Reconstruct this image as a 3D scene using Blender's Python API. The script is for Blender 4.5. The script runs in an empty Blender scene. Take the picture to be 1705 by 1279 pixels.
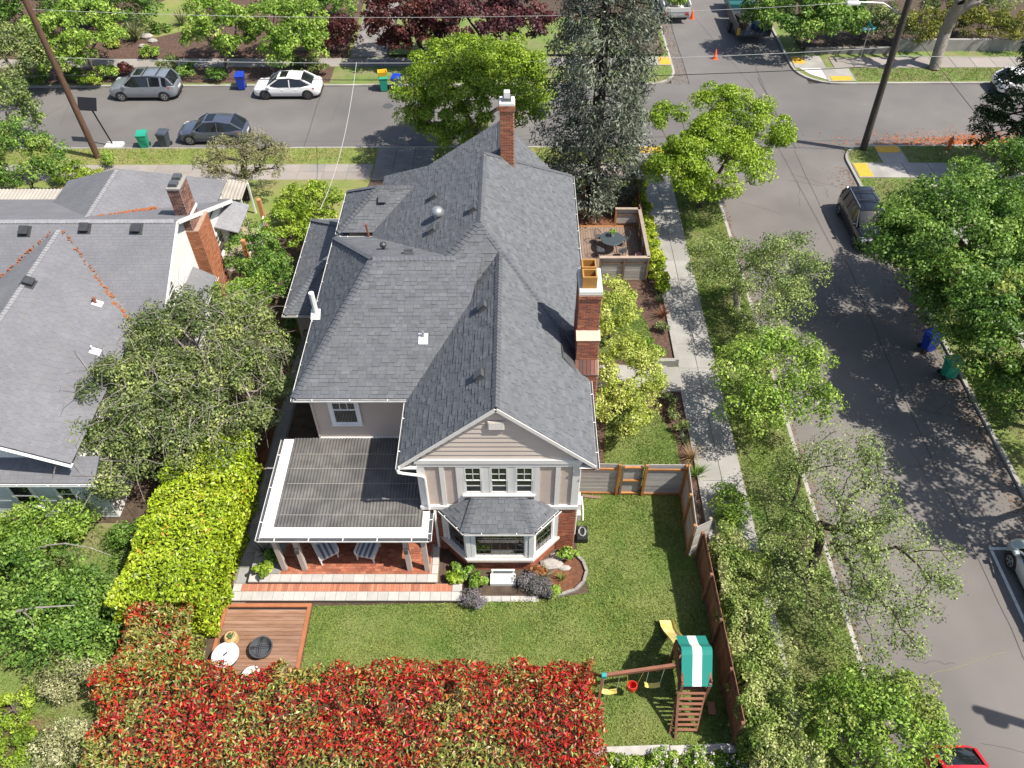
import bpy, math, random
import numpy as np
from mathutils import Vector, Matrix
rng = np.random.default_rng(11); random.seed(11)
R_ = math.radians
SC = bpy.context.scene
COL = SC.collection

# ---------------------------------------------------------------- camera, sky, sun, exposure
CAM_H, FPX, PITCH, YAW, ROLL = 27.0, 1334.0, R_(46.6), R_(-0.6), R_(0.5)
_f = np.array([math.sin(YAW)*math.cos(PITCH), math.cos(YAW)*math.cos(PITCH), -math.sin(PITCH)])
_r = np.array([math.cos(YAW), -math.sin(YAW), 0.0]); _d = np.cross(_f, _r)
_r2 = math.cos(ROLL)*_r + math.sin(ROLL)*_d; _d2 = -math.sin(ROLL)*_r + math.cos(ROLL)*_d
cam_data = bpy.data.cameras.new('camera'); cam = bpy.data.objects.new('camera', cam_data); COL.objects.link(cam)
cam_data.sensor_fit = 'HORIZONTAL'; cam_data.sensor_width = 36.0; cam_data.lens = FPX/1705*36
cam_data.clip_start = 0.5; cam_data.clip_end = 2000
m = Matrix.Identity(4)
for i in range(3):
    m[i][0] = _r2[i]; m[i][1] = -_d2[i]; m[i][2] = -_f[i]
m[2][3] = CAM_H
cam.matrix_world = m
SC.camera = cam

SUN_EL, SUN_DIR = R_(57), (0.945, -0.327)       # horizontal direction towards the sun
world = bpy.data.worlds.new('World'); SC.world = world; world.use_nodes = True
wn = world.node_tree; bg = wn.nodes['Background']
sky = wn.nodes.new('ShaderNodeTexSky'); sky.sky_type = 'NISHITA'; sky.sun_disc = False
sky.sun_elevation = SUN_EL; sky.sun_rotation = math.atan2(SUN_DIR[0], SUN_DIR[1])
sky.air_density = 1.0; sky.dust_density = 1.6
wn.links.new(sky.outputs[0], bg.inputs[0]); bg.inputs[1].default_value = 0.105
sd = bpy.data.lights.new('sun', 'SUN'); sd.energy = 5.0; sd.angle = R_(0.55); sd.color = (1.0, 0.94, 0.84)
so = bpy.data.objects.new('sun', sd); COL.objects.link(so)
so.rotation_euler = Vector((-SUN_DIR[0]*math.cos(SUN_EL), -SUN_DIR[1]*math.cos(SUN_EL), -math.sin(SUN_EL))).to_track_quat('-Z', 'Y').to_euler()
SC.view_settings.view_transform = 'Standard'; SC.view_settings.look = 'None'
SC.view_settings.exposure = 0.62; SC.view_settings.gamma = 1.0

def g(u, v, z=0.0):
    """survey: where the sight line of a photo point meets the level z"""
    d = (u-852.5)/FPX*_r2 + (v-639.5)/FPX*_d2 + _f
    t = (z-CAM_H)/d[2]
    return Vector((d[0]*t, d[1]*t, z))

# ---------------------------------------------------------------- helpers
WL = {}
def setp(o, label=None, cat=None, group=None, kind=None):
    if label: o['label'] = label
    if cat: o['category'] = cat
    if group: o['group'] = group
    if kind: o['kind'] = kind
    return o
def thing(name, label, cat, loc=(0, 0, 0), rz=0.0, group=None, scale=1.0):
    o = bpy.data.objects.new(name, None); COL.objects.link(o)
    o.empty_display_size = 0.2
    o.location = loc; o.rotation_euler = (0, 0, rz); o.scale = (scale,)*3
    WL[o] = Vector(loc)
    return setp(o, label, cat, group)
def link(name, me, parent=None, loc=(0, 0, 0), rot=None):
    o = bpy.data.objects.new(name, me); COL.objects.link(o)
    o.location = loc
    if rot is not None: o.rotation_euler = rot
    if parent is not None:
        o.parent = parent; WL[o] = WL.get(parent, Vector((0, 0, 0)))
    else: WL[o] = Vector((0, 0, 0))
    return o
def piece(name, me, parent, M):
    """shared mesh placed by a world matrix under a parent whose rotation is zero"""
    o = bpy.data.objects.new(name, me); COL.objects.link(o)
    if parent is not None:
        o.parent = parent; M = Matrix.Translation(-WL.get(parent, Vector((0, 0, 0)))) @ M
    o.matrix_local = M
    return o
def copy_tree(o, parent=None, loc=None, rz=None):
    c = o.copy(); COL.objects.link(c)
    if parent is not None: c.parent = parent
    if loc is not None: c.location = loc
    if rz is not None: c.rotation_euler = (0, 0, rz)
    for ch in list(o.children): copy_tree(ch, c)
    return c
def mesh(name, V, F, mat=None, smooth=False, cols=None, auto=None):
    me = bpy.data.meshes.new(name)
    me.from_pydata([tuple(v) for v in V], [], F)
    if mat is not None: me.materials.append(mat)
    if smooth or auto:
        me.polygons.foreach_set('use_smooth', [True]*len(me.polygons))
        if auto:
            me.update()
            me.set_sharp_from_angle(angle=R_(auto))
    if cols is not None:
        a = me.attributes.new('Col', 'FLOAT_COLOR', 'FACE')
        c = np.ones((len(F), 4), np.float32); c[:, :3] = np.asarray(cols, np.float32)
        a.data.foreach_set('color', c.ravel())
    me.update()
    return me
class MB:
    def __init__(s): s.V = []; s.F = []; s.C = []
    def add(s, V, F, col=None):
        n = len(s.V); s.V += [tuple(v) for v in V]; s.F += [tuple(i+n for i in f) for f in F]
        s.C += [col if col is not None else (1, 1, 1)]*len(F)
        return s
    def box(s, x0, x1, y0, y1, z0, z1, col=None, M=None):
        V = [Vector(p) for p in ((x0,y0,z0),(x1,y0,z0),(x1,y1,z0),(x0,y1,z0),(x0,y0,z1),(x1,y0,z1),(x1,y1,z1),(x0,y1,z1))]
        if M is not None: V = [M @ v for v in V]
        return s.add(V, [(3,2,1,0),(4,5,6,7),(0,1,5,4),(1,2,6,5),(2,3,7,6),(3,0,4,7)], col)
    def bbox(s, cx, cy, cz, sx, sy, sz, rz=0, b=0.012, col=None):
        """box with chamfered upper edge, centred, rz about z"""
        M = Matrix.Translation((cx, cy, cz)) @ Matrix.Rotation(rz, 4, 'Z')
        hx, hy, hz = sx/2, sy/2, sz/2
        V = []
        for (ex, ey, z) in ((hx, hy, -hz), (hx, hy, hz-b), (hx-b, hy-b, hz)):
            V += [M @ Vector(p) for p in ((-ex,-ey,z),(ex,-ey,z),(ex,ey,z),(-ex,ey,z))]
        F = [(3,2,1,0),(8,9,10,11)]
        for k in (0, 4):
            for i in range(4): F.append((k+i, k+(i+1)%4, k+4+(i+1)%4, k+4+i))
        return s.add(V, F, col)
    def prism(s, poly, z0, z1, col=None):
        n = len(poly)
        V = [(p[0], p[1], z0) for p in poly] + [(p[0], p[1], z1) for p in poly]
        return s.add(V, [tuple(range(n-1, -1, -1)), tuple(range(n, 2*n))] + [(i, (i+1) % n, n+(i+1) % n, n+i) for i in range(n)], col)
    def poly(s, pts, col=None): return s.add(pts, [tuple(range(len(pts)))], col)
    def slab(s, pts, t, col=None):
        """planar polygon thickened by t against its normal"""
        p = [Vector(q) for q in pts]; nn = (p[1]-p[0]).cross(p[2]-p[0]).normalized(); n = len(p)
        return s.add(p + [q-nn*t for q in p], [tuple(range(n)), tuple(range(2*n-1, n-1, -1))] + [(i, n+i, n+(i+1) % n, (i+1) % n) for i in range(n)], col)
    def beam(s, p, q, w, h, up=(0, 0, 1), col=None):
        p = Vector(p); q = Vector(q); d = (q-p).normalized(); upv = Vector(up)
        if abs(d.dot(upv)) > 0.98: upv = Vector((0, 1, 0))
        a = d.cross(upv).normalized(); b = a.cross(d).normalized()
        V = []
        for c in (p, q):
            V += [c-a*w/2-b*h/2, c+a*w/2-b*h/2, c+a*w/2+b*h/2, c-a*w/2+b*h/2]
        return s.add(V, [(3,2,1,0),(4,5,6,7),(0,1,5,4),(1,2,6,5),(2,3,7,6),(3,0,4,7)], col)
    def tube(s, pts, rad, n=6, caps=True, col=None):
        pts = [Vector(p) for p in pts]; k = len(pts)
        if not hasattr(rad, '__len__'): rad = [rad]*k
        V = []; F = []; pa = None
        for i, p in enumerate(pts):
            d = (pts[min(i+1, k-1)]-pts[max(i-1, 0)]).normalized()
            if pa is None:
                pa = d.orthogonal().normalized()
            pa = (pa - d*pa.dot(d)).normalized(); pb = d.cross(pa)
            for j in range(n):
                t = 2*math.pi*j/n; V.append(p + (pa*math.cos(t)+pb*math.sin(t))*rad[i])
        for i in range(k-1):
            for j in range(n): F.append((i*n+j, i*n+(j+1) % n, (i+1)*n+(j+1) % n, (i+1)*n+j))
        if caps: F += [tuple(range(n-1, -1, -1)), tuple(range((k-1)*n, k*n))]
        return s.add(V, F, col)
    def lathe(s, prof, c=(0, 0, 0), n=16, sx=1, sy=1, col=None):
        V = []; F = []; k = len(prof)
        for (r, z) in prof:
            for j in range(n):
                t = 2*math.pi*j/n; V.append((c[0]+r*sx*math.cos(t), c[1]+r*sy*math.sin(t), c[2]+z))
        for i in range(k-1):
            for j in range(n): F.append((i*n+j, i*n+(j+1) % n, (i+1)*n+(j+1) % n, (i+1)*n+j))
        F += [tuple(range(n-1, -1, -1)), tuple(range((k-1)*n, k*n))]
        return s.add(V, F, col)
    def build(s, name, mat, parent=None, smooth=False, auto=None, kind=None, cols=False, local=False):
        off = Vector((0, 0, 0)) if (local or parent is None) else WL.get(parent, Vector((0, 0, 0)))
        V = [(v[0]-off[0], v[1]-off[1], v[2]-off[2]) for v in s.V]
        o = link(name, mesh(name, V, s.F, mat, smooth, s.C if cols else None, auto), parent)
        if kind: o['kind'] = kind
        return o
def split_build(mb, name, mt, parent, **kw):
    """every separate piece of the builder becomes a part of its own"""
    par = list(range(len(mb.V)))
    def fd(i):
        while par[i] != i: par[i] = par[par[i]]; i = par[i]
        return i
    for f in mb.F:
        for k in f[1:]: par[fd(k)] = fd(f[0])
    grp = {}
    for f in mb.F: grp.setdefault(fd(f[0]), []).append(f)
    for fs in grp.values():
        ids = sorted({i for f in fs for i in f}); mp = {i: k for k, i in enumerate(ids)}
        MB().add([mb.V[i] for i in ids], [tuple(mp[i] for i in f) for f in fs]).build(name, mt, parent, **kw)
def single(name, mb, mat, label, cat, loc, group=None, **kw):
    """a thing that is one mesh; its origin at loc"""
    loc = Vector(loc); mb.V = [(v[0]-loc[0], v[1]-loc[1], v[2]-loc[2]) for v in mb.V]
    o = mb.build(name, mat, None, **kw); o.location = loc
    return setp(o, label, cat, group)

# ---------------------------------------------------------------- materials
def _nodes(name):
    mt = bpy.data.materials.new(name); mt.use_nodes = True
    nt = mt.node_tree; return mt, nt, nt.nodes['Principled BSDF']
def N(nt, t, **kw):
    n = nt.nodes.new(t)
    for k, v in kw.items(): setattr(n, k, v)
    return n
def mat(name, c1, c2=None, rough=0.8, scale=6.0, detail=4, bump=0.0, bscale=60, metal=0.0, rnd=0.0, vcol=False,
        c3=None, scale3=0.6, coat=0.0, spec=0.5, stretch=None, obj=False, fine=0.0, fscale=120):
    mt, nt, b = _nodes(name); L = nt.links.new
    co = N(nt, 'ShaderNodeTexCoord').outputs['Object'] if obj else N(nt, 'ShaderNodeNewGeometry').outputs['Position']
    if stretch:
        mp = N(nt, 'ShaderNodeMapping'); mp.inputs['Scale'].default_value = stretch; L(co, mp.inputs[0]); co = mp.outputs[0]
    col = None
    if vcol:
        at = N(nt, 'ShaderNodeAttribute', attribute_name='Col'); col = at.outputs['Color']
    def noise(sc, de=4, ro=0.55):
        n = N(nt, 'ShaderNodeTexNoise'); n.inputs['Scale'].default_value = sc; n.inputs['Detail'].default_value = de
        n.inputs['Roughness'].default_value = ro; L(co, n.inputs['Vector']); return n.outputs['Fac']
    def ramp(fac, lo=0.35, hi=0.65):
        r = N(nt, 'ShaderNodeMapRange'); r.inputs[1].default_value = lo; r.inputs[2].default_value = hi; L(fac, r.inputs[0]); return r.outputs[0]
    def mix(fac, a, bb, mode='MIX'):
        x = N(nt, 'ShaderNodeMix', data_type='RGBA', blend_type=mode)
        if isinstance(fac, float): x.inputs[0].default_value = fac
        else: L(fac, x.inputs[0])
        for k, s in ((6, a), (7, bb)):
            if isinstance(s, tuple): x.inputs[k].default_value = (*s, 1)
            else: L(s, x.inputs[k])
        return x.outputs[2]
    if c2 is not None: base = mix(ramp(noise(scale, detail)), tuple(c1), tuple(c2))
    else: base = None
    if c3 is not None: base = mix(ramp(noise(scale3, 3), 0.42, 0.68), base if base is not None else tuple(c1), tuple(c3))
    if col is not None: base = mix(1.0, col, base if base is not None else tuple(c1), 'MULTIPLY')
    if fine > 0:
        f = N(nt, 'ShaderNodeMapRange'); f.inputs[1].default_value = 0.25; f.inputs[2].default_value = 0.75
        f.inputs[3].default_value = 1-fine; f.inputs[4].default_value = 1+fine; L(noise(fscale, 2, 0.7), f.inputs[0])
        hs = N(nt, 'ShaderNodeHueSaturation'); L(f.outputs[0], hs.inputs['Value'])
        if base is None: hs.inputs['Color'].default_value = (*c1, 1)
        else: L(base, hs.inputs['Color'])
        base = hs.outputs[0]
    if rnd > 0:
        oi = N(nt, 'ShaderNodeObjectInfo'); f = N(nt, 'ShaderNodeMapRange')
        f.inputs[3].default_value = 1-rnd; f.inputs[4].default_value = 1+rnd; L(oi.outputs['Random'], f.inputs[0])
        hs = N(nt, 'ShaderNodeHueSaturation'); L(f.outputs[0], hs.inputs['Value'])
        if base is None: hs.inputs['Color'].default_value = (*c1, 1)
        else: L(base, hs.inputs['Color'])
        base = hs.outputs[0]
    if base is None: b.inputs['Base Color'].default_value = (*c1, 1)
    else: L(base, b.inputs['Base Color'])
    b.inputs['Roughness'].default_value = rough; b.inputs['Metallic'].default_value = metal
    b.inputs['Coat Weight'].default_value = coat; b.inputs['Coat Roughness'].default_value = 0.05
    b.inputs['Specular IOR Level'].default_value = spec
    if bump > 0:
        bp = N(nt, 'ShaderNodeBump'); bp.inputs['Strength'].default_value = min(bump, 1.0); bp.inputs['Distance'].default_value = 0.02
        L(noise(bscale, 3), bp.inputs['Height']); L(bp.outputs[0], b.inputs['Normal'])
    return mt
def leaf_mat(name, trans=0.35, rough=0.5, spec=0.4):
    mt, nt, b = _nodes(name); L = nt.links.new
    at = N(nt, 'ShaderNodeAttribute', attribute_name='Col')
    L(at.outputs['Color'], b.inputs['Base Color'])
    b.inputs['Roughness'].default_value = rough; b.inputs['Specular IOR Level'].default_value = spec
    tr = N(nt, 'ShaderNodeBsdfTranslucent'); L(at.outputs['Color'], tr.inputs['Color'])
    mx = N(nt, 'ShaderNodeMixShader'); mx.inputs[0].default_value = trans
    L(b.outputs[0], mx.inputs[1]); L(tr.outputs[0], mx.inputs[2])
    L(mx.outputs[0], nt.nodes['Material Output'].inputs[0])
    return mt
def glass_mat(name, tint=(0.85, 0.9, 0.88), refl=1.85, rough=0.02):
    mt, nt, b = _nodes(name); L = nt.links.new
    fr = N(nt, 'ShaderNodeFresnel'); fr.inputs[0].default_value = refl
    gl = N(nt, 'ShaderNodeBsdfGlossy'); gl.inputs['Roughness'].default_value = rough; gl.inputs[0].default_value = (1, 1, 1, 1)
    tp = N(nt, 'ShaderNodeBsdfTransparent'); tp.inputs[0].default_value = (*tint, 1)
    mx = N(nt, 'ShaderNodeMixShader'); L(fr.outputs[0], mx.inputs[0]); L(tp.outputs[0], mx.inputs[1]); L(gl.outputs[0], mx.inputs[2])
    L(mx.outputs[0], nt.nodes['Material Output'].inputs[0])
    return mt
M = {}
M['asphalt'] = mat('asphalt', (.128,.120,.116), (.152,.142,.136), .9, .35, 6, .25, 90, c3=(.100,.095,.092), scale3=.11, fine=.13, fscale=45)
M['asphalt_old'] = mat('asphalt_old', (.150,.137,.128), (.168,.153,.143), .9, .5, 6, .25, 90, c3=(.118,.108,.102), scale3=.16, fine=.13, fscale=45)
M['tar'] = mat('tar', (.035,.033,.032), rough=.6)
M['rut'] = mat('rut', (.10,.096,.094), (.13,.122,.118), .85, .8)
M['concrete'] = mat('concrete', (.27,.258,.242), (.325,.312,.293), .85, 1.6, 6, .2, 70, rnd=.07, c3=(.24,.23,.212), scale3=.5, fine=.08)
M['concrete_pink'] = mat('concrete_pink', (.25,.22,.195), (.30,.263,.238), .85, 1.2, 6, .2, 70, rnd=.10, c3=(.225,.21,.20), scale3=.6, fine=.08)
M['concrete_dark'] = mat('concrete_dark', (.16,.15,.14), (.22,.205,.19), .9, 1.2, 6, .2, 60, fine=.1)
M['kerb'] = mat('kerb', (.27,.25,.23), (.36,.34,.31), .9, .9, 6, .2, 60, fine=.12)
M['soil'] = mat('soil', (.055,.038,.026), (.09,.062,.042), 1, 3, 6, .8, 30, fine=.3, fscale=30)
M['mulch'] = mat('mulch', (.115,.045,.022), (.20,.085,.04), 1, 9, 6, 1, 40, c3=(.09,.04,.024), scale3=1.2, fine=.35, fscale=35)
M['mulch_dark'] = mat('mulch_dark', (.06,.036,.026), (.12,.07,.05), 1, 7, 6, 1, 40, fine=.35, fscale=35)
M['lawn'] = mat('lawn', (.095,.15,.030), (.145,.195,.044), 1, 1.1, 6, .8, 70, c3=(.17,.19,.062), scale3=.55, fine=.35, fscale=28)
M['verge'] = mat('verge', (.09,.15,.028), (.155,.205,.05), 1, 1.3, 6, .8, 70, c3=(.19,.18,.085), scale3=.8, fine=.35, fscale=28)
M['verge_far'] = mat('verge_far', (.14,.19,.04), (.20,.235,.06), 1, 1.0, 6, .8, 70, c3=(.23,.21,.08), scale3=.7, fine=.35, fscale=24)
M['yellow_pad'] = mat('yellow_pad', (.62,.36,.03), (.50,.29,.035), .8, 5, 5, .3, 60)
M['white_paint'] = mat('white_paint', (.72,.72,.70), (.55,.55,.53), .7, 6, 6)
M['shingle'] = mat('shingle', (.100,.107,.118), (.122,.129,.140), .9, 3, 5, .3, 120, vcol=True, fine=.16, fscale=70)
M['shingle_piece'] = mat('shingle_piece', (.100,.107,.118), (.122,.129,.140), .9, 3, 5, .3, 120, rnd=.1, fine=.16, fscale=70)
M['shingle_n'] = mat('shingle_n', (.150,.151,.163), (.172,.172,.186), .9, 1.2, 6, .3, 120, vcol=True, c3=(.142,.143,.155), scale3=.5, fine=.12, fscale=60)
M['felt'] = mat('felt', (.05,.053,.06), (.07,.073,.08), .9, 4)
M['cap'] = mat('cap', (.085,.092,.105), (.115,.122,.136), .9, 4, 5, .2, 100, rnd=.15)
M['cap_n'] = mat('cap_n', (.25,.25,.26), (.20,.20,.215), .9, 4, 5, .2, 100)
M['moss'] = mat('moss', (.36,.115,.03), (.26,.10,.045), 1, 9, 6, 1, 50)
M['white'] = mat('white', (.76,.76,.74), (.68,.68,.66), .5, 1.5, 5)
M['trim'] = mat('trim', (.74,.71,.67), (.68,.65,.61), .6, 1.5, 5, fine=.03)
M['gutter'] = mat('gutter', (.80,.79,.76), (.66,.65,.62), .4, 3, 5)
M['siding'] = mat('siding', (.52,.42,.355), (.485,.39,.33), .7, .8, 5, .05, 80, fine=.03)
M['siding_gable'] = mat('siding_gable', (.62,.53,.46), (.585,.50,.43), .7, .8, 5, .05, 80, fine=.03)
M['siding_white'] = mat('siding_white', (.62,.66,.66), (.55,.59,.59), .6, .8, 5, fine=.03)
M['wall_white'] = mat('wall_white', (.74,.74,.72), (.66,.66,.64), .7, .7, 5, .1, 50)
M['stucco'] = mat('stucco', (.56,.46,.39), (.51,.415,.35), .95, 2.2, 6, .6, 45, fine=.06)
M['mortar'] = mat('mortar', (.52,.44,.36), (.42,.35,.29), .95, 5)
M['mortar_red'] = mat('mortar_red', (.30,.20,.15), (.36,.25,.19), .95, 5)
M['brick'] = mat('brick', (1,1,1), (.86,.84,.82), .85, 22, 4, .3, 90, vcol=True)
M['glass_dark'] = mat('glass_dark', (.012,.014,.016), (.03,.034,.034), .04, 2.2, 3, spec=.9)
M['glass'] = glass_mat('glass')
M['poly'] = mat('poly', (.10,.095,.088), (.15,.142,.132), .4, 2.2, 6, c3=(.075,.072,.069), scale3=.9, spec=.5)
M['poly_far'] = mat('poly_far', (.40,.37,.32), (.32,.29,.25), .5, 1.0, 5)
M['wood_deck'] = mat('wood_deck', (.20,.105,.062), (.265,.145,.09), .55, 2.5, 6, .2, 40, rnd=.16, c3=(.30,.18,.125), scale3=.8, stretch=(1, 9, 9))
M['wood_orange'] = mat('wood_orange', (.36,.135,.062), (.30,.11,.05), .6, 3, 5, .2, 40, rnd=.1)
M['cedar'] = mat('cedar', (.42,.19,.055), (.33,.14,.045), .6, 3, 6, .2, 40, rnd=.14)
M['cedar_dark'] = mat('cedar_dark', (.15,.068,.038), (.21,.10,.055), .75, 3, 6, .3, 40, rnd=.25)
M['wood_grey'] = mat('wood_grey', (.33,.31,.29), (.42,.40,.375), .85, 3, 6, .3, 40, rnd=.16, stretch=(1, 1, 8))
M['wood_brown'] = mat('wood_brown', (.15,.095,.068), (.21,.14,.10), .8, 3, 6, .3, 40, rnd=.15)
M['wood_side'] = mat('wood_side', (.23,.165,.125), (.19,.135,.10), .8, 3, 6, .3, 40, rnd=.12)
M['wood_pale'] = mat('wood_pale', (.34,.27,.215), (.28,.22,.175), .8, 3, 6, .3, 40, rnd=.12)
M['pole'] = mat('pole', (.085,.045,.028), (.125,.068,.042), .9, 3, 6, .5, 40, stretch=(4, 4, .5))
M['pole_dark'] = mat('pole_dark', (.045,.036,.030), (.075,.06,.05), .9, 3, 6, .5, 40, stretch=(4, 4, .5))
M['bark'] = mat('bark', (.085,.065,.052), (.14,.115,.095), .95, 6, 6, .8, 30)
M['bark_grey'] = mat('bark_grey', (.30,.27,.235), (.19,.165,.14), .95, 5, 6, .6, 30)
M['bark_dark'] = mat('bark_dark', (.035,.025,.02), (.065,.046,.036), .95, 6, 6, .8, 30)
M['leaf'] = leaf_mat('leaf', .30)
M['leaf_shiny'] = leaf_mat('leaf_shiny', .22, .42, .4)
M['leaf_matte'] = leaf_mat('leaf_matte', .12, .75, .2)
M['black'] = mat('black', (.012,.012,.013), rough=.5)
M['dark'] = mat('dark', (.035,.037,.041), (.05,.052,.057), .5, 5)
M['grey_metal'] = mat('grey_metal', (.42,.43,.44), (.34,.35,.36), .4, 5, metal=.6)
M['lead'] = mat('lead', (.12,.125,.135), (.09,.095,.1), .45, 5, metal=.3)
M['terracotta'] = mat('terracotta', (.40,.20,.045), (.34,.17,.045), .7, 5, 5)
M['rubber'] = mat('rubber', (.018,.018,.018), rough=.8)
M['rim'] = mat('rim', (.45,.46,.47), rough=.3, metal=.8)
M['wire'] = mat('wire', (.02,.02,.02), rough=.6)
M['wire_pale'] = mat('wire_pale', (.45,.45,.44), rough=.6)
def plain(name, c, rough=.5, **kw):
    if name not in M: M[name] = mat(name, c, rough=rough, **kw)
    return M[name]
# ================================================================ setting
def struct(name, mb, mt, **kw):
    o = mb.build(name, mt, None, **kw); o['kind'] = 'structure'; return o
def sheet(name, pts, z, mt, kind='structure'):
    o = MB().poly([(p[0], p[1], z) for p in pts]).build(name, mt); o['kind'] = kind; return o
def rect(x0, x1, y0, y1): return [(x0, y0), (x1, y0), (x1, y1), (x0, y1)]
sheet('ground', rect(-900, 900, -900, 900), -.06, M['soil'])
KX0, KX1, KY0, KY1 = 11.95, 20.55, 46.45, 54.85
sheet('road', rect(-80, 80, KY0-.3, KY1+.3), 0, M['asphalt'])
sheet('road', rect(KX0-.3, KX1+.3, -30, KY0-.3), .0, M['asphalt_old'])
sheet('road', rect(KX0-.9, KX1+.3, KY1+.3, 150), .0, M['asphalt'])
def block(name, cx, cy, sx, sy, far, rad, mt, n=8):
    """street block: kerb and verge with a rounded street corner at (cx,cy), reaching far in direction (sx,sy)"""
    def outline(r, inset):
        x, y = cx+sx*inset, cy+sy*inset
        pts = [(x+sx*r - sx*r*math.sin(a), y+sy*r - sy*r*math.cos(a)) for a in np.linspace(0, math.pi/2, n)]
        # arc from (x+r, y) to (x, y+r)
        return [(cx+sx*far, y)] + pts + [(x, cy+sy*far)]
    a = outline(rad, 0); b = outline(rad-.14, .16)
    V = [(p[0], p[1], -.05) for p in a] + [(p[0], p[1], .12) for p in a] + [(p[0], p[1], .13) for p in b]
    k = len(a); F = []
    for i in range(k-1):
        F += [(i, i+1, k+i+1, k+i), (k+i, k+i+1, 2*k+i+1, 2*k+i)]
    struct('kerb', MB().add(V, F), M['kerb'])
    inner = b + [(cx+sx*far, cy+sy*far)]
    sheet(name, inner, .125, mt)
block('verge', KX0, KY0, -1, -1, 70, 2.6, M['verge'])
block('verge', KX0-.45, KY1, -1, 1, 70, 2.2, M['verge'])
block('verge', KX1-.4, KY1, 1, 1, 70, 2.8, M['verge'])
block('verge', KX1, KY0, 1, -1, 70, 1.8, M['verge'])
sheet('verge', rect(-60, 7.3, 44.35, KY0-.2), .131, M['verge_far'])

# pavement slabs: every slab its own piece
_slabs = {}
def slab_mesh(sx, sy, mt, h=.09, b=.014):
    k = (round(sx, 3), round(sy, 3), mt.name)
    if k not in _slabs:
        mb = MB().bbox(0, 0, -h/2, sx, sy, h, b=b); _slabs[k] = mesh('slab', mb.V, mb.F, mt)
    return _slabs[k]
def paving(name, x0, x1, y0, y1, nx, ny, z, mt, gap=.016, base=None, kind='structure'):
    base = base or M['concrete_dark']
    p = sheet(name, rect(x0, x1, y0, y1), z-.03, base); p['kind'] = kind
    dx, dy = (x1-x0)/nx, (y1-y0)/ny
    me = slab_mesh(dx-gap, dy-gap, mt)
    for i in range(nx):
        for j in range(ny):
            piece('slab', me, p, Matrix.Translation((x0+dx*(i+.5), y0+dy*(j+.5), z+random.uniform(-.004, .004))) @ Matrix.Rotation(random.uniform(-.004, .004), 4, 'Y'))
    return p
paving('sidewalk', 7.55, 9.32, 5.2, 44.35, 2, 24, .16, M['concrete'])
paving('sidewalk', -42, -9.0, 42.55, 44.3, 22, 2, .16, M['concrete_pink'])
paving('sidewalk', -5.2, 7.5, 42.55, 44.3, 8, 2, .16, M['concrete_pink'])
paving('driveway', -8.9, -5.3, 41.2, 46.2, 3, 4, .165, M['concrete_dark'], base=M['soil'])
paving('sidewalk', -42, -13.2, 57.75, 59.15, 19, 1, .16, M['concrete_pink'])
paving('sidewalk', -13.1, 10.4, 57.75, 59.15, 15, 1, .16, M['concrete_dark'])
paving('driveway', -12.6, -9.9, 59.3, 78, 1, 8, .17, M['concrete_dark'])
paving('sidewalk', 23.2, 44, 57.2, 58.9, 14, 1, .16, M['concrete_pink'])
paving('sidewalk', 20.75, 44, 42.6, 44.25, 15, 1, .16, M['concrete'])
paving('sidewalk', 24.2, 25.7, 4.0, 42.4, 1, 24, .16, M['concrete'])
# corner ramps with yellow tactile pads
def pad(x0, x1, y0, y1, z=.172, label=None):
    p = sheet('kerb_ramp', rect(x0, x1, y0, y1), z-.012, M['concrete'])
    return p
def yellow(parent, x0, x1, y0, y1, z=.176):
    mb = MB().bbox((x0+x1)/2, (y0+y1)/2, z-.02, x1-x0, y1-y0, .05)
    o = mb.build('tactile_pad', M['yellow_pad'], parent)
    nx = int((x1-x0)/.12); ny = int((y1-y0)/.12); d = MB()
    for i in range(nx):
        for j in range(ny):
            d.lathe([(.03, 0), (.02, .012)], (x0+(i+.5)*(x1-x0)/nx, y0+(j+.5)*(y1-y0)/ny, z+.003), 5)
    d.build('stud', M['yellow_pad'], o, kind='stuff')
for (a, b) in [((7.6, 9.3, 44.35, 46.2), (7.7, 9.2, 45.5, 46.2)), ((9.2, 11.35, 57.75, 59.15), (10.5, 11.35, 57.85, 59.05)),
               ((20.35, 22.6, 57.2, 59.2), (20.4, 21.3, 57.9, 59.0)), ((22.2, 24.2, 55.1, 57.2), (22.5, 24.0, 55.2, 55.85)),
               ((22.7, 24.3, 44.25, 46.2), (22.75, 24.2, 45.45, 46.2)), ((20.75, 22.7, 42.6, 44.25), (20.8, 21.65, 42.7, 44.2))]:
    p = pad(*a); yellow(p, *b)
sheet('corner_paving', [(20.6, 57.3), (21.2, 56.2), (22.3, 55.3), (22.4, 57.2), (21.5, 58.2)], .150, plain('pale_concrete', (.52, .50, .48), .8))

# lot: raised yard behind a low wall
yd = MB()
yd.poly([(x, y, .45) for x, y in [(-70, -20), (7.36, -20), (7.36, 24.7), (6.14, 24.7), (6.14, 26.5), (7.36, 26.5), (7.36, 41.2), (-70, 41.2)]])
yd.add([(-70, 41.2, .45), (7.36, 41.2, .45), (7.36, 42.53, .155), (-70, 42.53, .155)], [(0, 1, 2, 3)])
struct('yard', yd, M['soil'])
sheet('lawn', [(-20, 36.5), (-8.9, 36.5), (-8.9, 41.2), (-20, 41.2)], .456, M['verge_far'])
sl = MB().add([(-40, 41.2, .462), (-8.95, 41.2, .462), (-8.95, 42.53, .167), (-40, 42.53, .167)], [(0, 1, 2, 3)]); struct('lawn', sl, M['verge_far'])
sl = MB().add([(-5.2, 41.2, .462), (7.3, 41.2, .462), (7.3, 42.53, .167), (-5.2, 42.53, .167)], [(0, 1, 2, 3)]); struct('lawn', sl, M['verge'])
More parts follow.
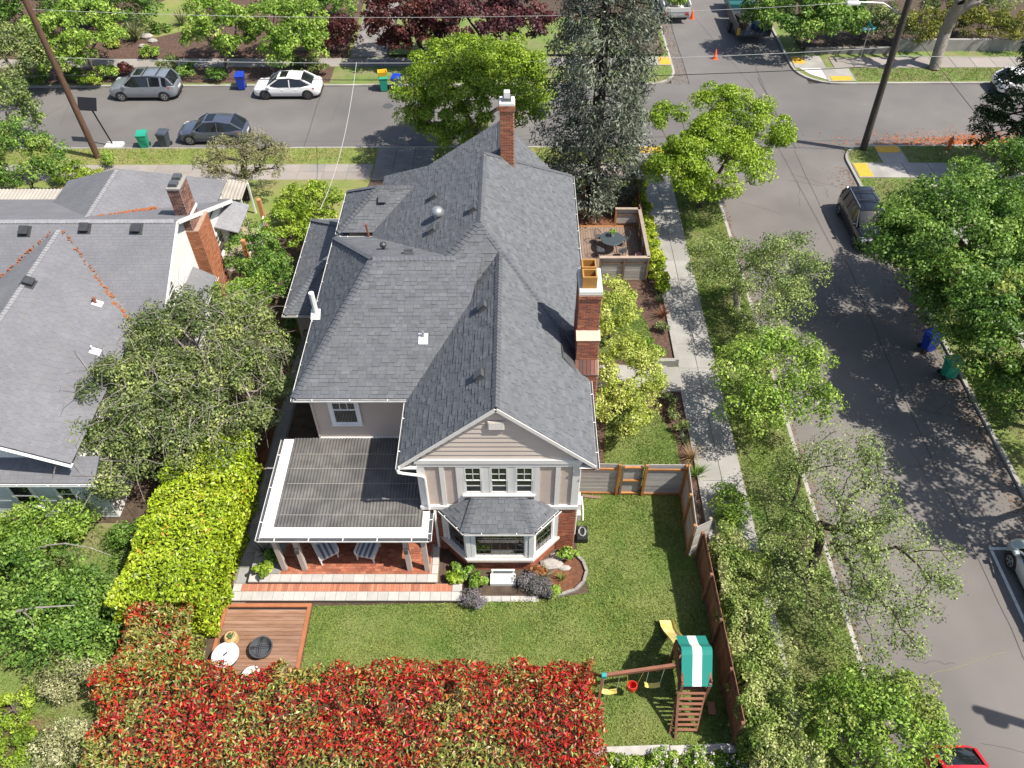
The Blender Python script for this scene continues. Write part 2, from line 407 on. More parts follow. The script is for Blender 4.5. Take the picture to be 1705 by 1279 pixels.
LAWN = [(-7.42, 11.0), (-7.42, 8.0), (7.0, 8.9), (6.78, 18.95), (2.2, 19.05), (2.25, 16.5), (2.6, 14.6), (1.2, 14.35), (-2.0, 14.18), (-7.42, 14.05)]
sheet('lawn', LAWN, .458, M['lawn'])
SIDE1 = [(3.4, 19.3), (6.75, 19.3), (6.75, 22.0), (6.2, 23.4), (5.2, 23.9), (3.9, 23.3)]
SIDE2 = [(3.3, 26.7), (6.25, 26.7), (6.5, 27.6), (6.35, 29.2), (5.8, 30.6), (4.6, 31.7), (3.3, 31.9)]
sheet('lawn', SIDE1, .462, M['lawn']); sheet('lawn', SIDE2, .462, M['lawn'])
sheet('mulch_bed', [(2.2, 19.2), (7.342, 19.2), (7.342, 24.7), (6.14, 24.7), (6.14, 26.5), (7.342, 26.5), (7.342, 41.0), (2.2, 41.0)], .456, M['mulch_dark'])
sheet('mulch_bed', rect(2.7, 6.6, 36.4, 41.2), .459, M['mulch'])
sheet('mulch_bed', [(1.0, 14.5), (2.15, 14.75), (2.55, 15.5), (2.2, 16.1), (1.4, 16.1)], .464, M['mulch'])
sheet('planting_bed', [(-2.8, 14.8), (1.1, 14.4), (1.4, 16.4), (-2.8, 16.4)], .461, M['soil'])
sheet('mulch_bed', rect(-11.0, -10.5, 13.9, 30), .458, M['mulch'])
sheet('lawn', [(-26, 6), (-13.6, 6), (-13.6, 17.6), (-26, 17.6)], .456, M['verge'])
sheet('mulch_bed', [(-19.5, 8.2), (-16.2, 8.0), (-15.8, 9.6), (-17.0, 10.6), (-19.5, 10.2)], .460, M['mulch_dark'])
def wall_box(x0, x1, y0, y1, z0, z1, name='retaining_wall', label='', mt=None):
    return single(name, MB().box(x0, x1, y0, y1, z0, z1), mt or M['concrete'], label, 'wall', ((x0+x1)/2, (y0+y1)/2, z0))
wall_box(7.34, 7.54, 26.55, 41.3, .0, .56, label='low pale concrete wall beside the sidewalk, beyond the garden steps')
wall_box(7.34, 7.54, 5.5, 24.65, .0, .54, label='low pale concrete wall beside the sidewalk, nearer than the garden steps')
wall_box(5.9, 7.34, 26.4, 26.6, .0, .62, label='short concrete cheek wall on the far side of the garden steps')
wall_box(5.9, 7.34, 24.6, 24.78, .0, .50, label='short concrete cheek wall on the near side of the garden steps')
st = thing('garden_steps', 'pale concrete steps rising from the sidewalk into the side garden', 'steps', (6.8, 25.6, .15))
for i in range(3):
    MB().box(6.95-.4*i, (7.34-.4*i+.02) if i else 7.545, 24.79, 26.39, .1, .24+.1*i).build('step', M['concrete'], st)
MB().box(2.6, 6.16, 24.9, 26.3, .2, .475).build('landing', M['concrete'], st)
# far gardens
sheet('mulch_bed', rect(-45, -13.5, KY1+.4, 57.7), .135, M['mulch_dark'])
gm = MB(); gm.poly([(x, y, .35) for x, y in rect(-60, -12.8, 59.9, 100)]); gm.add([(-60, 59.2, .15), (-12.8, 59.2, .15), (-12.8, 59.9, .35), (-60, 59.9, .35)], [(0, 1, 2, 3)])
struct('garden', gm, M['mulch_dark'])
sheet('lawn', [(-31.5, 62.6), (-30, 61.9), (-28.2, 62.4), (-26.6, 63.4), (-25.5, 66), (-25.8, 70), (-29.5, 70), (-31.8, 66)], .356, M['verge_far'])
gm = MB(); gm.poly([(x, y, .3) for x, y in rect(-9.8, 11, 59.3, 100)]); struct('garden', gm, M['soil'])
sheet('lawn', rect(-9.7, 8.5, 59.35, 66), .305, M['verge'])
gm = MB(); gm.poly([(x, y, .3) for x, y in rect(21.5, 70, 60.2, 100)]); struct('garden', gm, M['soil'])

# worn cracks and sealed joints of the asphalt
def strip(mb, pts, w, z=.005):
    for i in range(len(pts)-1):
        p = Vector((*pts[i], z)); q = Vector((*pts[i+1], z)); d = (q-p).normalized(); a = Vector((-d.y, d.x, 0))*w/2
        d = d*w*.3
        mb.add([p-a-d, q-a+d, q+a+d, p+a-d], [(0, 1, 2, 3)])
def wander(p, q, n, amp):
    p = np.array(p); q = np.array(q); d = q-p; nrm = np.array([-d[1], d[0]])/np.linalg.norm(d)
    off = np.cumsum(rng.normal(0, amp, n+1)); off -= np.linspace(off[0], off[-1], n+1)
    return [tuple(p+d*t+nrm*o) for t, o in zip(np.linspace(0, 1, n+1), off)]
plain('crack', (.062, .058, .055), .9)
mb = MB(); strip(mb, wander((17.75, 4), (17.65, 46), 40, .03), .035); mb.build('road_joint', M['crack'])['kind'] = 'structure'
mb = MB()
for _ in range(30):
    x = rng.uniform(12.2, 19.8); y = rng.uniform(6, 44); a = rng.choice([0, math.pi/2, .5, -.4, 1.2]) + rng.normal(0, .25); l = rng.uniform(.8, 3.5)
    q = (min(max(x+math.cos(a)*l, 12.1), 20.3), y+math.sin(a)*l)
    strip(mb, wander((x, y), q, 14, .035), .013, .006)
for _ in range(16):
    x = rng.uniform(-34, 36); y = rng.uniform(47, 54.4); a = rng.choice([0, math.pi/2, .4]) + rng.normal(0, .2); l = rng.uniform(1, 4.5)
    q = (x+math.cos(a)*l, min(max(y+math.sin(a)*l, 46.8), 54.6))
    strip(mb, wander((x, y), q, 14, .03), .016, .006)
mb.build('road_crack', plain('crack', (.062, .058, .055), .9))['kind'] = 'structure'
mb = MB(); strip(mb, wander((-13.8, 46.7), (-13.9, 54.5), 10, .02), .03, .006); strip(mb, wander((12.3, 55), (12.8, 90), 20, .03), .05, .006); strip(mb, wander((12.2, 46.4), (20.4, 46.2), 14, .03), .03, .006)
strip(mb, wander((20.8, 55.1), (40, 55.05), 14, .02), .05, .006); strip(mb, wander((17.8, 46.2), (17.4, 56), 14, .03), .04, .006)
mb.build('road_joint', M['tar'])['kind'] = 'structure'
mh = setp(MB().lathe([(.36, 0), (.36, .008), (.33, .010)], (-8.95, 52.0, .004), 20).build('manhole_cover', M['lead']), 'dark iron manhole cover in the far street near the white car', 'manhole')
# white parking marks at the right
lm = thing('parking_marking', 'white painted corner lines of a parking bay round the silver car', 'marking', (18.3, 15, 0))
MB().box(18.22, 19.9, 16.68, 16.80, .004, .008).build('line', M['white_paint'], lm)
mb = MB().box(18.22, 18.34, 9.5, 16.66, .004, .008).build('line', M['white_paint'], lm)
mb = MB(); strip(mb, wander((14.2, 11.75), (17.1, 12.55), 10, .02), .02, .006); setp(mb.build('utility_marking', plain('faint_yellow', (.20, .18, .10), .9)), 'faint yellow sprayed line across the near asphalt', 'marking')
# orange leaf litter in the gutter near the hydrant
def litter(name, x0, x1, y0, y1, n, cols, z=.006, s=.05):
    c = np.column_stack([rng.uniform(x0, x1, n), rng.beta(1.2, 3, n)*(y1-y0)+y0, np.full(n, z)])
    return c
def scatter_tris(c, size, cols, up=.0, jz=.01):
    n = len(c); a = rng.uniform(0, 6.283, n); s = size*rng.uniform(.5, 1.4, n)
    V = np.zeros((n, 3, 3)); 
    for k in range(3):
        V[:, k, 0] = c[:, 0]+np.cos(a+2.1*k)*s; V[:, k, 1] = c[:, 1]+np.sin(a+2.1*k)*s; V[:, k, 2] = c[:, 2]+rng.uniform(0, jz, n)
    return V.reshape(-1, 3), cols
def raw_mesh(name, V, fsize, mt, cols=None):
    """fast mesh: consecutive vertices form faces of fsize corners"""
    nv = len(V); nf = nv//fsize
    me = bpy.data.meshes.new(name); me.vertices.add(nv); me.vertices.foreach_set('co', np.asarray(V, np.float32).ravel())
    me.loops.add(nv); me.loops.foreach_set('vertex_index', np.arange(nv, dtype=np.int32))
    me.polygons.add(nf); me.polygons.foreach_set('loop_start', np.arange(0, nv, fsize, dtype=np.int32))
    try: me.polygons.foreach_set('loop_total', np.full(nf, fsize, np.int32))
    except Exception: pass
    me.materials.append(mt)
    if cols is not None:
        a = me.attributes.new('Col', 'FLOAT_COLOR', 'FACE'); c = np.ones((nf, 4), np.float32); c[:, :3] = cols; a.data.foreach_set('color', c.ravel())
    me.update(calc_edges=True)
    return me
def litter_obj(name, c, size, base, var, label=None):
    V, _ = scatter_tris(c, size, None); cols = np.clip(np.array(base)*(1+rng.normal(0, var, (len(c), 1))), .005, 1)
    o = link(name, raw_mesh(name, V, 3, M['leaf_matte'], cols)); o['kind'] = 'stuff'; return o
c = np.column_stack([rng.normal(30, 3.6, 2600), 46.55+np.abs(rng.normal(0, .75, 2600)), np.full(2600, .008)])
litter_obj('leaf_litter', c, .06, (.38, .115, .035), .35)
c = np.concatenate([np.column_stack([12.05+np.abs(rng.normal(0, .10, 900)), rng.uniform(8, 44, 900), np.full(900, .007)]),
                    np.column_stack([20.4-np.abs(rng.normal(0, .55, 2600)), rng.uniform(8, 44, 2600), np.full(2600, .007)]),
                    np.column_stack([rng.uniform(11.2, 12.3, 900), rng.uniform(55, 66, 900), np.full(900, .007)])])
litter_obj('leaf_litter', c, .045, (.20, .125, .075), .4)
# grass
def pip(P, poly):
    x, y = P[:, 0], P[:, 1]; ins = np.zeros(len(P), bool); k = len(poly); j = k-1
    for i in range(k):
        xi, yi = poly[i]; xj, yj = poly[j]
        c = ((yi > y) != (yj > y)) & (x < (xj-xi)*(y-yi)/(yj-yi+1e-12)+xi); ins ^= c; j = i
    return ins
def vnoise(P, sc, seed=0):
    """smooth value noise in the plane"""
    r = np.random.default_rng(seed); T = r.random((64, 64)); q = P[:, :2]*sc; i = np.floor(q).astype(int); f = q-i; f = f*f*(3-2*f)
    a = T[i[:, 0] % 64, i[:, 1] % 64]; b = T[(i[:, 0]+1) % 64, i[:, 1] % 64]; c = T[i[:, 0] % 64, (i[:, 1]+1) % 64]; d = T[(i[:, 0]+1) % 64, (i[:, 1]+1) % 64]
    return (a*(1-f[:, 0])+b*f[:, 0])*(1-f[:, 1])+(c*(1-f[:, 0])+d*f[:, 0])*f[:, 1]
def grass(polys, z, dens, h, c_a, c_b, name='grass', seed=1):
    pts = []
    for poly in polys:
        xs = [p[0] for p in poly]; ys = [p[1] for p in poly]; n = int((max(xs)-min(xs))*(max(ys)-min(ys))*dens)
        P = np.column_stack([rng.uniform(min(xs), max(xs), n), rng.uniform(min(ys), max(ys), n)]); pts.append(P[pip(P, poly)])
    P = np.concatenate(pts); n = len(P); a = rng.uniform(0, 6.283, n); hh = h*rng.uniform(.5, 1.4, n)*(.6+.8*vnoise(P, .9, seed))
    w = .012+.012*rng.random(n); lean = rng.normal(0, .6, (n, 2))*hh[:, None]
    V = np.zeros((n, 3, 3)); V[:, 0, 0] = P[:, 0]-np.cos(a)*w; V[:, 0, 1] = P[:, 1]-np.sin(a)*w; V[:, 1, 0] = P[:, 0]+np.cos(a)*w; V[:, 1, 1] = P[:, 1]+np.sin(a)*w
    V[:, 2, 0] = P[:, 0]+lean[:, 0]; V[:, 2, 1] = P[:, 1]+lean[:, 1]; V[:, :2, 2] = z; V[:, 2, 2] = z+hh
    t = np.clip((vnoise(P, .42, seed+5)*.65+vnoise(P, 1.7, seed+9)*.5-.33)*1.7+rng.normal(0, .16, n), 0, 1)[:, None]
    cols = np.array(c_a)*(1-t)+np.array(c_b)*t; cols = np.clip(cols*(1+rng.normal(0, .2, (n, 1))), .01, 1)
    o = link(name, raw_mesh(name, V.reshape(-1, 3), 3, M['leaf_matte'], cols)); o['kind'] = 'stuff'; return o
GA, GB = (.10, .18, .028), (.26, .29, .075)
grass([LAWN], .458, 900, .055, GA, GB)
grass([SIDE1, SIDE2], .462, 900, .05, (.075, .14, .02), (.14, .20, .045))
grass([rect(9.36, 11.75, 8, 44.2)], .126, 420, .09, (.11, .19, .03), (.27, .30, .08), seed=3)
grass([rect(-40, -8.95, 44.4, 46.2), rect(-5.2, 7.4, 44.4, 46.2), rect(-20, -9, 36.5, 42.4)], .16, 170, .09, (.15, .22, .035), (.28, .29, .075), seed=4)
grass([rect(24.4, 44, 44.3, 46.2), rect(20.8, 22.6, 44.3, 45.9), rect(24.3, 44, 55.1, 57.1), rect(20.8, 24.1, 8, 42.5)], .14, 170, .11, (.13, .18, .03), (.33, .32, .12), seed=6)
grass([rect(8.6, 11.2, 59.3, 68), rect(8.6, 11.2, 55.3, 57.6), rect(-31, -25.5, 62, 69)], .14, 120, .1, (.15, .24, .03), (.22, .30, .05), seed=7)
grass([rect(-22, -13.4, 6.5, 17.4)], .46, 320, .1, (.10, .17, .03), (.24, .27, .08), seed=8)
# ================================================================ builders for buildings
def clip_poly(sub, clip):
    """Sutherland-Hodgman: sub clipped by convex ccw polygon clip"""
    out = sub
    for i in range(len(clip)):
        a = clip[i]; b = clip[(i+1) % len(clip)]; ex, ey = b[0]-a[0], b[1]-a[1]; inp = out; out = []
        if not inp: return []
        for k in range(len(inp)):
            p = inp[k]; q = inp[(k+1) % len(inp)]
            dp = ex*(p[1]-a[1])-ey*(p[0]-a[0]); dq = ex*(q[1]-a[1])-ey*(q[0]-a[0])
            if dp >= 0: out.append(p)
            if (dp >= 0) != (dq >= 0):
                t = dp/(dp-dq); out.append((p[0]+(q[0]-p[0])*t, p[1]+(q[1]-p[1])*t))
    return out
CAMV = Vector((0, 0, CAM_H))
class Roof:
    def __init__(s, widths=(.2, .26, .33), course=.145, vary=.075, th=(.008, .009, .010, .022, .026)):
        s.deck = MB(); s.sh = []; s.w = widths; s.course = course; s.vary = vary; s.th = th
    def face(s, pts, t=.10, shingles=True):
        p = [Vector(q) for q in pts]; s.deck.slab(p, t)
        if not shingles: return
        n = (p[1]-p[0]).cross(p[2]-p[0]).normalized(); u = (p[1]-p[0]).normalized(); v = n.cross(u)
        P2 = [((q-p[0]).dot(u), (q-p[0]).dot(v)) for q in p]
        umin = min(q[0] for q in P2); umax = max(q[0] for q in P2); vmax = max(q[1] for q in P2)
        r = 0; vv = 0.0
        while vv < vmax:
            uu = umin - random.random()*.3
            while uu < umax:
                w = random.choice(s.w); g_ = .004
                rect_ = [(uu+g_, vv), (uu+w-g_, vv), (uu+w-g_, vv+s.course+.012), (uu+g_, vv+s.course+.012)]
                c = clip_poly(rect_, P2)
                if len(c) > 2:
                    ar = abs(sum(c[i][0]*c[(i+1) % len(c)][1]-c[(i+1) % len(c)][0]*c[i][1] for i in range(len(c))))/2
                    full = abs(ar-(w-2*g_)*(s.course+.012)) < 1e-5
                    th = random.choice(s.th)
                    s.sh.append((p[0], u, v, n, c, vv, th, full, w, uu))
                uu += w
            vv += s.course; r += 1
    def build(s, parent, mt, mt_piece, npiece=300, name='roof', deckmat=None):
        deck = s.deck.build(name, deckmat or M['felt'], parent)
        full = [k for k in s.sh if k[7]]
        full.sort(key=lambda k: (k[0]+k[1]*k[4][0][0]+k[2]*k[5]-CAMV).length)
        chosen = set(id(k) for k in full[:npiece]); mb = MB(); shared = {}
        for k in s.sh:
            o, u, v, n, c, v0, th, fl, w, uu = k
            hh = lambda q: th*(1-(q[1]-v0)/(s.course+.012)*.75)+.002
            if id(k) in chosen:
                key = (w, th)
                if key not in shared:
                    q = .004; a = w-2*q; h0 = th+.002; h1 = th*.25+.002; cz = s.course+.012
                    V = [(0,0,h0),(a,0,h0),(a,cz,h1),(0,cz,h1),(0,0,0),(a,0,0),(a,cz,0),(0,cz,0)]
                    shared[key] = mesh('shingle', V, [(0,1,2,3),(4,5,1,0),(5,6,2,1),(7,4,0,3)], mt_piece)
                org = o+u*(uu+.004)+v*v0
                Mx = Matrix(((u.x,v.x,n.x,org.x),(u.y,v.y,n.y,org.y),(u.z,v.z,n.z,org.z),(0,0,0,1)))
                piece('shingle', shared[key], deck, Mx)
            else:
                f = 1+random.gauss(0, s.vary); f = max(.6, min(1.4, f))
                col = (f, f, f*random.uniform(.97, 1.03))
                top = [o+u*q[0]+v*q[1]+n*hh(q) for q in c]; nn = len(top)
                bot = [o+u*q[0]+v*q[1] for q in c]
                F = [tuple(range(nn))] + [(i, nn+i, nn+(i+1) % nn, (i+1) % nn) for i in range(nn) if c[i][1] < v0+.001 or c[(i+1) % nn][1] < v0+.001]
                mb.add(top+bot, F, col)
        if mb.F: mb.build('shingles', mt, deck, cols=True, kind='stuff')
        return deck
def caps(parent, p, q, d1, d2, mt, w=.16, step=.17, name='ridge_cap'):
    """overlapping cap shingles along p->q; d1,d2 point down the two roof faces"""
    p = Vector(p); q = Vector(q); d = (q-p); L = d.length; d.normalize(); d1 = Vector(d1).normalized(); d2 = Vector(d2).normalized()
    up = Vector((0, 0, 1)); mb = MB(); n = int(L/step)
    for i in range(n):
        a = p+d*(i*step); b = p+d*(i*step+step*1.15); h0 = .050+random.uniform(0, .008); h1 = .026
        A = a+up*h0; B = b+up*h1
        f = random.uniform(.8, 1.2)
        mb.add([A+d1*w, A, A+d2*w, B+d1*w, B, B+d2*w, A+d1*w-up*.02, A-up*.025, A+d2*w-up*.02], [(0,1,4,3),(1,2,5,4),(6,7,1,0),(7,8,2,1)], (f, f, f))
    return mb.build(name, mt, parent, cols=False, kind='stuff')
def gutter(parent, p, q, out, w=.085, h=.06, hang=True):
    p = Vector(p); q = Vector(q); out = Vector(out).normalized(); d = (q-p).normalized(); mb = MB()
    def bx(o0, o1, z0, z1):
        V = [];
        for c in (p, q): V += [c+out*o0+Vector((0,0,z0)), c+out*o1+Vector((0,0,z0)), c+out*o1+Vector((0,0,z1)), c+out*o0+Vector((0,0,z1))]
        mb.add(V, [(3,2,1,0),(4,5,6,7),(0,1,5,4),(1,2,6,5),(2,3,7,6),(3,0,4,7)])
    bx(0, w, -h, -h+.008); bx(w-.008, w+.006, -h, .0); bx(-.006, .0, -h, .0)
    if hang:
        L = (q-p).length; n = max(2, int(L/1.15))
        for i in range(n):
            c = p+d*(L*(i+.5)/n); mb.beam(c+Vector((0,0,-.004)), c+out*w+Vector((0,0,.012)), .035, .012)
    o_ = mb.build('gutter', M['gutter'], parent)
    V = [];
    for c in (p, q): V += [c+out*.003+Vector((0,0,-h+.010)), c+out*(w-.01)+Vector((0,0,-h+.010)), c+out*(w-.01)+Vector((0,0,-h+.03)), c+out*.003+Vector((0,0,-h+.03))]
    MB().add(V, [(2,3,7,6)]).build('dark_inner_strip', M['felt'], o_)  # dark strip that darkens the gutter interior by colour
    return o_
RED = [(.34,.095,.042), (.38,.115,.052), (.29,.082,.042), (.40,.14,.062), (.24,.072,.042)]
ORG = [(.34,.115,.045), (.38,.135,.055), (.30,.10,.042), (.36,.15,.075)]
DRK = [(.13,.055,.04), (.17,.07,.048), (.10,.05,.042), (.20,.085,.06), (.26,.13,.10)]
def brick_face(mb, o, u, v, w, h, cols, bw=.22, bh=.078, j=.017, proud=.008, flip=False):
    o = Vector(o); u = Vector(u).normalized(); v = Vector(v).normalized(); n = u.cross(v)
    if flip: n = -n
    rows = int(h/bh)
    for r in range(rows):
        x = -bw*.5*(r % 2)
        while x < w-.01:
            a = max(x, 0)+j/2; b = min(x+bw, w)-j/2
            if b-a > .02:
                z0 = r*bh+j/2; z1 = (r+1)*bh-j/2; pr = proud*random.uniform(.6, 1.3)
                B = [o+u*a+v*z0, o+u*b+v*z0, o+u*b+v*z1, o+u*a+v*z1]; T = [q+n*pr for q in B]
                c = random.choice(cols); f = random.uniform(.8, 1.2)
                mb.add(B+T, [(4,5,6,7),(0,1,5,4),(1,2,6,5),(2,3,7,6),(3,0,4,7)] if not flip else [(7,6,5,4),(4,5,1,0),(5,6,2,1),(6,7,3,2),(7,4,0,3)], tuple(k*f for k in c))
            x += bw
def brick_block(parent, name, x0, x1, y0, y1, z0, z1, cols, faces='FLRB', mortar=None, bricks='bricks'):
    core = MB().box(x0, x1, y0, y1, z0, z1).build(name, mortar or M['mortar'], parent); mb = MB(); h = z1-z0
    if 'F' in faces: brick_face(mb, (x0, y0, z0), (1,0,0), (0,0,1), x1-x0, h, cols)
    if 'R' in faces: brick_face(mb, (x1, y0, z0), (0,1,0), (0,0,1), y1-y0, h, cols)
    if 'L' in faces: brick_face(mb, (x0, y1, z0), (0,-1,0), (0,0,1), y1-y0, h, cols)
    if 'B' in faces: brick_face(mb, (x1, y1, z0), (-1,0,0), (0,0,1), x1-x0, h, cols)
    mb.build(bricks, M['brick'], core, cols=True, kind='stuff')
    return core
def WF(o, u):
    """wall frame: local x along u, y into the wall, z up"""
    o = Vector(o); u = Vector(u).normalized(); z = Vector((0,0,1)); y = z.cross(u)
    return Matrix(((u.x,y.x,0,o.x),(u.y,y.y,0,o.y),(u.z,y.z,1,o.z),(0,0,0,1)))
def window(parent, F, w, h, cols=1, rows=1, sash=True, trim=.10, glass=None, mtrim=None, sill=True, upper=(2, 2), lower=(1, 1), bars=True):
    """F: wall frame at the lower left glass-opening corner; casing, sill, sashes and panes"""
    mtrim = mtrim or M['white']; glass = glass or M['glass_dark']
    mb = MB(); t = trim
    mb.box(-t, 0, -.035, .05, -t*.3, h+t, M=F); mb.box(w, w+t, -.035, .05, -t*.3, h+t, M=F); mb.box(-.001, w+.001, -.035, .05, h+.001, h+t, M=F)
    mb.box(-.001, w+.001, -.03, .05, -t*.3, 0, M=F)
    wd = mb.build('window', mtrim, parent)
    if sill: MB().box(-t*1.15, w+t*1.15, -.10, .02, -t*.3-.06, -t*.3-.002, M=F).build('sill', mtrim, wd)
    fr = MB(); b = .045; bw_ = .012 if sash else .006
    gb = MB(); tgt = fr if sash else gb
    segs = [(0, h*.52, -.012, lower), (h*.48, h, -.028, upper)] if sash else [(0, h, 0, lower)]
    for (z0, z1, y, (c_, r_)) in segs:
        fr.box(.002, b, y-.012, y+.03, z0+.002, z1-.002, M=F); fr.box(w-b, w-.002, y-.012, y+.03, z0+.002, z1-.002, M=F)
        fr.box(b, w-b, y-.012, y+.03, z0+.002, z0+b, M=F); fr.box(b, w-b, y-.012, y+.03, z1-b, z1-.002, M=F)
        gm = MB().box(b, w-b, y+.008, y+.018, z0+b, z1-b, M=F); gm.build('pane', glass, wd)
        for i in range(1, c_):
            x = b+(w-2*b)*i/c_; tgt.box(x-bw_, x+bw_, y-.004, y+.006, z0+b, z1-b, M=F)
        for i in range(1, r_):
            z = z0+b+(z1-z0-2*b)*i/r_; tgt.box(b, w-b, y-.003, y+.007, z-bw_, z+bw_, M=F)
    if gb.F: gb.build('glazing_bar', M['lead'], wd)
    fr.build('sash', mtrim, wd)
    return wd
def siding(parent, F, w, z0, z1, course, mt, clipf=None, skip=None, name='siding_board', lap=.026):
    """lapped boards; clipf(z)->(xa,xb) limits"""
    z = z0
    while z < z1-.02:
        zt = min(z+course, z1)
        xa, xb = (0, w) if clipf is None else clipf((z+zt)/2)
        if xb-xa > .05:
            mb = MB(); V = [F @ Vector(q) for q in ((xa,-.008-lap,z),(xb,-.008-lap,z),(xb,-.008,zt),(xa,-.008,zt),(xa,0,z),(xb,0,z),(xb,0,zt),(xa,0,zt))]
            mb.add(V, [(0,1,2,3),(4,5,1,0),(5,6,2,1),(7,4,0,3),(3,2,6,7)]); mb.build(name, mt, parent)
        z += course

# ================================================================ the main house
ZG = .45; E_ = 5.85
H = thing('house', 'beige and brick house with dark slate-grey hip and gable roofs', 'house', (-1, 22, ZG))
rf = Roof()
A = dict(xl=-6.4, xr=2.62, y0=20.9, y1=33.8, rx=-1.39, ra=24.9, rb=29.8, rz=9.45)
a = A
rf.face([(a['xr'], a['y0'], E_), (a['xr'], a['y1'], E_), (a['rx'], a['rb'], a['rz']), (a['rx'], a['ra'], a['rz'])])
rf.face([(a['xl'], a['y1'], E_), (a['xl'], a['y0'], E_), (a['rx'], a['ra'], a['rz']), (a['rx'], a['rb'], a['rz'])])
rf.face([(a['xl'], a['y0'], E_), (a['xr'], a['y0'], E_), (a['rx'], a['ra'], a['rz'])])
rf.face([(a['xr'], a['y1'], E_), (a['xl'], a['y1'], E_), (a['rx'], a['rb'], a['rz'])])
GZ, GX, GF = 8.70, -.68, 16.32            # front gable
rf.face([(2.60, GF, 5.80), (2.60, 21.0, 5.80), (GX, 24.3, GZ), (GX, GF, GZ)])
rf.face([(-3.96, 22.0, 5.80), (-3.96, GF, 5.80), (GX, GF, GZ), (GX, 24.3, GZ)])
WZ, WY, WX0 = 8.70, 23.75, -8.04          # left wing
rf.face([(WX0, 19.3, E_), (-2.6, 19.3, E_), (-1.3, WY, WZ), (-5.36, WY, WZ)])
rf.face([(WX0, 28.9, E_), (WX0, 19.3, E_), (-5.36, WY, WZ)])
rf.face([(-5.8, 28.9, E_), (WX0, 28.9, E_), (-5.36, WY, WZ), (-1.3, WY, WZ)])
rf.face([(-7.98, 29.25, E_), (-5.2, 29.25, E_), (-3.4, 30.9, 7.15), (-6.25, 30.9, 7.15)])   # rear wing
rf.face([(-7.98, 32.55, E_), (-7.98, 29.25, E_), (-6.25, 30.9, 7.15)])
rf.face([(-5.2, 32.55, E_), (-7.98, 32.55, E_), (-6.25, 30.9, 7.15), (-3.4, 30.9, 7.15)])
rf.face([(-5.19, 33.7, E_), (-5.19, 32.0, E_), (-2.2, 29.2, 8.8), (-.75, 29.2, 8.8), (-.75, 33.7, 8.8)][0:1] + [(-5.19, 31.6, E_), (-.75, 31.0, 8.8), (-.75, 33.7, 8.8)])
rf.face([(1.75, 31.0, E_+.1), (1.75, 33.9, E_+.1), (-.75, 33.7, 8.8), (-.75, 30.3, 8.8)])
LZ = 3.0                                   # lower left roof
rf.face([(-10.5, 27.0, LZ), (-7.62, 27.0, LZ), (-7.62, 30.3, 4.75), (-8.1, 30.3, 4.75)])
rf.face([(-10.5, 34.3, LZ), (-10.5, 27.0, LZ), (-8.1, 30.3, 4.75), (-8.1, 31.3, 4.75)])
rf.face([(-7.62, 34.3, LZ), (-10.5, 34.3, LZ), (-8.1, 31.3, 4.75), (-7.62, 31.3, 4.75)])
rf.face([(-8.1, 30.3, 4.75), (-7.62, 30.3, 4.75), (-7.62, 31.3, 4.75), (-8.1, 31.3, 4.75)], shingles=False)
BZ = 3.12                                  # bay window roof
BE = [(-2.80, 16.42), (-1.88, 15.44), (.56, 15.44), (1.50, 16.42)]
rf.face([(*BE[1], BZ), (*BE[2], BZ), (.14, 16.415, 3.98), (-1.46, 16.415, 3.98)], t=.05)
rf.face([(*BE[0], BZ), (*BE[1], BZ), (-1.46, 16.415, 3.98)], t=.05)
rf.face([(*BE[2], BZ), (*BE[3], BZ), (.14, 16.415, 3.98)], t=.05)
roof = rf.build(H, M['shingle'], M['shingle_piece'])
def cap(p, q, d1, d2): caps(roof, p, q, d1, d2, M['cap'])
cap((a['rx'], a['ra'], a['rz']), (a['rx'], a['rb'], a['rz']), (1,0,-.9), (-1,0,-.72))
cap((a['xr'], a['y0'], E_), (a['rx'], a['ra'], a['rz']), (.2,1,-.15), (-1,-.1,-.1))
cap((-6.2, 21.06, 6.0), (a['rx'], a['ra'], a['rz']), (-.9,.9,-.3), (1,-.6,-.3))
cap((a['xr'], a['y1'], E_), (a['rx'], a['rb'], a['rz']), (.3,-1,-.2), (-.6,1,-.3))
cap((GX, GF, GZ), (GX, 24.2, GZ), (1,0,-.88), (-1,0,-.88))
cap((-5.36, WY, WZ), (-2.3, WY, WZ), (0,-1,-.64), (0,1,-.55))
cap((WX0, 19.3, E_), (-5.36, WY, WZ), (-.9,.45,-.35), (.9,-.5,-.05))
cap((WX0, 28.9, E_), (-5.36, WY, WZ), (-.9,-.4,-.4), (.9,.5,-.1))
cap((-6.25, 30.9, 7.15), (-4.2, 30.9, 7.15), (0,-1,-.78), (0,1,-.78))
cap((-7.98, 29.25, E_), (-6.25, 30.9, 7.15), (-.7,.7,-.3), (.7,-.7,-.3))
cap((-7.98, 32.55, E_), (-6.25, 30.9, 7.15), (-.7,-.7,-.3), (.7,.7,-.3))
cap((-.75, 30.3, 8.8), (-.75, 33.7, 8.8), (1,0,-1.1), (-1,0,-.66))
cap((-10.5, 27.0, LZ), (-8.1, 30.3, 4.75), (-.8,.55,-.2), (.8,-.55,-.1))
cap((-10.5, 34.3, LZ), (-8.1, 31.3, 4.75), (-.8,-.55,-.2), (.8,.55,-.1))
cap((*BE[1], BZ), (-1.46, 16.41, 3.98), (-1,.1,-.3), (1,0,-.1)); cap((*BE[2], BZ), (.14, 16.41, 3.98), (1,.1,-.3), (-1,0,-.1))
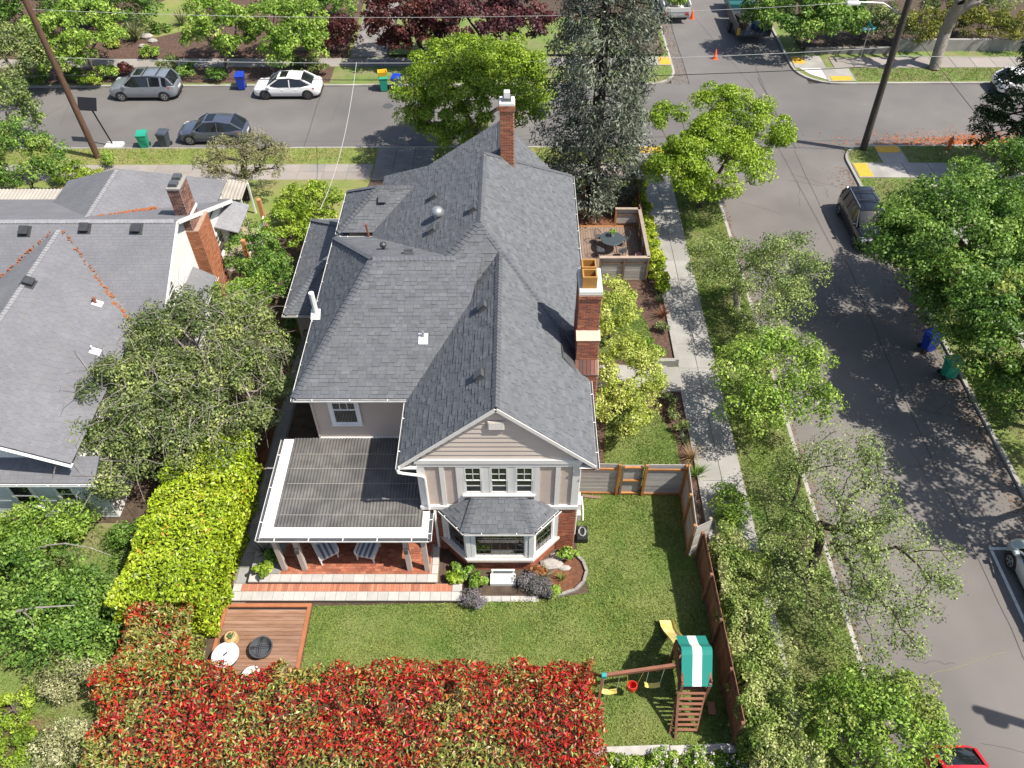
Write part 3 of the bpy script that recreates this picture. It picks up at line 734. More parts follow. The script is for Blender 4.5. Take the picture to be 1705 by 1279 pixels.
# walls
wl = MB()
wl.box(-3.37, 2.06, 16.46, 33.4, ZG-.2, 5.98)
wl.box(-7.6, -3.3, 19.78, 28.5, ZG-.2, 5.96)
wl.box(-7.55, -3.3, 29.6, 32.2, ZG-.2, 5.95)
wl.box(-10.15, -7.5, 27.4, 33.9, ZG-.2, 3.05)
wl.box(-4.8, 1.6, 31, 33.6, ZG-.2, 6.0)
wl.add([(-3.37, 16.46, 5.9), (2.06, 16.46, 5.9), (-.66, 16.46, 8.42), (-3.37, 18.5, 5.9), (2.06, 18.5, 5.9), (-.66, 18.5, 8.42)], [(0,1,2),(3,5,4)])
wall = wl.build('wall', M['stucco'], H)
Ff = WF((0, 16.46, 0), (1, 0, 0))
sl_ = (8.42-5.9)/2.715
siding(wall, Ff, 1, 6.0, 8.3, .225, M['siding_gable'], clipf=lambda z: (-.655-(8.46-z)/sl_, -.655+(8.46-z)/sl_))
# rake boards, frieze, soffits, gable vent
tb = MB()
for sx, xe in ((-1, -3.96), (1, 2.60)):
    p = Vector((GX, GF-.012, GZ-.10)); q = Vector((xe, GF-.012, 5.70)); tb.beam(p, q, .03, .13)
    tb.add([(GX, GF+.02, GZ-.17), (xe, GF+.02, 5.63), (xe, 16.44, 5.63), (GX, 16.44, GZ-.17)], [(0,1,2,3)])
tb.box(-3.46, 2.14, 16.375, 16.452, 5.80, 6.0); tb.box(-3.40, 2.09, 16.40, 16.455, 5.62, 5.795)
for x0, x1 in ((-3.42, -3.16), (-2.66, -2.50), (-2.10, -1.88), (.56, .74), (1.28, 1.44), (1.86, 2.11)): tb.box(x0, x1, 16.41, 16.457, 3.36, 5.615)
tb.box(-1.20, -.99, 16.42, 16.457, 4.1, 5.61); tb.box(-.34, -.13, 16.42, 16.457, 4.1, 5.61)
tb.box(-3.46, 2.13, 16.37, 16.46, 3.17, 3.355)
tb.box(-1.92, .60, 16.33, 16.45, 3.99, 4.06); tb.box(-1.86, .54, 16.425, 16.457, 4.07, 4.10)
tb.box(2.055, 2.09, 16.47, 16.75, 3.2, 5.75); tb.box(-3.405, -3.372, 16.47, 16.75, 3.2, 5.75)
tb.box(-3.96, -3.40, 16.30, 16.44, 5.60, 5.66); tb.box(2.09, 2.60, 16.30, 16.44, 5.60, 5.66)
split_build(tb, 'trim_board', M['trim'], H)
vt = MB().box(-.95, -.41, 16.36, 16.40, 7.58, 7.96).build('gable_vent', M['siding_gable'], H)
sv = MB(); [sv.box(-.92, -.44, 16.35, 16.362, 7.60+.05*i, 7.625+.05*i) for i in range(7)]; sv.build('louvre', M['trim'], vt)
for x in (-1.84, -.95, -.09): window(H, WF((x+.02, 16.45, 4.13), (1, 0, 0)), .58, 1.43, trim=.055, upper=(2, 2), lower=(1, 2), sill=False)
# side window and siding of the left wing above the porch
Fw = WF((-7.62, 19.76, 0), (1, 0, 0))
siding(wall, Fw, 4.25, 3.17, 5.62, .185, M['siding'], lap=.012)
MB().box(-7.66, -7.58, 19.70, 19.79, 3.1, 5.7).build('corner_board', M['siding'], H)
MB().box(-7.6, -3.4, 19.66, 19.74, 3.12, 3.18).build('flashing', M['gutter'], H)
window(H, WF((-6.88, 19.685, 4.07), (1, 0, 0)), .90, 1.52, trim=.12, upper=(3, 2), lower=(1, 1), sill=True)
sf = MB(); sf.box(WX0+.05, -3.9, 19.32, 19.76, 5.64, 5.68); sf.box(WX0+.05, -7.55, 19.76, 28.8, 5.64, 5.68); sf.box(2.06, 2.58, 16.3, 33.6, 5.60, 5.64); sf.box(-3.94, -3.37, 16.5, 19.3, 5.60, 5.64)
split_build(sf, 'soffit', M['trim'], H)
fs = MB(); fs.box(WX0+.02, WX0+.05, 19.3, 28.9, 5.63, 5.80); fs.box(WX0+.05, -3.95, 19.29, 19.32, 5.63, 5.80); fs.box(2.58, 2.61, 16.25, 33.7, 5.60, 5.76); fs.box(-3.97, -3.94, 16.25, 19.28, 5.60, 5.76)
split_build(fs, 'fascia', M['trim'], H)
# gutters and downpipes
gutter(H, (WX0, 19.28, 5.82), (-3.98, 19.28, 5.82), (0, -1, 0)); gutter(H, (WX0-.005, 28.9, 5.82), (WX0-.005, 19.2, 5.82), (-1, 0, 0))
gutter(H, (2.625, 16.2, 5.80), (2.625, 20.2, 5.80), (1, 0, 0)); gutter(H, (2.635, 22.4, 5.82), (2.635, 33.8, 5.82), (1, 0, 0))
gutter(H, (-3.975, 19.15, 5.78), (-3.975, 16.2, 5.78), (-1, 0, 0))
gutter(H, (-8.0, 32.5, 5.82), (-8.0, 29.2, 5.82), (-1, 0, 0)); gutter(H, (-5.85, 28.93, 5.82), (WX0, 28.93, 5.82), (0, 1, 0)); gutter(H, (-5.2, 33.8, 5.82), (-5.2, 32.9, 5.82), (-1, 0, 0))
gutter(H, (-10.52, 34.3, LZ-.02), (-10.52, 26.9, LZ-.02), (-1, 0, 0)); gutter(H, (-10.55, 26.98, LZ-.02), (-8.0, 26.98, LZ-.02), (0, -1, 0)); gutter(H, (-8.6, 34.32, LZ-.02), (-10.5, 34.32, LZ-.02), (0, 1, 0))
for i in range(3):
    p, q = Vector((*BE[i], BZ-.02)), Vector((*BE[i+1], BZ-.02)); d = (q-p).normalized(); gutter(H, p, q, (d.y, -d.x, 0), w=.08, h=.07)
MB().tube([(-4.03, 16.25, 5.70), (-4.0, 16.22, 5.55), (-3.85, 16.28, 5.42), (-3.28, 16.34, 5.22), (-3.17, 16.36, 5.10), (-3.16, 16.37, 4.9), (-3.16, 16.37, 3.2)], .05, 8).build('downpipe', M['gutter'], H, auto=40)
MB().tube([(-2.97, 16.38, 3.1), (-2.97, 16.30, 2.95), (-2.97, 16.30, .85)], .05, 8).build('downpipe', M['white'], H, auto=40)
MB().tube([(2.70, 16.6, 5.7), (2.5, 16.9, 5.5), (2.16, 17.0, 5.3), (2.16, 17.0, .6)], .045, 8).build('downpipe', M['gutter'], H, auto=40)
MB().tube([(-8.06, 29.3, 5.75), (-7.8, 29.32, 5.5), (-7.62, 29.35, 5.3), (-7.62, 29.35, 4.4)], .045, 8).build('downpipe', M['gutter'], H, auto=40)
# ground floor brick front and bay window
brick_block(H, 'brick_wall', -3.34, -2.62, 16.44, 16.9, ZG-.1, 3.17, RED, 'FR')
brick_block(H, 'brick_wall', 1.42, 2.10, 16.44, 18.6, ZG-.1, 3.17, RED, 'FR')
SZ = 1.32
BW = [(-2.68, 16.45), (-1.78, 15.56), (.48, 15.56), (1.38, 16.45)]
cb = MB().prism([BW[0], BW[1], BW[2], BW[3], (1.3, 16.6), (-2.6, 16.6)], ZG-.1, SZ-.12).build('bay_base', M['mortar_red'], H); bm_ = MB()
for i in range(3):
    p, q = Vector((*BW[i], ZG-.1)), Vector((*BW[i+1], ZG-.1)); brick_face(bm_, p, q-p, (0, 0, 1), (q-p).length, SZ-.03-ZG, RED)
bm_.build('bricks', M['brick'], cb, cols=True, kind='stuff')
def off(pts, d): return [(p[0]+(-d if p[0] < -.6 else d)*k, p[1]-d) for p, k in zip(pts, (1.2, .5, .5, 1.2))]
so_ = off(BW, .14)
MB().prism([(so_[0][0]-.02, 16.44), so_[1], so_[2], (so_[3][0]+.02, 16.44)], SZ-.14, SZ).build('bay_sill', plain('sill_cream', (.62, .56, .51), .6), H)
hd = off(BW, .03)
MB().prism([(hd[0][0], 16.43), hd[1], hd[2], (hd[3][0], 16.43)], BZ-.16, BZ-.07).build('bay_header', M['trim'], H)
bp_ = MB()
for (x, y) in BW[:]: bp_.bbox(x, y+.02, (SZ+BZ)/2-.04, .17, .15, BZ-SZ-.08)
split_build(bp_, 'bay_post', M['white'], H)
for i, (c_, r_) in enumerate(((3, 4), (6, 4), (4, 4))):
    p, q = Vector((*BW[i], SZ)), Vector((*BW[i+1], SZ)); d = (q-p); L = d.length; d.normalize()
    if i != 1: window(H, WF(p+d*.18, d), L-.36, BZ-SZ-.30, sash=False, trim=.07, lower=(c_, r_), glass=M['glass'], sill=False)
    else:
        w_ = window(H, WF(p+d*.22+Vector((0,0,.09)), d), L-.44, BZ-SZ-.34, sash=False, trim=.12, lower=(6, 4), glass=M['glass'], sill=False)
MB().prism([(BW[0][0]+.1, 16.44), (BW[1][0]+.05, BW[1][1]+.1), (BW[2][0]-.05, BW[2][1]+.1), (BW[3][0]-.1, 16.44)], SZ-.02, SZ+.01).build('bay_floor', plain('interior_floor', (.14, .10, .07), .5), H)
tb_ = thing('dining_table', 'pale round table just inside the bay window', 'table', (-.75, 16.05, SZ)); MB().lathe([(.68, .40), (.70, .42), (.70, .44), (.68, .45)], (-.75, 16.08, SZ), 28, 1, .55).build('table_top', plain('interior_table', (.62, .60, .55), .5), tb_); MB().lathe([(.2, .0), (.06, .08), (.06, .40)], (-.75, 16.08, SZ), 12).build('pedestal', M['wood_brown'], tb_)
ch_ = thing('dining_chair', 'orange wooden chair just inside the bay window', 'chair', (.2, 15.9, SZ))
MB().box(.10, .36, 15.72, 15.76, SZ+.3, SZ+.95).build('backrest', M['cedar'], ch_); MB().box(.08, .38, 15.76, 16.1, SZ+.35, SZ+.40).build('seat', M['cedar'], ch_)
for x in (.11, .33):
    for y in (15.74, 16.06): MB().box(x, x+.03, y, y+.03, SZ+.01, SZ+.35).build('leg', M['cedar'], ch_)
# basement light well and small wall boxes
ww = thing('window_well', 'white framed basement window well below the bay window', 'window well', (-.55, 15.1, ZG))
MB().box(-.98, -.12, 15.30, 15.36, ZG, ZG+.36).build('frame', M['white'], ww); MB().box(-1.02, -.08, 14.86, 15.29, ZG, ZG+.16).build('cover', plain('well_cover', (.60, .60, .58), .35), ww); MB().box(-.9, -.2, 15.285, 15.298, ZG+.2, ZG+.31).build('pane', M['glass_dark'], ww)
# chimney on the right wall: three steps and two clay flues
CH = [(2.12, 2.92, 20.30, 22.40, ZG, 6.05), (2.12, 2.90, 20.66, 22.35, 6.05, 7.42), (2.12, 2.88, 21.02, 22.25, 7.42, 9.02)]
ck = brick_block(H, 'chimney', *CH[0], RED, 'FRL', M['mortar']); ck2 = brick_block(H, 'chimney_stack', *CH[1], RED, 'FRLB', M['mortar']); ck3 = brick_block(H, 'chimney_stack', *CH[2], RED, 'FRLB', M['mortar'])
x0, x1 = 2.08, 2.94
cp = MB(); cp.add([(x0, 20.27, 6.02), (x1, 20.27, 6.02), (x1, 20.68, 6.42), (x0, 20.68, 6.42), (x0, 20.68, 6.02), (x1, 20.68, 6.02)], [(0,1,2,3),(0,3,4),(1,5,2),(0,4,5,1)]); cp.build('shoulder', M['mortar'], ck)
sb_ = MB()
for i in range(6):
    xa = x0+.015+i*(x1-x0-.02)/6; V = [(xa, 20.26, 6.03), (xa+.12, 20.26, 6.03), (xa+.12, 20.67, 6.43), (xa, 20.67, 6.43)]; c = random.choice(DRK)
    sb_.slab([(v[0], v[1], v[2]+.02) for v in V], .04, c)
sb_.build('bricks', M['brick'], ck, cols=True, kind='stuff')
MB().add([(x0, 20.63, 7.40), (x1, 20.63, 7.40), (x1, 21.04, 7.56), (x0, 21.04, 7.56), (x0, 21.04, 7.38), (x1, 21.04, 7.38)], [(0,1,2,3),(0,3,4),(1,5,2),(0,4,5,1)]).build('shoulder_cap', plain('stone_cap', (.52, .42, .32), .85), ck2)
brick_block(ck3, 'collar', 2.09, 2.91, 20.97, 22.30, 9.02, 9.25, RED, 'FRLB', M['mortar'])
MB().bbox(2.50, 21.63, 9.31, .80, 1.30, .12, b=.02).build('cap', plain('cap_white', (.66, .65, .62), .7), ck3)
for y0 in (21.14, 21.68):
    fl = MB()
    X0, X1, Y0, Y1, Z0, Z1, tt = 2.20, 2.70, y0, y0+.46, 9.3, 9.86, .05
    for (p0, p1, q0, q1) in ((X0, X1, Y0, Y0+tt), (X0, X1, Y1-tt, Y1), (X0, X0+tt, Y0+tt, Y1-tt), (X1-tt, X1, Y0+tt, Y1-tt)): fl.box(p0, p1, q0, q1, Z0, Z1)
    fl.build('flue', M['terracotta'], ck3)
MB().slab([(1.62, 20.5, 6.76), (2.12, 20.2, 6.25), (2.12, 22.4, 6.30), (1.62, 22.4, 6.78)], .05).build('cricket', M['lead'], ck)
MB().tube([(2.13, 20.31, 5.95), (2.13, 20.9, 6.52), (2.13, 21.05, 6.75)], .03, 5).build('flashing', M['lead'], ck)
# far chimney
ck = brick_block(H, 'chimney', -.72, -.14, 30.45, 31.0, 8.2, 10.95, ORG[:2]+RED, 'FRLB'); brick_block(ck, 'collar', -.76, -.10, 30.41, 31.04, 10.95, 11.2, RED, 'FRLB')
MB().bbox(-.43, 30.72, 11.25, .62, .62, .10, b=.02).build('cap', M['white'], ck); MB().bbox(-.43, 30.72, 11.36, .36, .36, .14).build('flue_box', M['lead'], ck); MB().bbox(-.43, 30.72, 11.55, .24, .24, .26).build('flue_top', M['white'], ck)
# roof vents and pipes
def on_plane(u, v, P):
    p, q, r = [Vector(x) for x in P]; n = (q-p).cross(r-p).normalized(); d = g(u, v, 0)-CAMV; t = (p-CAMV).dot(n)/d.dot(n); return CAMV+d*t, n
PL_A = [(a['xl'], a['y1'], E_), (a['xl'], a['y0'], E_), (a['rx'], a['ra'], a['rz'])]; PL_G = [(-3.96, 22.0, 5.80), (-3.96, GF, 5.80), (GX, GF, GZ)]
PL_W = [(WX0, 19.3, E_), (-2.6, 19.3, E_), (-5.36, WY, WZ)]; PL_B = [(-5.8, 28.9, E_), (WX0, 28.9, E_), (-5.36, WY, WZ)]; PL_R = [(-7.98, 29.25, E_), (-5.2, 29.25, E_), (-6.25, 30.9, 7.15)]
def vent(u, v, P, s=.3, mt=None, parent=None, h=.13):
    p, n = on_plane(u, v, P); up = Vector((0,0,1)); x = up.cross(n).normalized(); y = n.cross(x)
    mx = Matrix(((x.x,y.x,n.x,p.x),(x.y,y.y,n.y,p.y),(x.z,y.z,n.z,p.z),(0,0,0,1)))
    mb = MB(); mb.box(-s*.75, s*.75, -s*.75, s*.75, .022, .03, M=mx); mb.box(-s/2, s/2, -s/2, s/2, .03, .03+h, M=mx); mb.box(-s*.56, s*.56, -s*.56, s*.56, .03+h, .05+h, M=mx)
    return mb.build('roof_vent', mt or M['lead'], parent or H)
vent(724, 328, PL_A, .28); vent(789, 349, PL_A, .28); vent(721, 384, PL_A, .3); vent(637, 333, PL_R, .3); vent(680, 423, PL_B, .3)
vent(806, 511, PL_G, .3); vent(801, 626, PL_G, .3)
p, n = on_plane(729, 361, PL_A); MB().lathe([(.15, 0), (.15, .18), (.24, .2), (.27, .3), (.2, .44), (.06, .5)], (p.x, p.y, p.z-.05), 14).build('turbine_vent', M['grey_metal'], H, auto=50)
def pipe(u, v, P, r, h, mt, plate=None, parent=None, cap=None):
    p, n = on_plane(u, v, P); mb = MB().tube([p-n*.05, p+Vector((0,0,h))], r, 8)
    o = mb.build('vent_pipe', mt, parent or H, auto=40)
    if plate:
        up = Vector((0,0,1)); x = up.cross(n).normalized(); y = n.cross(x)
        mx = Matrix(((x.x,y.x,n.x,p.x),(x.y,y.y,n.y,p.y),(x.z,y.z,n.z,p.z),(0,0,0,1)))
        MB().box(-.17, .17, -.26, .14, .024, .034, M=mx).build('flashing_plate', plate, o)
    if cap: MB().lathe([(r*1.9, 0), (r*1.9, .1), (r*.6, .16)], (p.x, p.y, p.z+h), 10).build('pipe_cap', cap, o)
pipe(705, 562, PL_W, .05, .28, M['grey_metal'], M['white']); pipe(526, 521, PL_W, .10, .95, M['white'], M['gutter'])
pipe(639, 416, PL_B, .07, .2, M['dark'], M['lead'], cap=M['dark']); pipe(656, 400, PL_B, .03, .3, M['white'], M['lead'])
MB().tube([(-6.55, 29.05, 5.2), (-6.6, 28.98, 6.5)], .05, 7).build('vent_pipe', plain('rust', (.25, .09, .05), .8), H)
# ---------------------------------------------------------------- porch
PR = thing('porch', 'white framed porch with corrugated clear roof and brick floor, left of the gable', 'porch', (-6, 17, ZG))
X0, X1, Y0, Y1, PZ = -9.02, -3.14, 15.24, 19.68, 3.10
fr = MB()
for b_ in ((X0, X1, Y0, Y0+.44), (X0, X0+.42, Y0+.44, Y1), (X1-.42, X1, Y0+.44, 16.35), (X0+.42, -7.64, Y1-.25, Y1)): fr.box(b_[0], b_[1], b_[2], b_[3], PZ-.06, PZ)
split_build(fr, 'roof_border', plain('border_white', (.80, .79, .77), .6, c2=(.70, .69, .67), scale=2.0), PR)
fr = MB(); fr.box(X0+.06, X1-.06, Y0+.06, Y0+.2, PZ-.32, PZ-.062); fr.box(X0+.06, X0+.2, Y0+.2, Y1, PZ-.32, PZ-.062); fr.box(X1-.2, X1-.06, Y0+.2, 16.3, PZ-.32, PZ-.062)
for i in range(5): fr.box(X0+.3, X1-.5, Y0+.9+.72*i, Y0+.98+.72*i, PZ-.16, PZ-.075)
split_build(fr, 'beam', M['trim'], PR)
pl, nt_, b_ = _nodes('polycarbonate'); M['poly_sheet'] = M['poly']
npan = 8; px0, px1, py0, py1 = X0+.44, X1-.26, Y0+.42, Y1-.01
for k in range(npan):
    xa = px0+(px1-px0)*k/npan; xb = px0+(px1-px0)*(k+1)/npan
    if xb > -3.36: xb = -3.36
    nx = 40; V = []; F = []
    ys = np.linspace(py0, py1, 6)
    for j, y in enumerate(ys):
        for i in range(nx+1):
            x = xa+(xb-xa+.03)*i/nx; V.append((x, y, PZ+.028+.017*math.sin(2*math.pi*x/.118)+.012*(k % 2)+.05*(y-py0)/4.0))
    for j in range(5):
        for i in range(nx): F.append((j*(nx+1)+i, j*(nx+1)+i+1, (j+1)*(nx+1)+i+1, (j+1)*(nx+1)+i))
    MB().add(V, F).build('roof_sheet', M['poly'], PR, smooth=True)
bt = MB()
for i in range(5): bt.box(px0+.1, px1-.15, py0+.48+.68*i, py0+.50+.68*i, PZ+.055+.0085*i, PZ+.064+.0085*i)
split_build(bt, 'batten', plain('batten', (.30, .28, .25), .7), PR)
gutter(PR, (X0-.06, Y0, PZ-.03), (X1+.04, Y0, PZ-.03), (0, -1, 0), w=.13); gutter(PR, (X0, Y1, PZ-.03), (X0, Y0-.1, PZ-.03), (-1, 0, 0), w=.13); gutter(PR, (X1, Y0-.1, PZ-.03), (X1, 16.3, PZ-.03), (1, 0, 0), w=.13)
for x, w in ((-8.60, .17), (-7.86, .17), (-3.98, .17), (-3.34, .17)):
    ps = MB().bbox(x, 15.34, (.85+PZ-.3)/2, w, w, PZ-.3-.85).build('post', plain('post_beige', (.44, .37, .33), .7), PR)
    if x in (-7.86, -3.98):
        MB().bbox(x, 15.20, 2.28, .13, .11, .24).build('lantern', M['dark'], ps)
for y in (17.3, 19.5): MB().bbox(-8.60, y, (.85+PZ-.3)/2, .16, .16, PZ-.3-.85).build('post', M['post_beige'], PR)
FZ = .85
base = MB(); base.box(-9.85, -2.95, 14.86, 19.8, ZG-.1, FZ-.02); base.box(-10.40, -2.06, 14.22, 14.85, ZG-.1, FZ-.21)
pb = base.build('porch_base', M['mortar_red'], PR)
bf = MB(); brick_face(bf, (-8.74, 15.14, FZ-.02), (1, 0, 0), (0, 1, 0), 5.5, 4.5, [(.30,.095,.05), (.34,.115,.06), (.26,.085,.05), (.36,.14,.08)], .21, .105, .008, .016)
brick_face(bf, (-10.1, 14.54, FZ-.21), (1, 0, 0), (0, 1, 0), 7.7, .30, [(.44,.17,.10), (.48,.20,.125), (.38,.15,.09)], .105, .29, .008, .016)
bf.build('floor_bricks', M['brick'], pb, cols=True, kind='stuff')
def pavers(x0, x1, y0, y1, z, n, mt, parent, along='x', nm='paver', h=.06):
    d = ((x1-x0) if along == 'x' else (y1-y0))/n
    me = slab_mesh((d if along == 'x' else x1-x0)-.008, (d if along == 'y' else y1-y0)-.008, mt, h=h, b=.008)
    for i in range(n):
        c = (x0+d*(i+.5), (y0+y1)/2) if along == 'x' else ((x0+x1)/2, y0+d*(i+.5))
        piece(nm, me, parent, Matrix.Translation((c[0], c[1], z)))
pc = plain('paver_pale', (.43, .41, .385), .85, c2=(.37, .355, .335), scale=3, rnd=.08, fine=.06)
pg = plain('paver_grey', (.28, .275, .27), .85, c2=(.22, .215, .21), scale=2, rnd=.12, fine=.06)
pavers(-9.86, -2.94, 14.80, 15.12, FZ+.012, 18, pc, PR); pavers(-10.42, -2.04, 14.16, 14.52, FZ-.178, 22, pc, PR)
pavers(-10.42, -10.12, 14.53, 14.84, FZ-.178, 1, pc, PR); pavers(-2.40, -2.04, 14.53, 14.84, FZ-.178, 1, pc, PR)
for i in range(3): pavers(-9.86+.36*i, -9.86+.36*(i+1), 15.14, 19.7, FZ+.01, 9, pg, PR, 'y')
pavers(-3.18, -2.94, 15.14, 16.3, FZ+.01, 3, pc, PR, 'y')
pavers(-1.98, .75, 14.22, 14.46, ZG+.03, 8, pc, PR)
pth = setp(sheet('path', rect(-10.52, -9.90, 14.1, 30), ZG+.012, M['concrete_dark'])); pavers(-10.44, -9.98, 14.3, 29.9, ZG+.05, 24, pg, pth, 'y')
# ================================================================ neighbouring house, left
NH = thing('house', 'white house with pale grey roof, orange moss in its valleys', 'house', (-20, 26, ZG))
nr = Roof(widths=(.28, .31, .34), course=.15, vary=.025, th=(.006, .007, .009))
NR = -15.15
nr.face([(-34, 23.2, 3.0), (NR, 23.2, 3.0), (NR, 29.7, 6.2), (-34, 29.7, 6.2)])
nr.face([(NR, 36.2, 3.0), (-34, 36.2, 3.0), (-34, 29.7, 6.2), (NR, 29.7, 6.2)])
nr.face([(-16.2, 17.8, 4.0), (-16.2, 25.6, 4.0), (-20.35, 29.5, 6.06), (-20.35, 17.8, 6.06)])
nr.face([(-24.5, 25.6, 4.0), (-24.5, 17.8, 4.0), (-20.35, 17.8, 6.06), (-20.35, 29.5, 6.06)])
nr.face([(-15.5, 37.2, 3.5), (-24.0, 37.2, 3.5), (-19.8, 34.8, 5.7)])
nr.face([(-15.5, 32, 3.5), (-15.5, 37.2, 3.5), (-19.8, 34.8, 5.7), (-19.8, 30.3, 5.7)])
nr.face([(-24.0, 37.2, 3.5), (-24.0, 32, 3.5), (-19.8, 30.3, 5.7), (-19.8, 34.8, 5.7)])
nr.face([(-26, 17.55, 3.15), (-15.6, 17.55, 3.15), (-15.6, 18.5, 3.55), (-26, 18.5, 3.55)])
nr.face([(-14.55, 26.3, 2.55), (-14.55, 30.3, 2.55), (-15.5, 30.3, 3.15), (-15.5, 26.3, 3.15)], t=.05)
nroof = nr.build(NH, M['shingle_n'], mat('shingle_n_piece', (.150,.151,.163), (.172,.172,.186), .9, 1.2, 6, .3, 120, rnd=.06, c3=(.142,.143,.155), scale3=.5, fine=.12, fscale=60), npiece=300)
caps(nroof, (-34, 29.7, 6.2), (NR, 29.7, 6.2), (0,-1,-.49), (0,1,-.49), M['cap_n']); caps(nroof, (-20.35, 17.8, 6.06), (-20.35, 29.3, 6.06), (1,0,-.5), (-1,0,-.5), M['cap_n'])
caps(nroof, (-19.8, 30.6, 5.7), (-19.8, 34.8, 5.7), (1,0,-.5), (-1,0,-.5), M['cap_n'])
ms = MB()
for (p, q) in (((-16.35, 25.05, 4.0), (-20.1, 29.2, 6.0)), ((-24.4, 25.1, 4.0), (-20.6, 29.2, 6.0)), ((-17.6, 32.9, 4.66), (-19.5, 30.7, 5.68))):
    p = Vector(p); q = Vector(q)
    for _ in range(130):
        t = random.random()**1.1; c = p+(q-p)*t+Vector((random.gauss(0, .06), random.gauss(0, .06), .03)); s = random.uniform(.025, .075)*(1.25-t*.6)
        ms.lathe([(s, 0), (s*.8, s*.35), (s*.3, s*.5)], c, 6)
ms.build('moss', M['moss'], nroof, kind='stuff')
nw = MB()
nw.box(-33, -15.55, 23.7, 35.7, ZG-.1, 3.1)
nw.add([(-15.55, 23.7, 3.1), (-15.55, 35.7, 3.1), (-15.55, 29.7, 6.05)], [(0, 1, 2)]); nw.add([(-16.5, 18.45, 3.2), (-24.2, 18.45, 3.2), (-24.2, 18.45, 3.95), (-20.35, 18.45, 5.85), (-16.5, 18.45, 3.95)], [(4, 3, 2, 1, 0)])
nw.box(-24.2, -16.5, 18.46, 23.8, ZG-.1, 3.9); nw.box(-26, -15.75, 17.9, 23.6, ZG-.1, 3.14); nw.box(-15.5, -14.75, 26.5, 30.2, ZG-.1, 2.6); nw.box(-23.7, -15.9, 35.6, 36.8, ZG-.1, 3.5)
nwall = nw.build('wall', M['wall_white'], NH)
siding(nwall, WF((-26, 17.89, 0), (1, 0, 0)), 10.25, ZG+.05, 3.1, .17, M['siding_white'])
window(NH, WF((-17.45, 17.82, 1.7), (1, 0, 0)), .62, .85, trim=.07, upper=(1, 1), lower=(1, 1)); window(NH, WF((-19.2, 17.82, 1.35), (1, 0, 0)), .8, 1.35, trim=.07, upper=(1, 1), lower=(1, 1))
window(NH, WF((-15.54, 27.2, 4.25-.9), (0, 1, 0)), .8, .9, trim=.09); window(NH, WF((-15.54, 33.3, 1.2), (0, 1, 0)), 1.3, 1.2, trim=.09)
tb = MB()
for (y, z) in ((23.2, 2.95), (36.2, 2.95)): MB().beam((NR+.005, 29.7, 6.1), (NR+.005, y, z-.06), .03, .2).build('rake_board', M['white'], NH)
MB().beam((-20.35, 17.79, 5.95), (-16.2, 17.79, 3.88), .2, .03).build('rake_board', M['white'], NH); MB().beam((-20.35, 17.79, 5.95), (-24.5, 17.79, 3.88), .2, .03).build('rake_board', M['white'], NH)
MB().box(-26, -15.6, 17.5, 17.53, 3.0, 3.12).build('fascia', M['white'], NH)
gutter(NH, (-26, 17.53, 3.12), (-15.55, 17.53, 3.12), (0, -1, 0)); gutter(NH, (-14.53, 26.3, 2.52), (-14.53, 30.3, 2.52), (1, 0, 0))
nk = brick_block(NH, 'chimney', -15.55, -14.95, 30.9, 32.5, ZG-.1, 4.75, ORG, 'FRB', M['mortar_red']); brick_block(NH, 'chimney_stack', -15.75, -15.17, 30.95, 32.0, 4.6, 6.95, DRK, 'FRLB')
MB().bbox(-15.46, 31.47, 7.0, .64, 1.12, .10, b=.02).build('cap', M['concrete'], nk); [MB().bbox(-15.46, y, 7.13, .36, .36, .18).build('flue', M['lead'], nk) for y in (31.2, 31.75)]
MB().bbox(-15.46, 31.47, 5.48, .72, 1.2, .10).build('flashing', M['gutter'], nk)
PN = [(-34, 23.2, 3.0), (NR, 23.2, 3.0), (NR, 29.7, 6.2)]; PN2 = [(-16.2, 17.8, 4.0), (-16.2, 25.6, 4.0), (-20.35, 29.5, 6.06)]
for u, v in ((42, 386), (142, 381), (228, 382)): vent(u, v, PN, .36, M['dark'], NH, .16)
vent(47, 472, PN2, .36, M['dark'], NH, .16); pipe(160, 505, PN2, .07, .32, plain('rust', (.25, .09, .05), .8), M['white'], NH); pipe(156, 585, PN2, .04, .3, M['white'], M['white'], NH)
sp = thing('side_porch', 'small white porch with clutter behind the brick chimney of the white house', 'porch', (-14.6, 34.6, ZG))
MB().box(-15.5, -13.7, 32.7, 36.6, ZG, .95).build('floor', M['wood_pale'], sp)
for y in (32.8, 36.4): MB().bbox(-13.8, y, 1.9, .2, .2, 1.9).build('post', plain('porch_post', (.50, .22, .10), .7), sp)
r_ = MB(); r_.box(-13.78, -13.7, 32.9, 36.4, 1.75, 1.85); [r_.box(-13.76, -13.72, 33+.25*i, 33.04+.25*i, .95, 1.75) for i in range(14)]; r_.build('railing', M['white'], sp)
MB().slab([(-14.35, 33.9, 2.5), (-14.35, 36.4, 2.5), (-15.5, 36.4, 2.85), (-15.5, 33.9, 2.85)], .06).build('porch_roof', M['cap_n'], sp)
for nm, x, y, cc, lb in (('flower_pot', -14.1, 34.0, (.55, .13, .05), 'orange pot on the small white side porch'), ('storage_box', -14.3, 33.4, (.12, .2, .32), 'blue box on the small white side porch')):
    single(nm, MB().lathe([(.16, 0), (.22, .3), (.2, .32)], (x, y, .955), 10), plain(nm+'_m', cc, .6), lb, nm.split('_')[1], (x, y, .955))
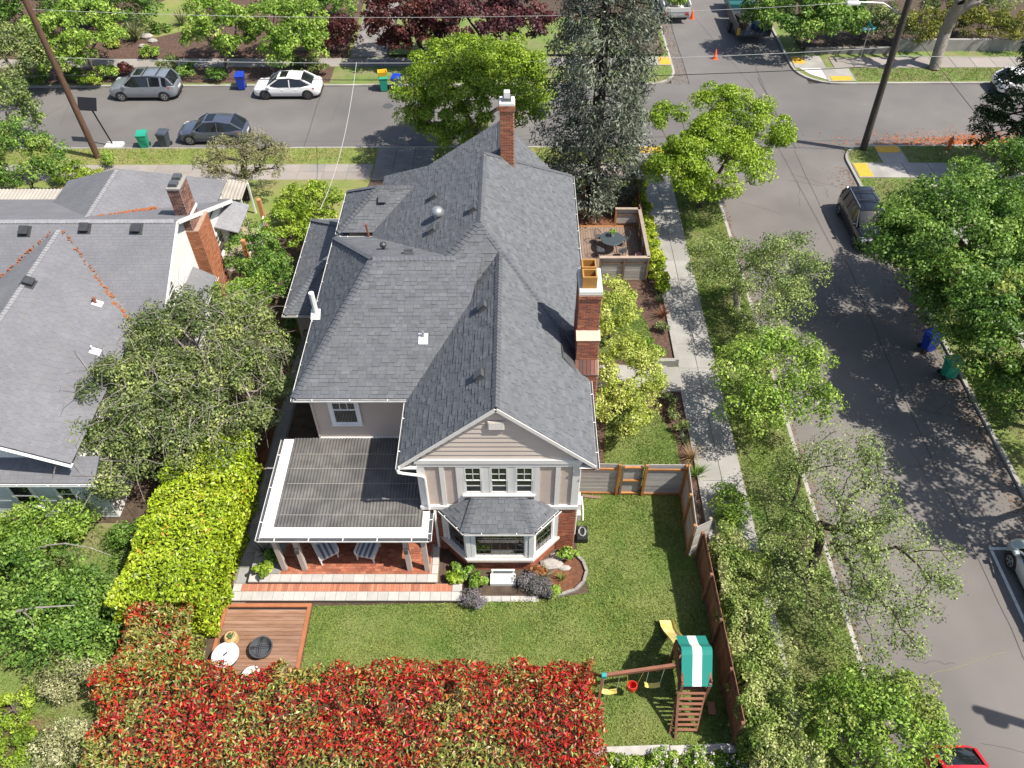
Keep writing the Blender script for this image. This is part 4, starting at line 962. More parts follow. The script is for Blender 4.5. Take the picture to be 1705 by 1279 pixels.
def cover(x0, x1, y0, y1, z, lab):
    t = thing('patio_cover', lab, 'patio cover', ((x0+x1)/2, (y0+y1)/2, ZG)); nx = int((x1-x0)/.05); V = []; F = []
    for j, y in enumerate((y0, y1)):
        for i in range(nx+1):
            x = x0+(x1-x0)*i/nx; V.append((x, y, z+.025*math.sin(x*2*math.pi/.2)+.12*j))
    F = [(i, i+1, nx+1+i+1, nx+1+i) for i in range(nx)]
    MB().add(V, F).build('corrugated_roof', M['poly_far'], t, smooth=True)
    for x in (x0+.1, x1-.1):
        for y in (y0+.1, y1-.1): MB().bbox(x, y, (z+ZG)/2-.03, .1, .1, z-ZG-.06).build('post', M['white'], t)
cover(-29.0, -24.3, 35.6, 37.8, 2.5, 'pale corrugated patio cover behind the left end of the white house'); cover(-18.3, -14.9, 36.9, 38.7, 2.5, 'pale corrugated patio cover beyond the brick chimney of the white house')
# ================================================================ vehicles
def carpaint(name, c, metal=.0):
    if name not in M: M[name] = mat(name, c, rough=.32, metal=metal, coat=.9, spec=.5)
    return M[name]
plain('car_glass', (.012, .014, .016), .03, spec=.9); plain('lamp_red', (.45, .02, .02), .25); plain('lamp_clear', (.65, .66, .68), .15); plain('trim_black', (.02, .02, .021), .45); plain('plate', (.6, .6, .62), .5)
def car(label, paint, loc, rz, L=4.6, W=1.84, Hh=1.5, hood=.26, tail=.1, kind='suv', group='cars parked along the streets', rails=False, sunroof=False, wheel=.34, rimm=None):
    """nose towards +x; loc is the centre on the road"""
    t = thing('parked_car', label, 'car', loc, rz, group)
    hl, hw = L/2, W/2; belt = .62*Hh; gc = .17*Hh/1.5+.05
    # stations from nose to tail: x, half width, sill z, shoulder z, centre-top z (hood, trunk)
    nz = .50*Hh; bz = belt
    if kind == 'sedan': tz = .68*Hh
    else: tz = .64*Hh
    st = [(hl, .66, gc+.16, nz*.80, nz*.84), (hl-.10, .84, gc+.04, nz*.93, nz*1.0), (hl-.35, .95, gc, nz*1.03, nz*1.12), (hl-.75, .99, gc, nz*1.12, nz*1.22),
          (hl-hood*L, 1.0, gc, bz*.96, bz*1.02), (0, 1.0, gc, bz, bz*1.04), (-hl+.9, 1.0, gc, bz*1.03, bz*1.06), (-hl+.45, .97, gc+.02, bz*1.04, tz*1.02), (-hl+.18, .90, gc+.06, bz*1.0, tz*1.0), (-hl+.06, .78, gc+.10, bz*.94, tz*.95), (-hl, .62, gc+.18, bz*.80, tz*.84)]
    V = []; F = []
    for (x, w, z0, zs, zc) in st:
        w *= hw
        ring = [(-w*.90, z0), (-w, z0+.16), (-w*1.0, z0+(zs-z0)*.62), (-w*.96, zs-.03), (-w*.84, zs+(zc-zs)*.55), (-w*.45, zc), (w*.45, zc), (w*.84, zs+(zc-zs)*.55), (w*.96, zs-.03), (w*1.0, z0+(zs-z0)*.62), (w, z0+.16), (w*.90, z0)]
        V += [(x, y, z) for (y, z) in ring]
    n = 12
    for i in range(len(st)-1):
        for j in range(n): F.append((i*n+j, i*n+(j+1) % n, (i+1)*n+(j+1) % n, (i+1)*n+j))
    F += [tuple(range(n-1, -1, -1)), tuple(range((len(st)-1)*n, len(st)*n))]
    MB().add(V, F).build('body', paint, t, auto=38, local=True)
    # cabin: glass house with painted roof and pillars
    xa = hl-hood*L+.12; xb = xa-.78 if kind != 'sedan' else xa-.85
    if kind == 'suv': xd, xc = -hl+.10, -hl+.55
    elif kind == 'hatch': xd, xc = -hl+.14, -hl+.85
    elif kind == 'van': xd, xc = -hl+.06, -hl+.28
    else: xd, xc = -hl+.42, -hl+1.25
    if kind == 'van': xa += .3; xb = xa-1.0
    zr = Hh; wb = hw*.955; wr = hw*.74; bz0 = bz*.98
    cs = [(xa, wb*.82, bz0+.02, bz0+.03), (xb, wr, bz0, zr-.05), ((xb+xc)/2, wr*1.02, bz0, zr-.012), (xc, wr*.95, bz0, zr-.06), (xd, wb*.66, bz0+.01, bz0+.05)]
    V = []
    for (x, wt, zb, zt) in cs:
        wbot = wb if x not in (xa, xd) else (wb*.90 if x == xa else wb*.80)
        V += [(x, -wbot, zb), (x, -wt, zt-.03), (x, -wt*.86, zt), (x, wt*.86, zt), (x, wt, zt-.03), (x, wbot, zb)]
    F = []
    for i in range(4):
        for j in range(5): F.append((i*6+j, i*6+j+1, (i+1)*6+j+1, (i+1)*6+j))
    gl = MB().add(V, F).build('window_glass', M['car_glass'], t, auto=30, local=True)
    # roof panel just proud of the glass
    rp = [(xb+.05, wr*.86), ((xb+xc)/2, wr*.90), (xc-.04, wr*.84)]
    def ztop(x): 
        if x > (xb+xc)/2: f = (x-(xb+xc)/2)/(xb-(xb+xc)/2); return zr-.012-.038*f
        f = ((xb+xc)/2-x)/((xb+xc)/2-xc); return zr-.012-.048*f
    V = []; F = []; xs = np.linspace(xb+.05, xc-.04, 7)
    for x in xs:
        w = wr*1.0; z = ztop(x)+.008; V += [(x, -w*.99, z-.045), (x, -w*.86, z), (x, 0, z+.018), (x, w*.86, z), (x, w*.99, z-.045)]
    for i in range(6):
        for j in range(4): F.append((i*5+j, i*5+j+1, (i+1)*5+j+1, (i+1)*5+j))
    MB().add(V, F).build('roof', paint, t, auto=40, local=True)
    if sunroof:
        z = zr+.012; MB().box(xb-.62, xb-.12, -wr*.62, wr*.62, z-.03, z+.004).build('sunroof', M['car_glass'], t, local=True)
    class _P:
        def beam(s_, *k): MB().beam(*k).build('pillar', paint, t, local=True)
    pm = _P()
    def onside(s, x, f):
        # point on the side glass at fraction f of height
        i = 0
        for k in range(4):
            if cs[k+1][0] <= x <= cs[k][0]: i = k
        a_, b_ = cs[i], cs[i+1]; q = (a_[0]-x)/(a_[0]-b_[0]+1e-9)
        wt = a_[1]+(b_[1]-a_[1])*q; zt = a_[3]-.03+(b_[3]-a_[3])*q; zb = a_[2]
        return Vector((x, s*(wb+(wt-wb)*f+.010), zb+(zt-zb)*f))
    for s in (-1, 1):
        pm.beam(onside(s, xa-.02, .0), Vector((xb, s*(wr+.01), zr-.06)), .05, .07)
        xm = (xb+xc)/2
        pm.beam(onside(s, xm, .0), onside(s, xm, 1.0), .06, .03)
        pm.beam(Vector((xd+.05, s*wb*.80, bz0+.06)), Vector((xc, s*(wr*.95+.01), zr-.075)), .10, .09)
        if kind in ('suv', 'van'): pm.beam(onside(s, xc+.35, 0), onside(s, xc+.35, 1), .12, .03)
    wx = (hl-.18*L-.02, -hl+.185*L)
    for x in wx:
        for s in (-1, 1):
            w = MB(); M_ = Matrix.Translation((x, s*(hw-.10), wheel)) @ Matrix.Rotation(math.pi/2, 4, 'X')
            def put(prof, k):
                m2 = MB().lathe(prof, (0, 0, 0), k); return [M_ @ Vector(v) for v in m2.V], m2.F
            V_, F_ = put([(wheel*.6, -.11), (wheel*.93, -.115), (wheel, -.07), (wheel, .07), (wheel*.93, .115), (wheel*.6, .11)], 20)
            wo = MB().add(V_, F_).build('wheel', M['rubber'], t, auto=40, local=True)
            V_, F_ = put([(wheel*.66, -.118 if s > 0 else .09), (wheel*.62, -.124 if s > 0 else .124), (.01, -.10 if s > 0 else .10)], 16)
            MB().add(V_, F_).build('rim', rimm or M['rim'], wo, local=True)
            sp_ = MB()
            for k in range(5):
                a_ = k*1.2566; c_, s_ = math.cos(a_), math.sin(a_); c2, s2 = math.cos(a_+.55), math.sin(a_+.55)
                y = s*(hw+.027); sp_.add([(x+c_*wheel*.25, y, wheel+s_*wheel*.25), (x+c_*wheel*.58, y, wheel+s_*wheel*.58), (x+c2*wheel*.58, y, wheel+s2*wheel*.58), (x+c2*wheel*.25, y, wheel+s2*wheel*.25)], [(0, 1, 2, 3)])
            sp_.build('spoke_gap', M['trim_black'], wo, local=True)
            arch = MB(); V2 = []; 
            for k in range(13):
                a_ = math.pi*k/12; V2.append((x+math.cos(a_)*wheel*1.2, s*(hw+.004), wheel*.95+math.sin(a_)*wheel*1.2))
            V2 += [(x-math.cos(0)*wheel*1.2, s*(hw+.004), gc), (x+wheel*1.2, s*(hw+.004), gc)]
            arch.add(V2, [tuple(range(15))]); arch.build('wheel_arch', M['trim_black'], t, local=True)
    ln = MB().box(-hl+.6, hl-.6, -hw*.92, hw*.92, gc-.03, gc+.05).build('sill_trim', M['trim_black'], t, local=True)
    for s in (-1, 1):
        MB().bbox(xa-.22, s*(hw+.07), bz+.08, .16, .2, .13, b=.03).build('mirror', paint, t, local=True)
        hp = MB(); hp.slab([(hl-.09, s*hw*.50, nz*.90), (hl-.16, s*hw*.83, nz*.86), (hl-.46, s*hw*.935, nz*1.0), (hl-.34, s*hw*.70, nz*1.10)], .02); 
        hp.V = [(v[0]+.012, v[1]*1.01, v[2]+.018) for v in hp.V]; hp.build('headlight', M['lamp_clear'], t, local=True)
        MB().slab([(-hl+.06, s*hw*.70, bz*.84), (-hl+.42, s*hw*.985, bz*.86), (-hl+.45, s*hw*.965, bz*.98), (-hl+.10, s*hw*.70, bz*.955)], -.02 if s > 0 else .02).build('tail_light', M['lamp_red'], t, local=True)
        for k in (0, 1): MB().box((xb+xc)/2-.30+.95*k-.2, (xb+xc)/2-.30+.95*k-.04, s*hw*1.0-.015, s*hw*1.0+.015, bz*.80, bz*.82).build('door_handle', paint, t, local=True)
    MB().box(hl-.03, hl+.012, -hw*.5, hw*.5, gc+.14, nz*.62).build('grille', M['trim_black'], t, local=True); MB().box(-hl-.012, -hl+.02, -.26, .26, bz*.6, bz*.75).build('number_plate', M['plate'], t, local=True)
    MB().box(-hl-.01, -hl+.2, -hw*.60, hw*.60, gc+.06, gc+.26).build('bumper', M['trim_black'], t, local=True)
    if rails:
        for s in (-1, 1): MB().tube([(xb-.15, s*wr*.9, zr+.02), (xb-.3, s*wr*.92, zr+.05), (xc+.3, s*wr*.92, zr+.04), (xc+.15, s*wr*.9, zr-.01)], .02, 6).build('roof_rail', M['grey_metal'], t, local=True)
        for f in (.35, .75):
            x = xb+(xc-xb)*f; MB().beam((x, -wr*.92, zr+.07), (x, wr*.92, zr+.07), .06, .025).build('roof_bar', M['trim_black'], t, local=True)
    return t
G_ = 'cars parked along the far street'
car('grey SUV with roof bars parked under trees across the far street', carpaint('paint_grey', (.30, .33, .37), .5), (-26.1, 53.75, 0), math.pi, 4.75, 1.95, 1.68, .25, kind='suv', rails=True, sunroof=True, group=G_)
car('white sedan with black glass roof parked across the far street', carpaint('paint_white', (.78, .78, .78)), (-16.1, 53.85, 0), math.pi, 4.7, 1.85, 1.44, .24, kind='sedan', sunroof=True, group=G_, rimm=plain('rim_dark', (.12, .12, .125), .4, metal=.5))
car('blue grey hatchback parked on the near side of the far street', carpaint('paint_blue', (.115, .13, .185), .5), (-19.75, 47.75, 0), math.pi, 4.45, 1.78, 1.48, .27, kind='hatch', sunroof=True, group=G_)
car('black SUV parked beneath the big trees on the right street', carpaint('paint_black', (.004, .0045, .007)), (19.35, 37.5, 0), -math.pi/2, 4.7, 1.85, 1.68, .26, kind='suv', rails=True)
car('silver car cut off by the right edge beside white bay lines', carpaint('paint_silver', (.55, .60, .61), .35), (19.45, 14.6, 0), math.pi/2, 4.4, 1.78, 1.5, .24, kind='van')
car('bright red car cut off by the bottom edge of the picture', carpaint('paint_red', (.55, .015, .03)), (13.55, 6.9, 0), -math.pi/2, 4.5, 1.80, 1.42, .25, kind='hatch', sunroof=True)
car('white car half hidden behind the dark conifer, far right', M['paint_white'], (35.6, 53.9, 0), 0, 4.5, 1.8, 1.5, .25, kind='hatch', group=G_)
# work truck with cut branches and dark trailer in the far side street
tk = thing('work_truck', 'white work truck loaded with cut green branches at the top edge', 'truck', (12.7, 68.4, 0), math.pi/2)
MB().box(-3.0, 1.0, -1.05, 1.05, .75, .95).build('bed', plain('truck_white', (.62, .62, .60), .5), tk, local=True)
for s in (-1, 1): MB().box(-3.0, 1.0, s*1.05-.04, s*1.05+.04, .95, 1.5).build('side_board', M['truck_white'], tk, local=True)
MB().box(-3.04, -2.96, -1.0, 1.0, .95, 1.25).build('tailgate', M['truck_white'], tk, local=True); MB().box(-3.12, -2.98, -1.05, 1.05, .55, .72).build('bumper', M['grey_metal'], tk, local=True)
MB().box(1.1, 2.9, -1.0, 1.0, .6, 2.1).build('cab', M['truck_white'], tk, local=True); MB().box(1.06, 1.1, -.8, .8, 1.45, 1.95).build('rear_window', M['car_glass'], tk, local=True)
for x in (-1.9, 2.0):
    for s in (-1, 1): MB().lathe([(.2, -.12), (.42, -.12), (.42, .12), (.2, .12)], (0, 0, 0), 16).build('wheel', M['rubber'], tk, local=True).matrix_local = Matrix.Translation((x, s*.95, .42)) @ Matrix.Rotation(math.pi/2, 4, 'X')
for s in (-1, 1): MB().box(-3.13, -3.05, s*.85-.12, s*.85+.12, .74, .86).build('tail_light', M['lamp_red'], tk, local=True)
tr = thing('trailer', 'dark open trailer piled with tarps and tools in the shaded side street', 'trailer', (18.1, 64.0, 0), math.pi/2)
MB().box(-2.4, 2.2, -1.25, 1.25, .55, .68).build('bed', M['dark'], tr, local=True)
for s in (-1, 1):
    MB().box(-2.4, 2.2, s*1.25-.03, s*1.25+.03, .68, 1.35).build('side_panel', M['dark'], tr, local=True)
    MB().lathe([(.2, -.1), (.36, -.1), (.36, .1), (.2, .1)], (0, 0, 0), 14).build('wheel', M['rubber'], tr, local=True).matrix_local = Matrix.Translation((-.2, s*1.4, .36)) @ Matrix.Rotation(math.pi/2, 4, 'X')
for k in range(7): MB().box(-2.43, -2.38, -1.2+.4*k-.03, -1.2+.4*k+.03, .68, 1.3).build('rear_slat', M['dark'], tr, local=True)
MB().box(2.4, 5.2, -1.0, 1.0, .5, 1.1).build('pickup_body', plain('truck_teal', (.03, .12, .13), .35), tr, local=True); MB().box(3.2, 4.6, -.92, .92, 1.1, 1.9).build('pickup_cab', M['car_glass'], tr, local=True)
for (x, y, w, c, nm) in ((-1.2, -.5, .8, (.02, .05, .14), 'tarp'), (.3, .4, 1.0, (.05, .05, .05), 'tarp'), (-.9, .55, .6, (.12, .08, .05), 'tarp')):
    MB().bbox(x, y, .95, w, w*.8, .5, rz=.4, b=.15).build(nm, plain('tarp_%s' % str(c), c, .8), tr, local=True)
for s in (-1,): MB().bbox(-2.5, s*1.25+2.5, 1.0, .12, .2, .5).build('marker_lamp', M['yellow_pad'], tr, local=True)
def cone(loc, lab):
    t = thing('traffic_cone', lab, 'cone', loc, random.random(), 'orange traffic cones on the far street'); om = plain('cone_orange', (.75, .10, .02), .5)
    MB().bbox(0, 0, .02, .38, .38, .04).build('base', om, t, local=True); MB().lathe([(.15, .04), (.03, .72), (.02, .73)], (0, 0, 0), 14).build('body', om, t, local=True, auto=40)
    return t
cone(g(1190, 98, 0), 'orange traffic cone standing alone in the street junction'); cone(g(1152, 31, 0), 'orange traffic cone behind the white work truck')
# ================================================================ wheelie bins
def bin_(loc, rz, c, lab, lid=None, h=1.05, w=.58, open_=False, lean=0):
    t = thing('wheelie_bin', lab, 'bin', loc, rz, 'wheelie bins at the kerb'); m_ = plain('bin_%.2f_%.2f_%.2f' % c, c, .45); ml = plain('bin_%.2f_%.2f_%.2f' % lid, lid, .45) if lid else m_
    V = []; 
    for (z, k) in ((.06, .76), (h*.86, 1.0), (h*.90, 1.06), (h*.94, 1.06)):
        a_ = w/2*k; b_ = w*.56*k; V += [(-a_, -b_, z), (a_, -b_, z), (a_, b_, z), (-a_, b_, z)]
    F = [(3, 2, 1, 0), (12, 13, 14, 15)]
    for k in range(3):
        for i in range(4): F.append((4*k+i, 4*k+(i+1) % 4, 4*k+4+(i+1) % 4, 4*k+4+i))
    MB().add(V, F).build('body', m_, t, local=True)
    a_ = w/2*1.1; b_ = w*.56*1.1; z = h*.945; MB().add([(-a_, -b_, z), (a_, -b_, z), (a_, b_+.06, z), (-a_, b_+.06, z), (-a_*.85, -b_*.85, z+.075), (a_*.85, -b_*.85, z+.075), (a_*.85, b_, z+.095), (-a_*.85, b_, z+.095)], [(4, 5, 6, 7), (0, 1, 5, 4), (1, 2, 6, 5), (2, 3, 7, 6), (3, 0, 4, 7)]).build('lid', ml, t, local=True)
    MB().beam((-a_, b_+.10, h*.9), (a_, b_+.10, h*.9), .035, .035).build('handle', m_, t, local=True)
    for s in (-1, 1): MB().lathe([(.03, -.03), (.12, -.03), (.12, .03), (.03, .03)], (0, 0, 0), 12).build('wheel', M['rubber'], t, local=True).matrix_local = Matrix.Translation((s*w*.42, w*.52, .12)) @ Matrix.Rotation(math.pi/2, 4, 'Y')
    return t
GRN, BLU, GRY = (.02, .30, .20), (.01, .045, .38), (.06, .07, .09)
bin_(g(243, 246, .01), .15, GRN, 'green wheelie bin at the near kerb beside a dark grey bin'); bin_(g(277, 244, .01), -.1, GRY, 'dark grey wheelie bin at the near kerb behind the hatchback')
bin_(g(404, 148, .01), .1, BLU, 'blue wheelie bin standing between grey SUV and white sedan', h=1.1); bin_((-9.45, 54.3, .0), .1, GRN, 'green wheelie bin with a yellow tub on its lid'); bin_((-8.55, 54.3, .0), -.15, BLU, 'blue wheelie bin next to the green bin with yellow tub')
bin_((19.7, 27.8, .01), 1.8, BLU, 'blue wheelie bin in shade under the trees on the right street', h=1.1); bin_((20.0, 26.0, .01), 1.6, GRN, 'green wheelie bin at the right kerb beyond the shaded road', h=1.1)
tub = thing('recycling_tub', 'yellow recycling tub sitting on the green wheelie bin', 'tub', (-9.45, 54.3, 1.08), .2); ym = plain('tub_yellow', (.72, .45, .02), .5)
V = [(-.27, -.2, 0), (.27, -.2, 0), (.27, .2, 0), (-.27, .2, 0), (-.33, -.26, .34), (.33, -.26, .34), (.33, .26, .34), (-.33, .26, .34), (-.29, -.22, .33), (.29, -.22, .33), (.29, .22, .33), (-.29, .22, .33), (-.25, -.18, .04), (.25, -.18, .04), (.25, .18, .04), (-.25, .18, .04)]
F = [(3, 2, 1, 0), (12, 13, 14, 15)] + [(4*k+i, 4*k+(i+1) % 4, 4*k+4+(i+1) % 4, 4*k+4+i) for k in range(3) for i in range(4)]
MB().add(V, F).build('body', ym, tub, local=True)
# ================================================================ street furniture
def pole(name, base, top, r0, r1, mt, lab):
    t = thing(name, lab, 'pole', base); b = Vector(base); q = Vector(top)
    MB().tube([b+(q-b)*k for k in np.linspace(0, 1, 7)], list(np.linspace(r0, r1, 7)), 12).build('shaft', mt, t, auto=60); return t
P1b = Vector((-26.58, 45.2, .13)); P1t = Vector((-27.0, 45.2, 13.5)); P2b = Vector((21.95, 45.9, .13)); P2t = Vector((21.45, 45.8, 13.5))
p1 = pole('utility_pole', P1b, P1t, .20, .15, M['pole'], 'reddish brown wooden utility pole at the upper left'); p2 = pole('utility_pole', P2b, P2t, .22, .16, M['pole_dark'], 'dark wooden utility pole on the corner at the upper right')
MB().tube([P2b+(P2t-P2b)*.62, (20.3, 46.0, 9.1), (18.95, 46.0, 9.15)], .045, 6).build('lamp_arm', M['grey_metal'], p2); MB().bbox(18.65, 46.0, 9.12, .7, .3, .16, b=.05).build('street_lamp_head', plain('lamp_head', (.7, .72, .72), .3), p2)
p3 = pole('utility_pole', (20.95, 8.6, .1), (20.95, 8.6, 9.2), .2, .15, M['pole_dark'], 'utility pole beyond the right edge, seen by its shadow'); MB().lathe([(.2, 0), (.2, .6), (.16, .66)], (20.66, 8.5, 7.6), 14).build('transformer', M['grey_metal'], p3)
def wire(p, q, sag, lab, r=.014, mt=None, n=18):
    p = Vector(p); q = Vector(q); pts = [p+(q-p)*t-Vector((0, 0, sag*4*t*(1-t))) for t in np.linspace(0, 1, n)]
    return single('overhead_wire', MB().tube(pts, r, 4, caps=False), mt or M['wire'], lab, 'wire', p, 'overhead wires')
P1 = lambda z: P1b+(P1t-P1b)*((z-.13)/13.4); P2 = lambda z: P2b+(P2t-P2b)*((z-.13)/13.4)
wire(P1(5.55), P2(5.6), .55, 'thick dark cable slung low between the two wooden utility poles', .022); wire(P1(6.6), P2(6.7), .6, 'cable above the low thick one between the two utility poles', .014, M['wire_pale'])
wire(P1(9.3), P2(9.4), .7, 'thin wire highest of those between the two utility poles', .011, M['wire_pale']); wire(P1(5.5), (-70, 46, 6), .3, 'dark cable running off to the left from the brown pole', .02)
wire(P2(6.2), (75, 46.5, 6.5), .5, 'pale cable running off to the right from the dark pole', .016, M['wire_pale']); wire(P2(7.0), (21.8, 110, 7.5), .6, 'dark wire running away along the far side street', .014)
wire(P2(6.0), (13.5, 90, 7), .5, 'second dark wire crossing the far side street', .012); wire(P2(8.2), (24.5, -30, 9), 1.0, 'dark wire running toward the viewer above the right street', .014)
JP = P1(6.6)+(P2(6.7)-P1(6.6))*.36-Vector((0, 0, .5)); wire(JP, (-9.9, 33.9, 3.9), .9, 'pale twisted service cable from the street wires down to the beige house', .015, M['wire_pale'])
hp = thing('basketball_hoop', 'black portable basketball hoop leaning over the near kerb', 'basketball hoop', (-26.3, 46.9, 0))
MB().bbox(-26.1, 46.75, .10, 1.1, .7, .2, b=.06).build('base', plain('hoop_base', (.55, .57, .55), .6), hp); MB().tube([(-26.2, 46.8, .15), (-26.75, 47.0, 2.45)], .05, 8).build('pole', M['black'], hp)
bd = MB(); c = Vector((-26.95, 47.1, 2.75)); Mx = Matrix.Translation(c) @ Matrix.Rotation(-.12, 4, 'Z') @ Matrix.Rotation(R_(-35), 4, 'X'); bd.box(-.62, .62, -.02, .02, -.40, .40, M=Mx); bd.build('backboard', M['black'], hp)
rm = [Vector((-26.95, 47.35, 2.6))+Vector((.22*math.cos(t), .22*math.sin(t), 0)) for t in np.linspace(0, 6.283, 16)]; MB().tube(rm, .012, 5, caps=False).build('rim', plain('rim_orange', (.5, .1, .03), .5), hp)
hy = thing('fire_hydrant', 'orange fire hydrant on the grass verge at the upper right', 'hydrant', g(1579, 247, .13)); hm = plain('hydrant_orange', (.55, .13, .03), .5); L0 = WL[hy]
MB().lathe([(.15, 0), (.15, .05), (.11, .07), (.11, .55), (.15, .57), (.15, .63), (.12, .68), (.06, .78), (.035, .80), (.035, .86)], L0, 14).build('barrel', hm, hy, auto=40)
for a_ in (0, 2.1, 4.2): MB().tube([L0+Vector((math.cos(a_)*.08, math.sin(a_)*.08, .42)), L0+Vector((math.cos(a_)*.19, math.sin(a_)*.19, .42))], .06, 8).build('nozzle', hm, hy)
sg = thing('street_sign', 'teal street name blades on a thin grey post at the far corner', 'sign', g(1430, 104, .14)); L0 = WL[sg]
MB().tube([L0, L0+Vector((0, 0, 2.75))], .03, 7).build('post', M['grey_metal'], sg)
for k, (z, rz) in enumerate(((2.45, .15), (2.68, 1.6))):
    Mx = Matrix.Translation(L0+Vector((0, 0, z))) @ Matrix.Rotation(rz, 4, 'Z'); bl = MB().box(-.5, .5, -.012, .012, -.1, .12, M=Mx).build('sign_blade', plain('sign_teal', (.01, .20, .24), .4), sg)
    MB().box(-.38, .38, -.016, -.0125, -.02, .04, M=Mx).build('lettering', plain('sign_text', (.6, .65, .65), .5), bl)
# ================================================================ fences, decks, furniture, play set
def board_fence(lab, p, q, z0, z1, n, mt, post_mt, rail_mt, vertical=False, bw=.14, posts=None, inside=1, cap=None, name='fence', t=.022, lean=0.0):
    """boards between p and q; posts and rails on the inside (inside=+1: left of p->q)"""
    p = Vector((p[0], p[1], 0)); q = Vector((q[0], q[1], 0)); d = q-p; L = d.length; d.normalize(); nn = Vector((-d.y, d.x, 0))*inside
    th = thing(name, lab, 'fence', (p.x, p.y, z0)); Mx = Matrix(((d.x, nn.x, 0, p.x), (d.y, nn.y, 0, p.y), (0, 0, 1, 0), (0, 0, 0, 1)))
    if vertical:
        k = int(L/bw); me = MB().box(0, bw-.006, -t/2, t/2, 0, z1-z0); m2 = mesh('board', me.V, me.F, mt)
        for i in range(k): piece('board', m2, th, Mx @ Matrix.Translation((i*L/k, random.uniform(-.004, .004), z0+random.uniform(0, .015))))
    else:
        k = int((z1-z0)/bw); me = MB().box(0, L, -t/2, t/2, 0, (z1-z0)/k-.008); m2 = mesh('board', me.V, me.F, mt)
        for i in range(k): piece('board', m2, th, Mx @ Matrix.Translation((0, random.uniform(-.004, .004), z0+i*(z1-z0)/k)))
    posts = posts if posts is not None else [L*i/n for i in range(n+1)]
    for s in posts:
        mb = MB(); mb.box(s-.05, s+.05, t/2+.003, t/2+.10, z0-.1, z1+.03, M=Mx); mb.build('post', post_mt, th)
    for z in ((z0+.05, z1-.35) if not vertical else (z0+.25, z1-.3)):
        mb = MB(); mb.box(.051, L-.051, t/2+.004, t/2+.045, z, z+.09, M=Mx); mb.build('rail', rail_mt, th)
    if cap:
        MB().box(-.06, L+.06, -.06, .12, z1+.032, z1+.07, M=Mx).build('cap_rail', cap, th)
    return th
FA = board_fence('cedar framed fence of grey boards from the house corner, left of the gate', (3.95, 19.0), (2.25, 19.04), ZG, 2.42, 1, M['wood_grey'], M['cedar'], M['cedar'], inside=1)
FB = board_fence('cedar framed fence of grey boards right of the gate', (6.60, 18.96), (4.98, 18.98), ZG, 2.42, 1, M['wood_grey'], M['cedar'], M['cedar'], inside=1)
for fo in (FA, FB):
    pass
gt = thing('garden_gate', 'small gate of grey boards in a cedar frame on the lawn fence', 'gate', (4.45, 19.0, ZG))
for i in range(13): MB().box(4.05, 4.88, 19.0, 19.02, ZG+.06+i*.14, ZG+.192+i*.14).build('board', M['wood_grey'], gt)
for z in (.08, .9, 1.74): MB().box(4.06, 4.87, 18.93, 18.998, ZG+z, ZG+z+.08).build('rail', M['cedar'], gt)
for x in (4.05, 4.80): MB().box(x, x+.08, 18.925, 18.999, ZG+.05, ZG+1.90).build('stile', M['wood_brown'], gt)
for z in (.3, 1.1): MB().box(4.78, 4.96, 18.91, 18.924, ZG+z, ZG+z+.06).build('hinge', M['black'], gt)
board_fence('grey board fence with cedar rails along the right side of the lawn', (6.46, 16.2), (6.58, 18.9), ZG, 2.42, 2, M['wood_grey'], M['cedar'], M['cedar'], inside=1)
board_fence('short return of pale boards where the lawn fence steps outward', (6.46, 16.15), (7.05, 16.45), ZG, 2.40, 1, M['wood_grey'], M['wood_pale'], M['wood_pale'], inside=1)
board_fence('dark brown board fence behind the play set', (6.88, 9.25), (6.74, 16.0), ZG, 2.25, 4, M['cedar_dark'], M['cedar_dark'], M['cedar_dark'], vertical=True, bw=.15, inside=1)
sw = thing('sleeper_wall', 'low grey weathered timber wall along the bottom of the lawn', 'wall', (5.2, 9.1, ZG-.3))
for i in range(2):
    for j in range(2):
        xa = 2.2+i*2.62; MB().bbox(xa+1.3, 9.02+.06*i+.0*j, ZG-.28+j*.26, 2.6, .30, .25, rz=.035, b=.015).build('sleeper', M['wood_grey'], sw)
board_fence('dark fence beside the sidewalk beyond the side deck', (6.70, 37.0), (6.72, 41.0), ZG, 2.0, 2, M['cedar_dark'], M['cedar_dark'], M['cedar_dark'], vertical=True, bw=.15, inside=1)
# ---- decks
dk = thing('deck', 'low brown timber deck with orange border left of the lawn', 'deck', (-9, 12.8, ZG))
DX0, DX1, DY0, DY1, DZ = -10.62, -7.46, 10.9, 14.12, .53
n = int((DY1-.14-DY0)/.142); me = slab_mesh(DX1-DX0-.30, .134, M['wood_deck'], h=.04, b=.004)
for i in range(n): piece('plank', me, dk, Matrix.Translation(((DX0+DX1)/2, DY0+.07+i*.142, DZ)))
MB().box(DX0, DX1, DY1-.14, DY1, DZ-.12, DZ+.006).build('border', M['wood_orange'], dk); MB().box(DX0, DX0+.14, DY0, DY1-.145, DZ-.12, DZ+.006).build('border', M['wood_orange'], dk); MB().box(DX1-.14, DX1, DY0, DY1-.145, DZ-.12, DZ+.006).build('border', M['wood_orange'], dk)
MB().box(DX0+.15, DX1-.15, DY0, DY1-.15, DZ-.14, DZ-.06).build('under_slab', M['black'], dk)  # one solid black slab below the planks, darkens the gaps by colour
sdk = thing('side_deck', 'raised timber deck with dining table beside the far chimney side of the house', 'deck', (5, 34.5, ZG))
n = int(3.9/.145); me = slab_mesh(.137, 4.0, M['wood_side'], h=.04, b=.004)
for i in range(n): piece('plank', me, sdk, Matrix.Translation((2.75+i*.145, 34.55, .92)))
MB().box(2.6, 6.62, 36.56, 36.66, .5, .925).build('border', M['cedar'], sdk); MB().box(2.7, 6.6, 32.6, 36.5, .55, .87).build('under_slab', M['wood_brown'], sdk)
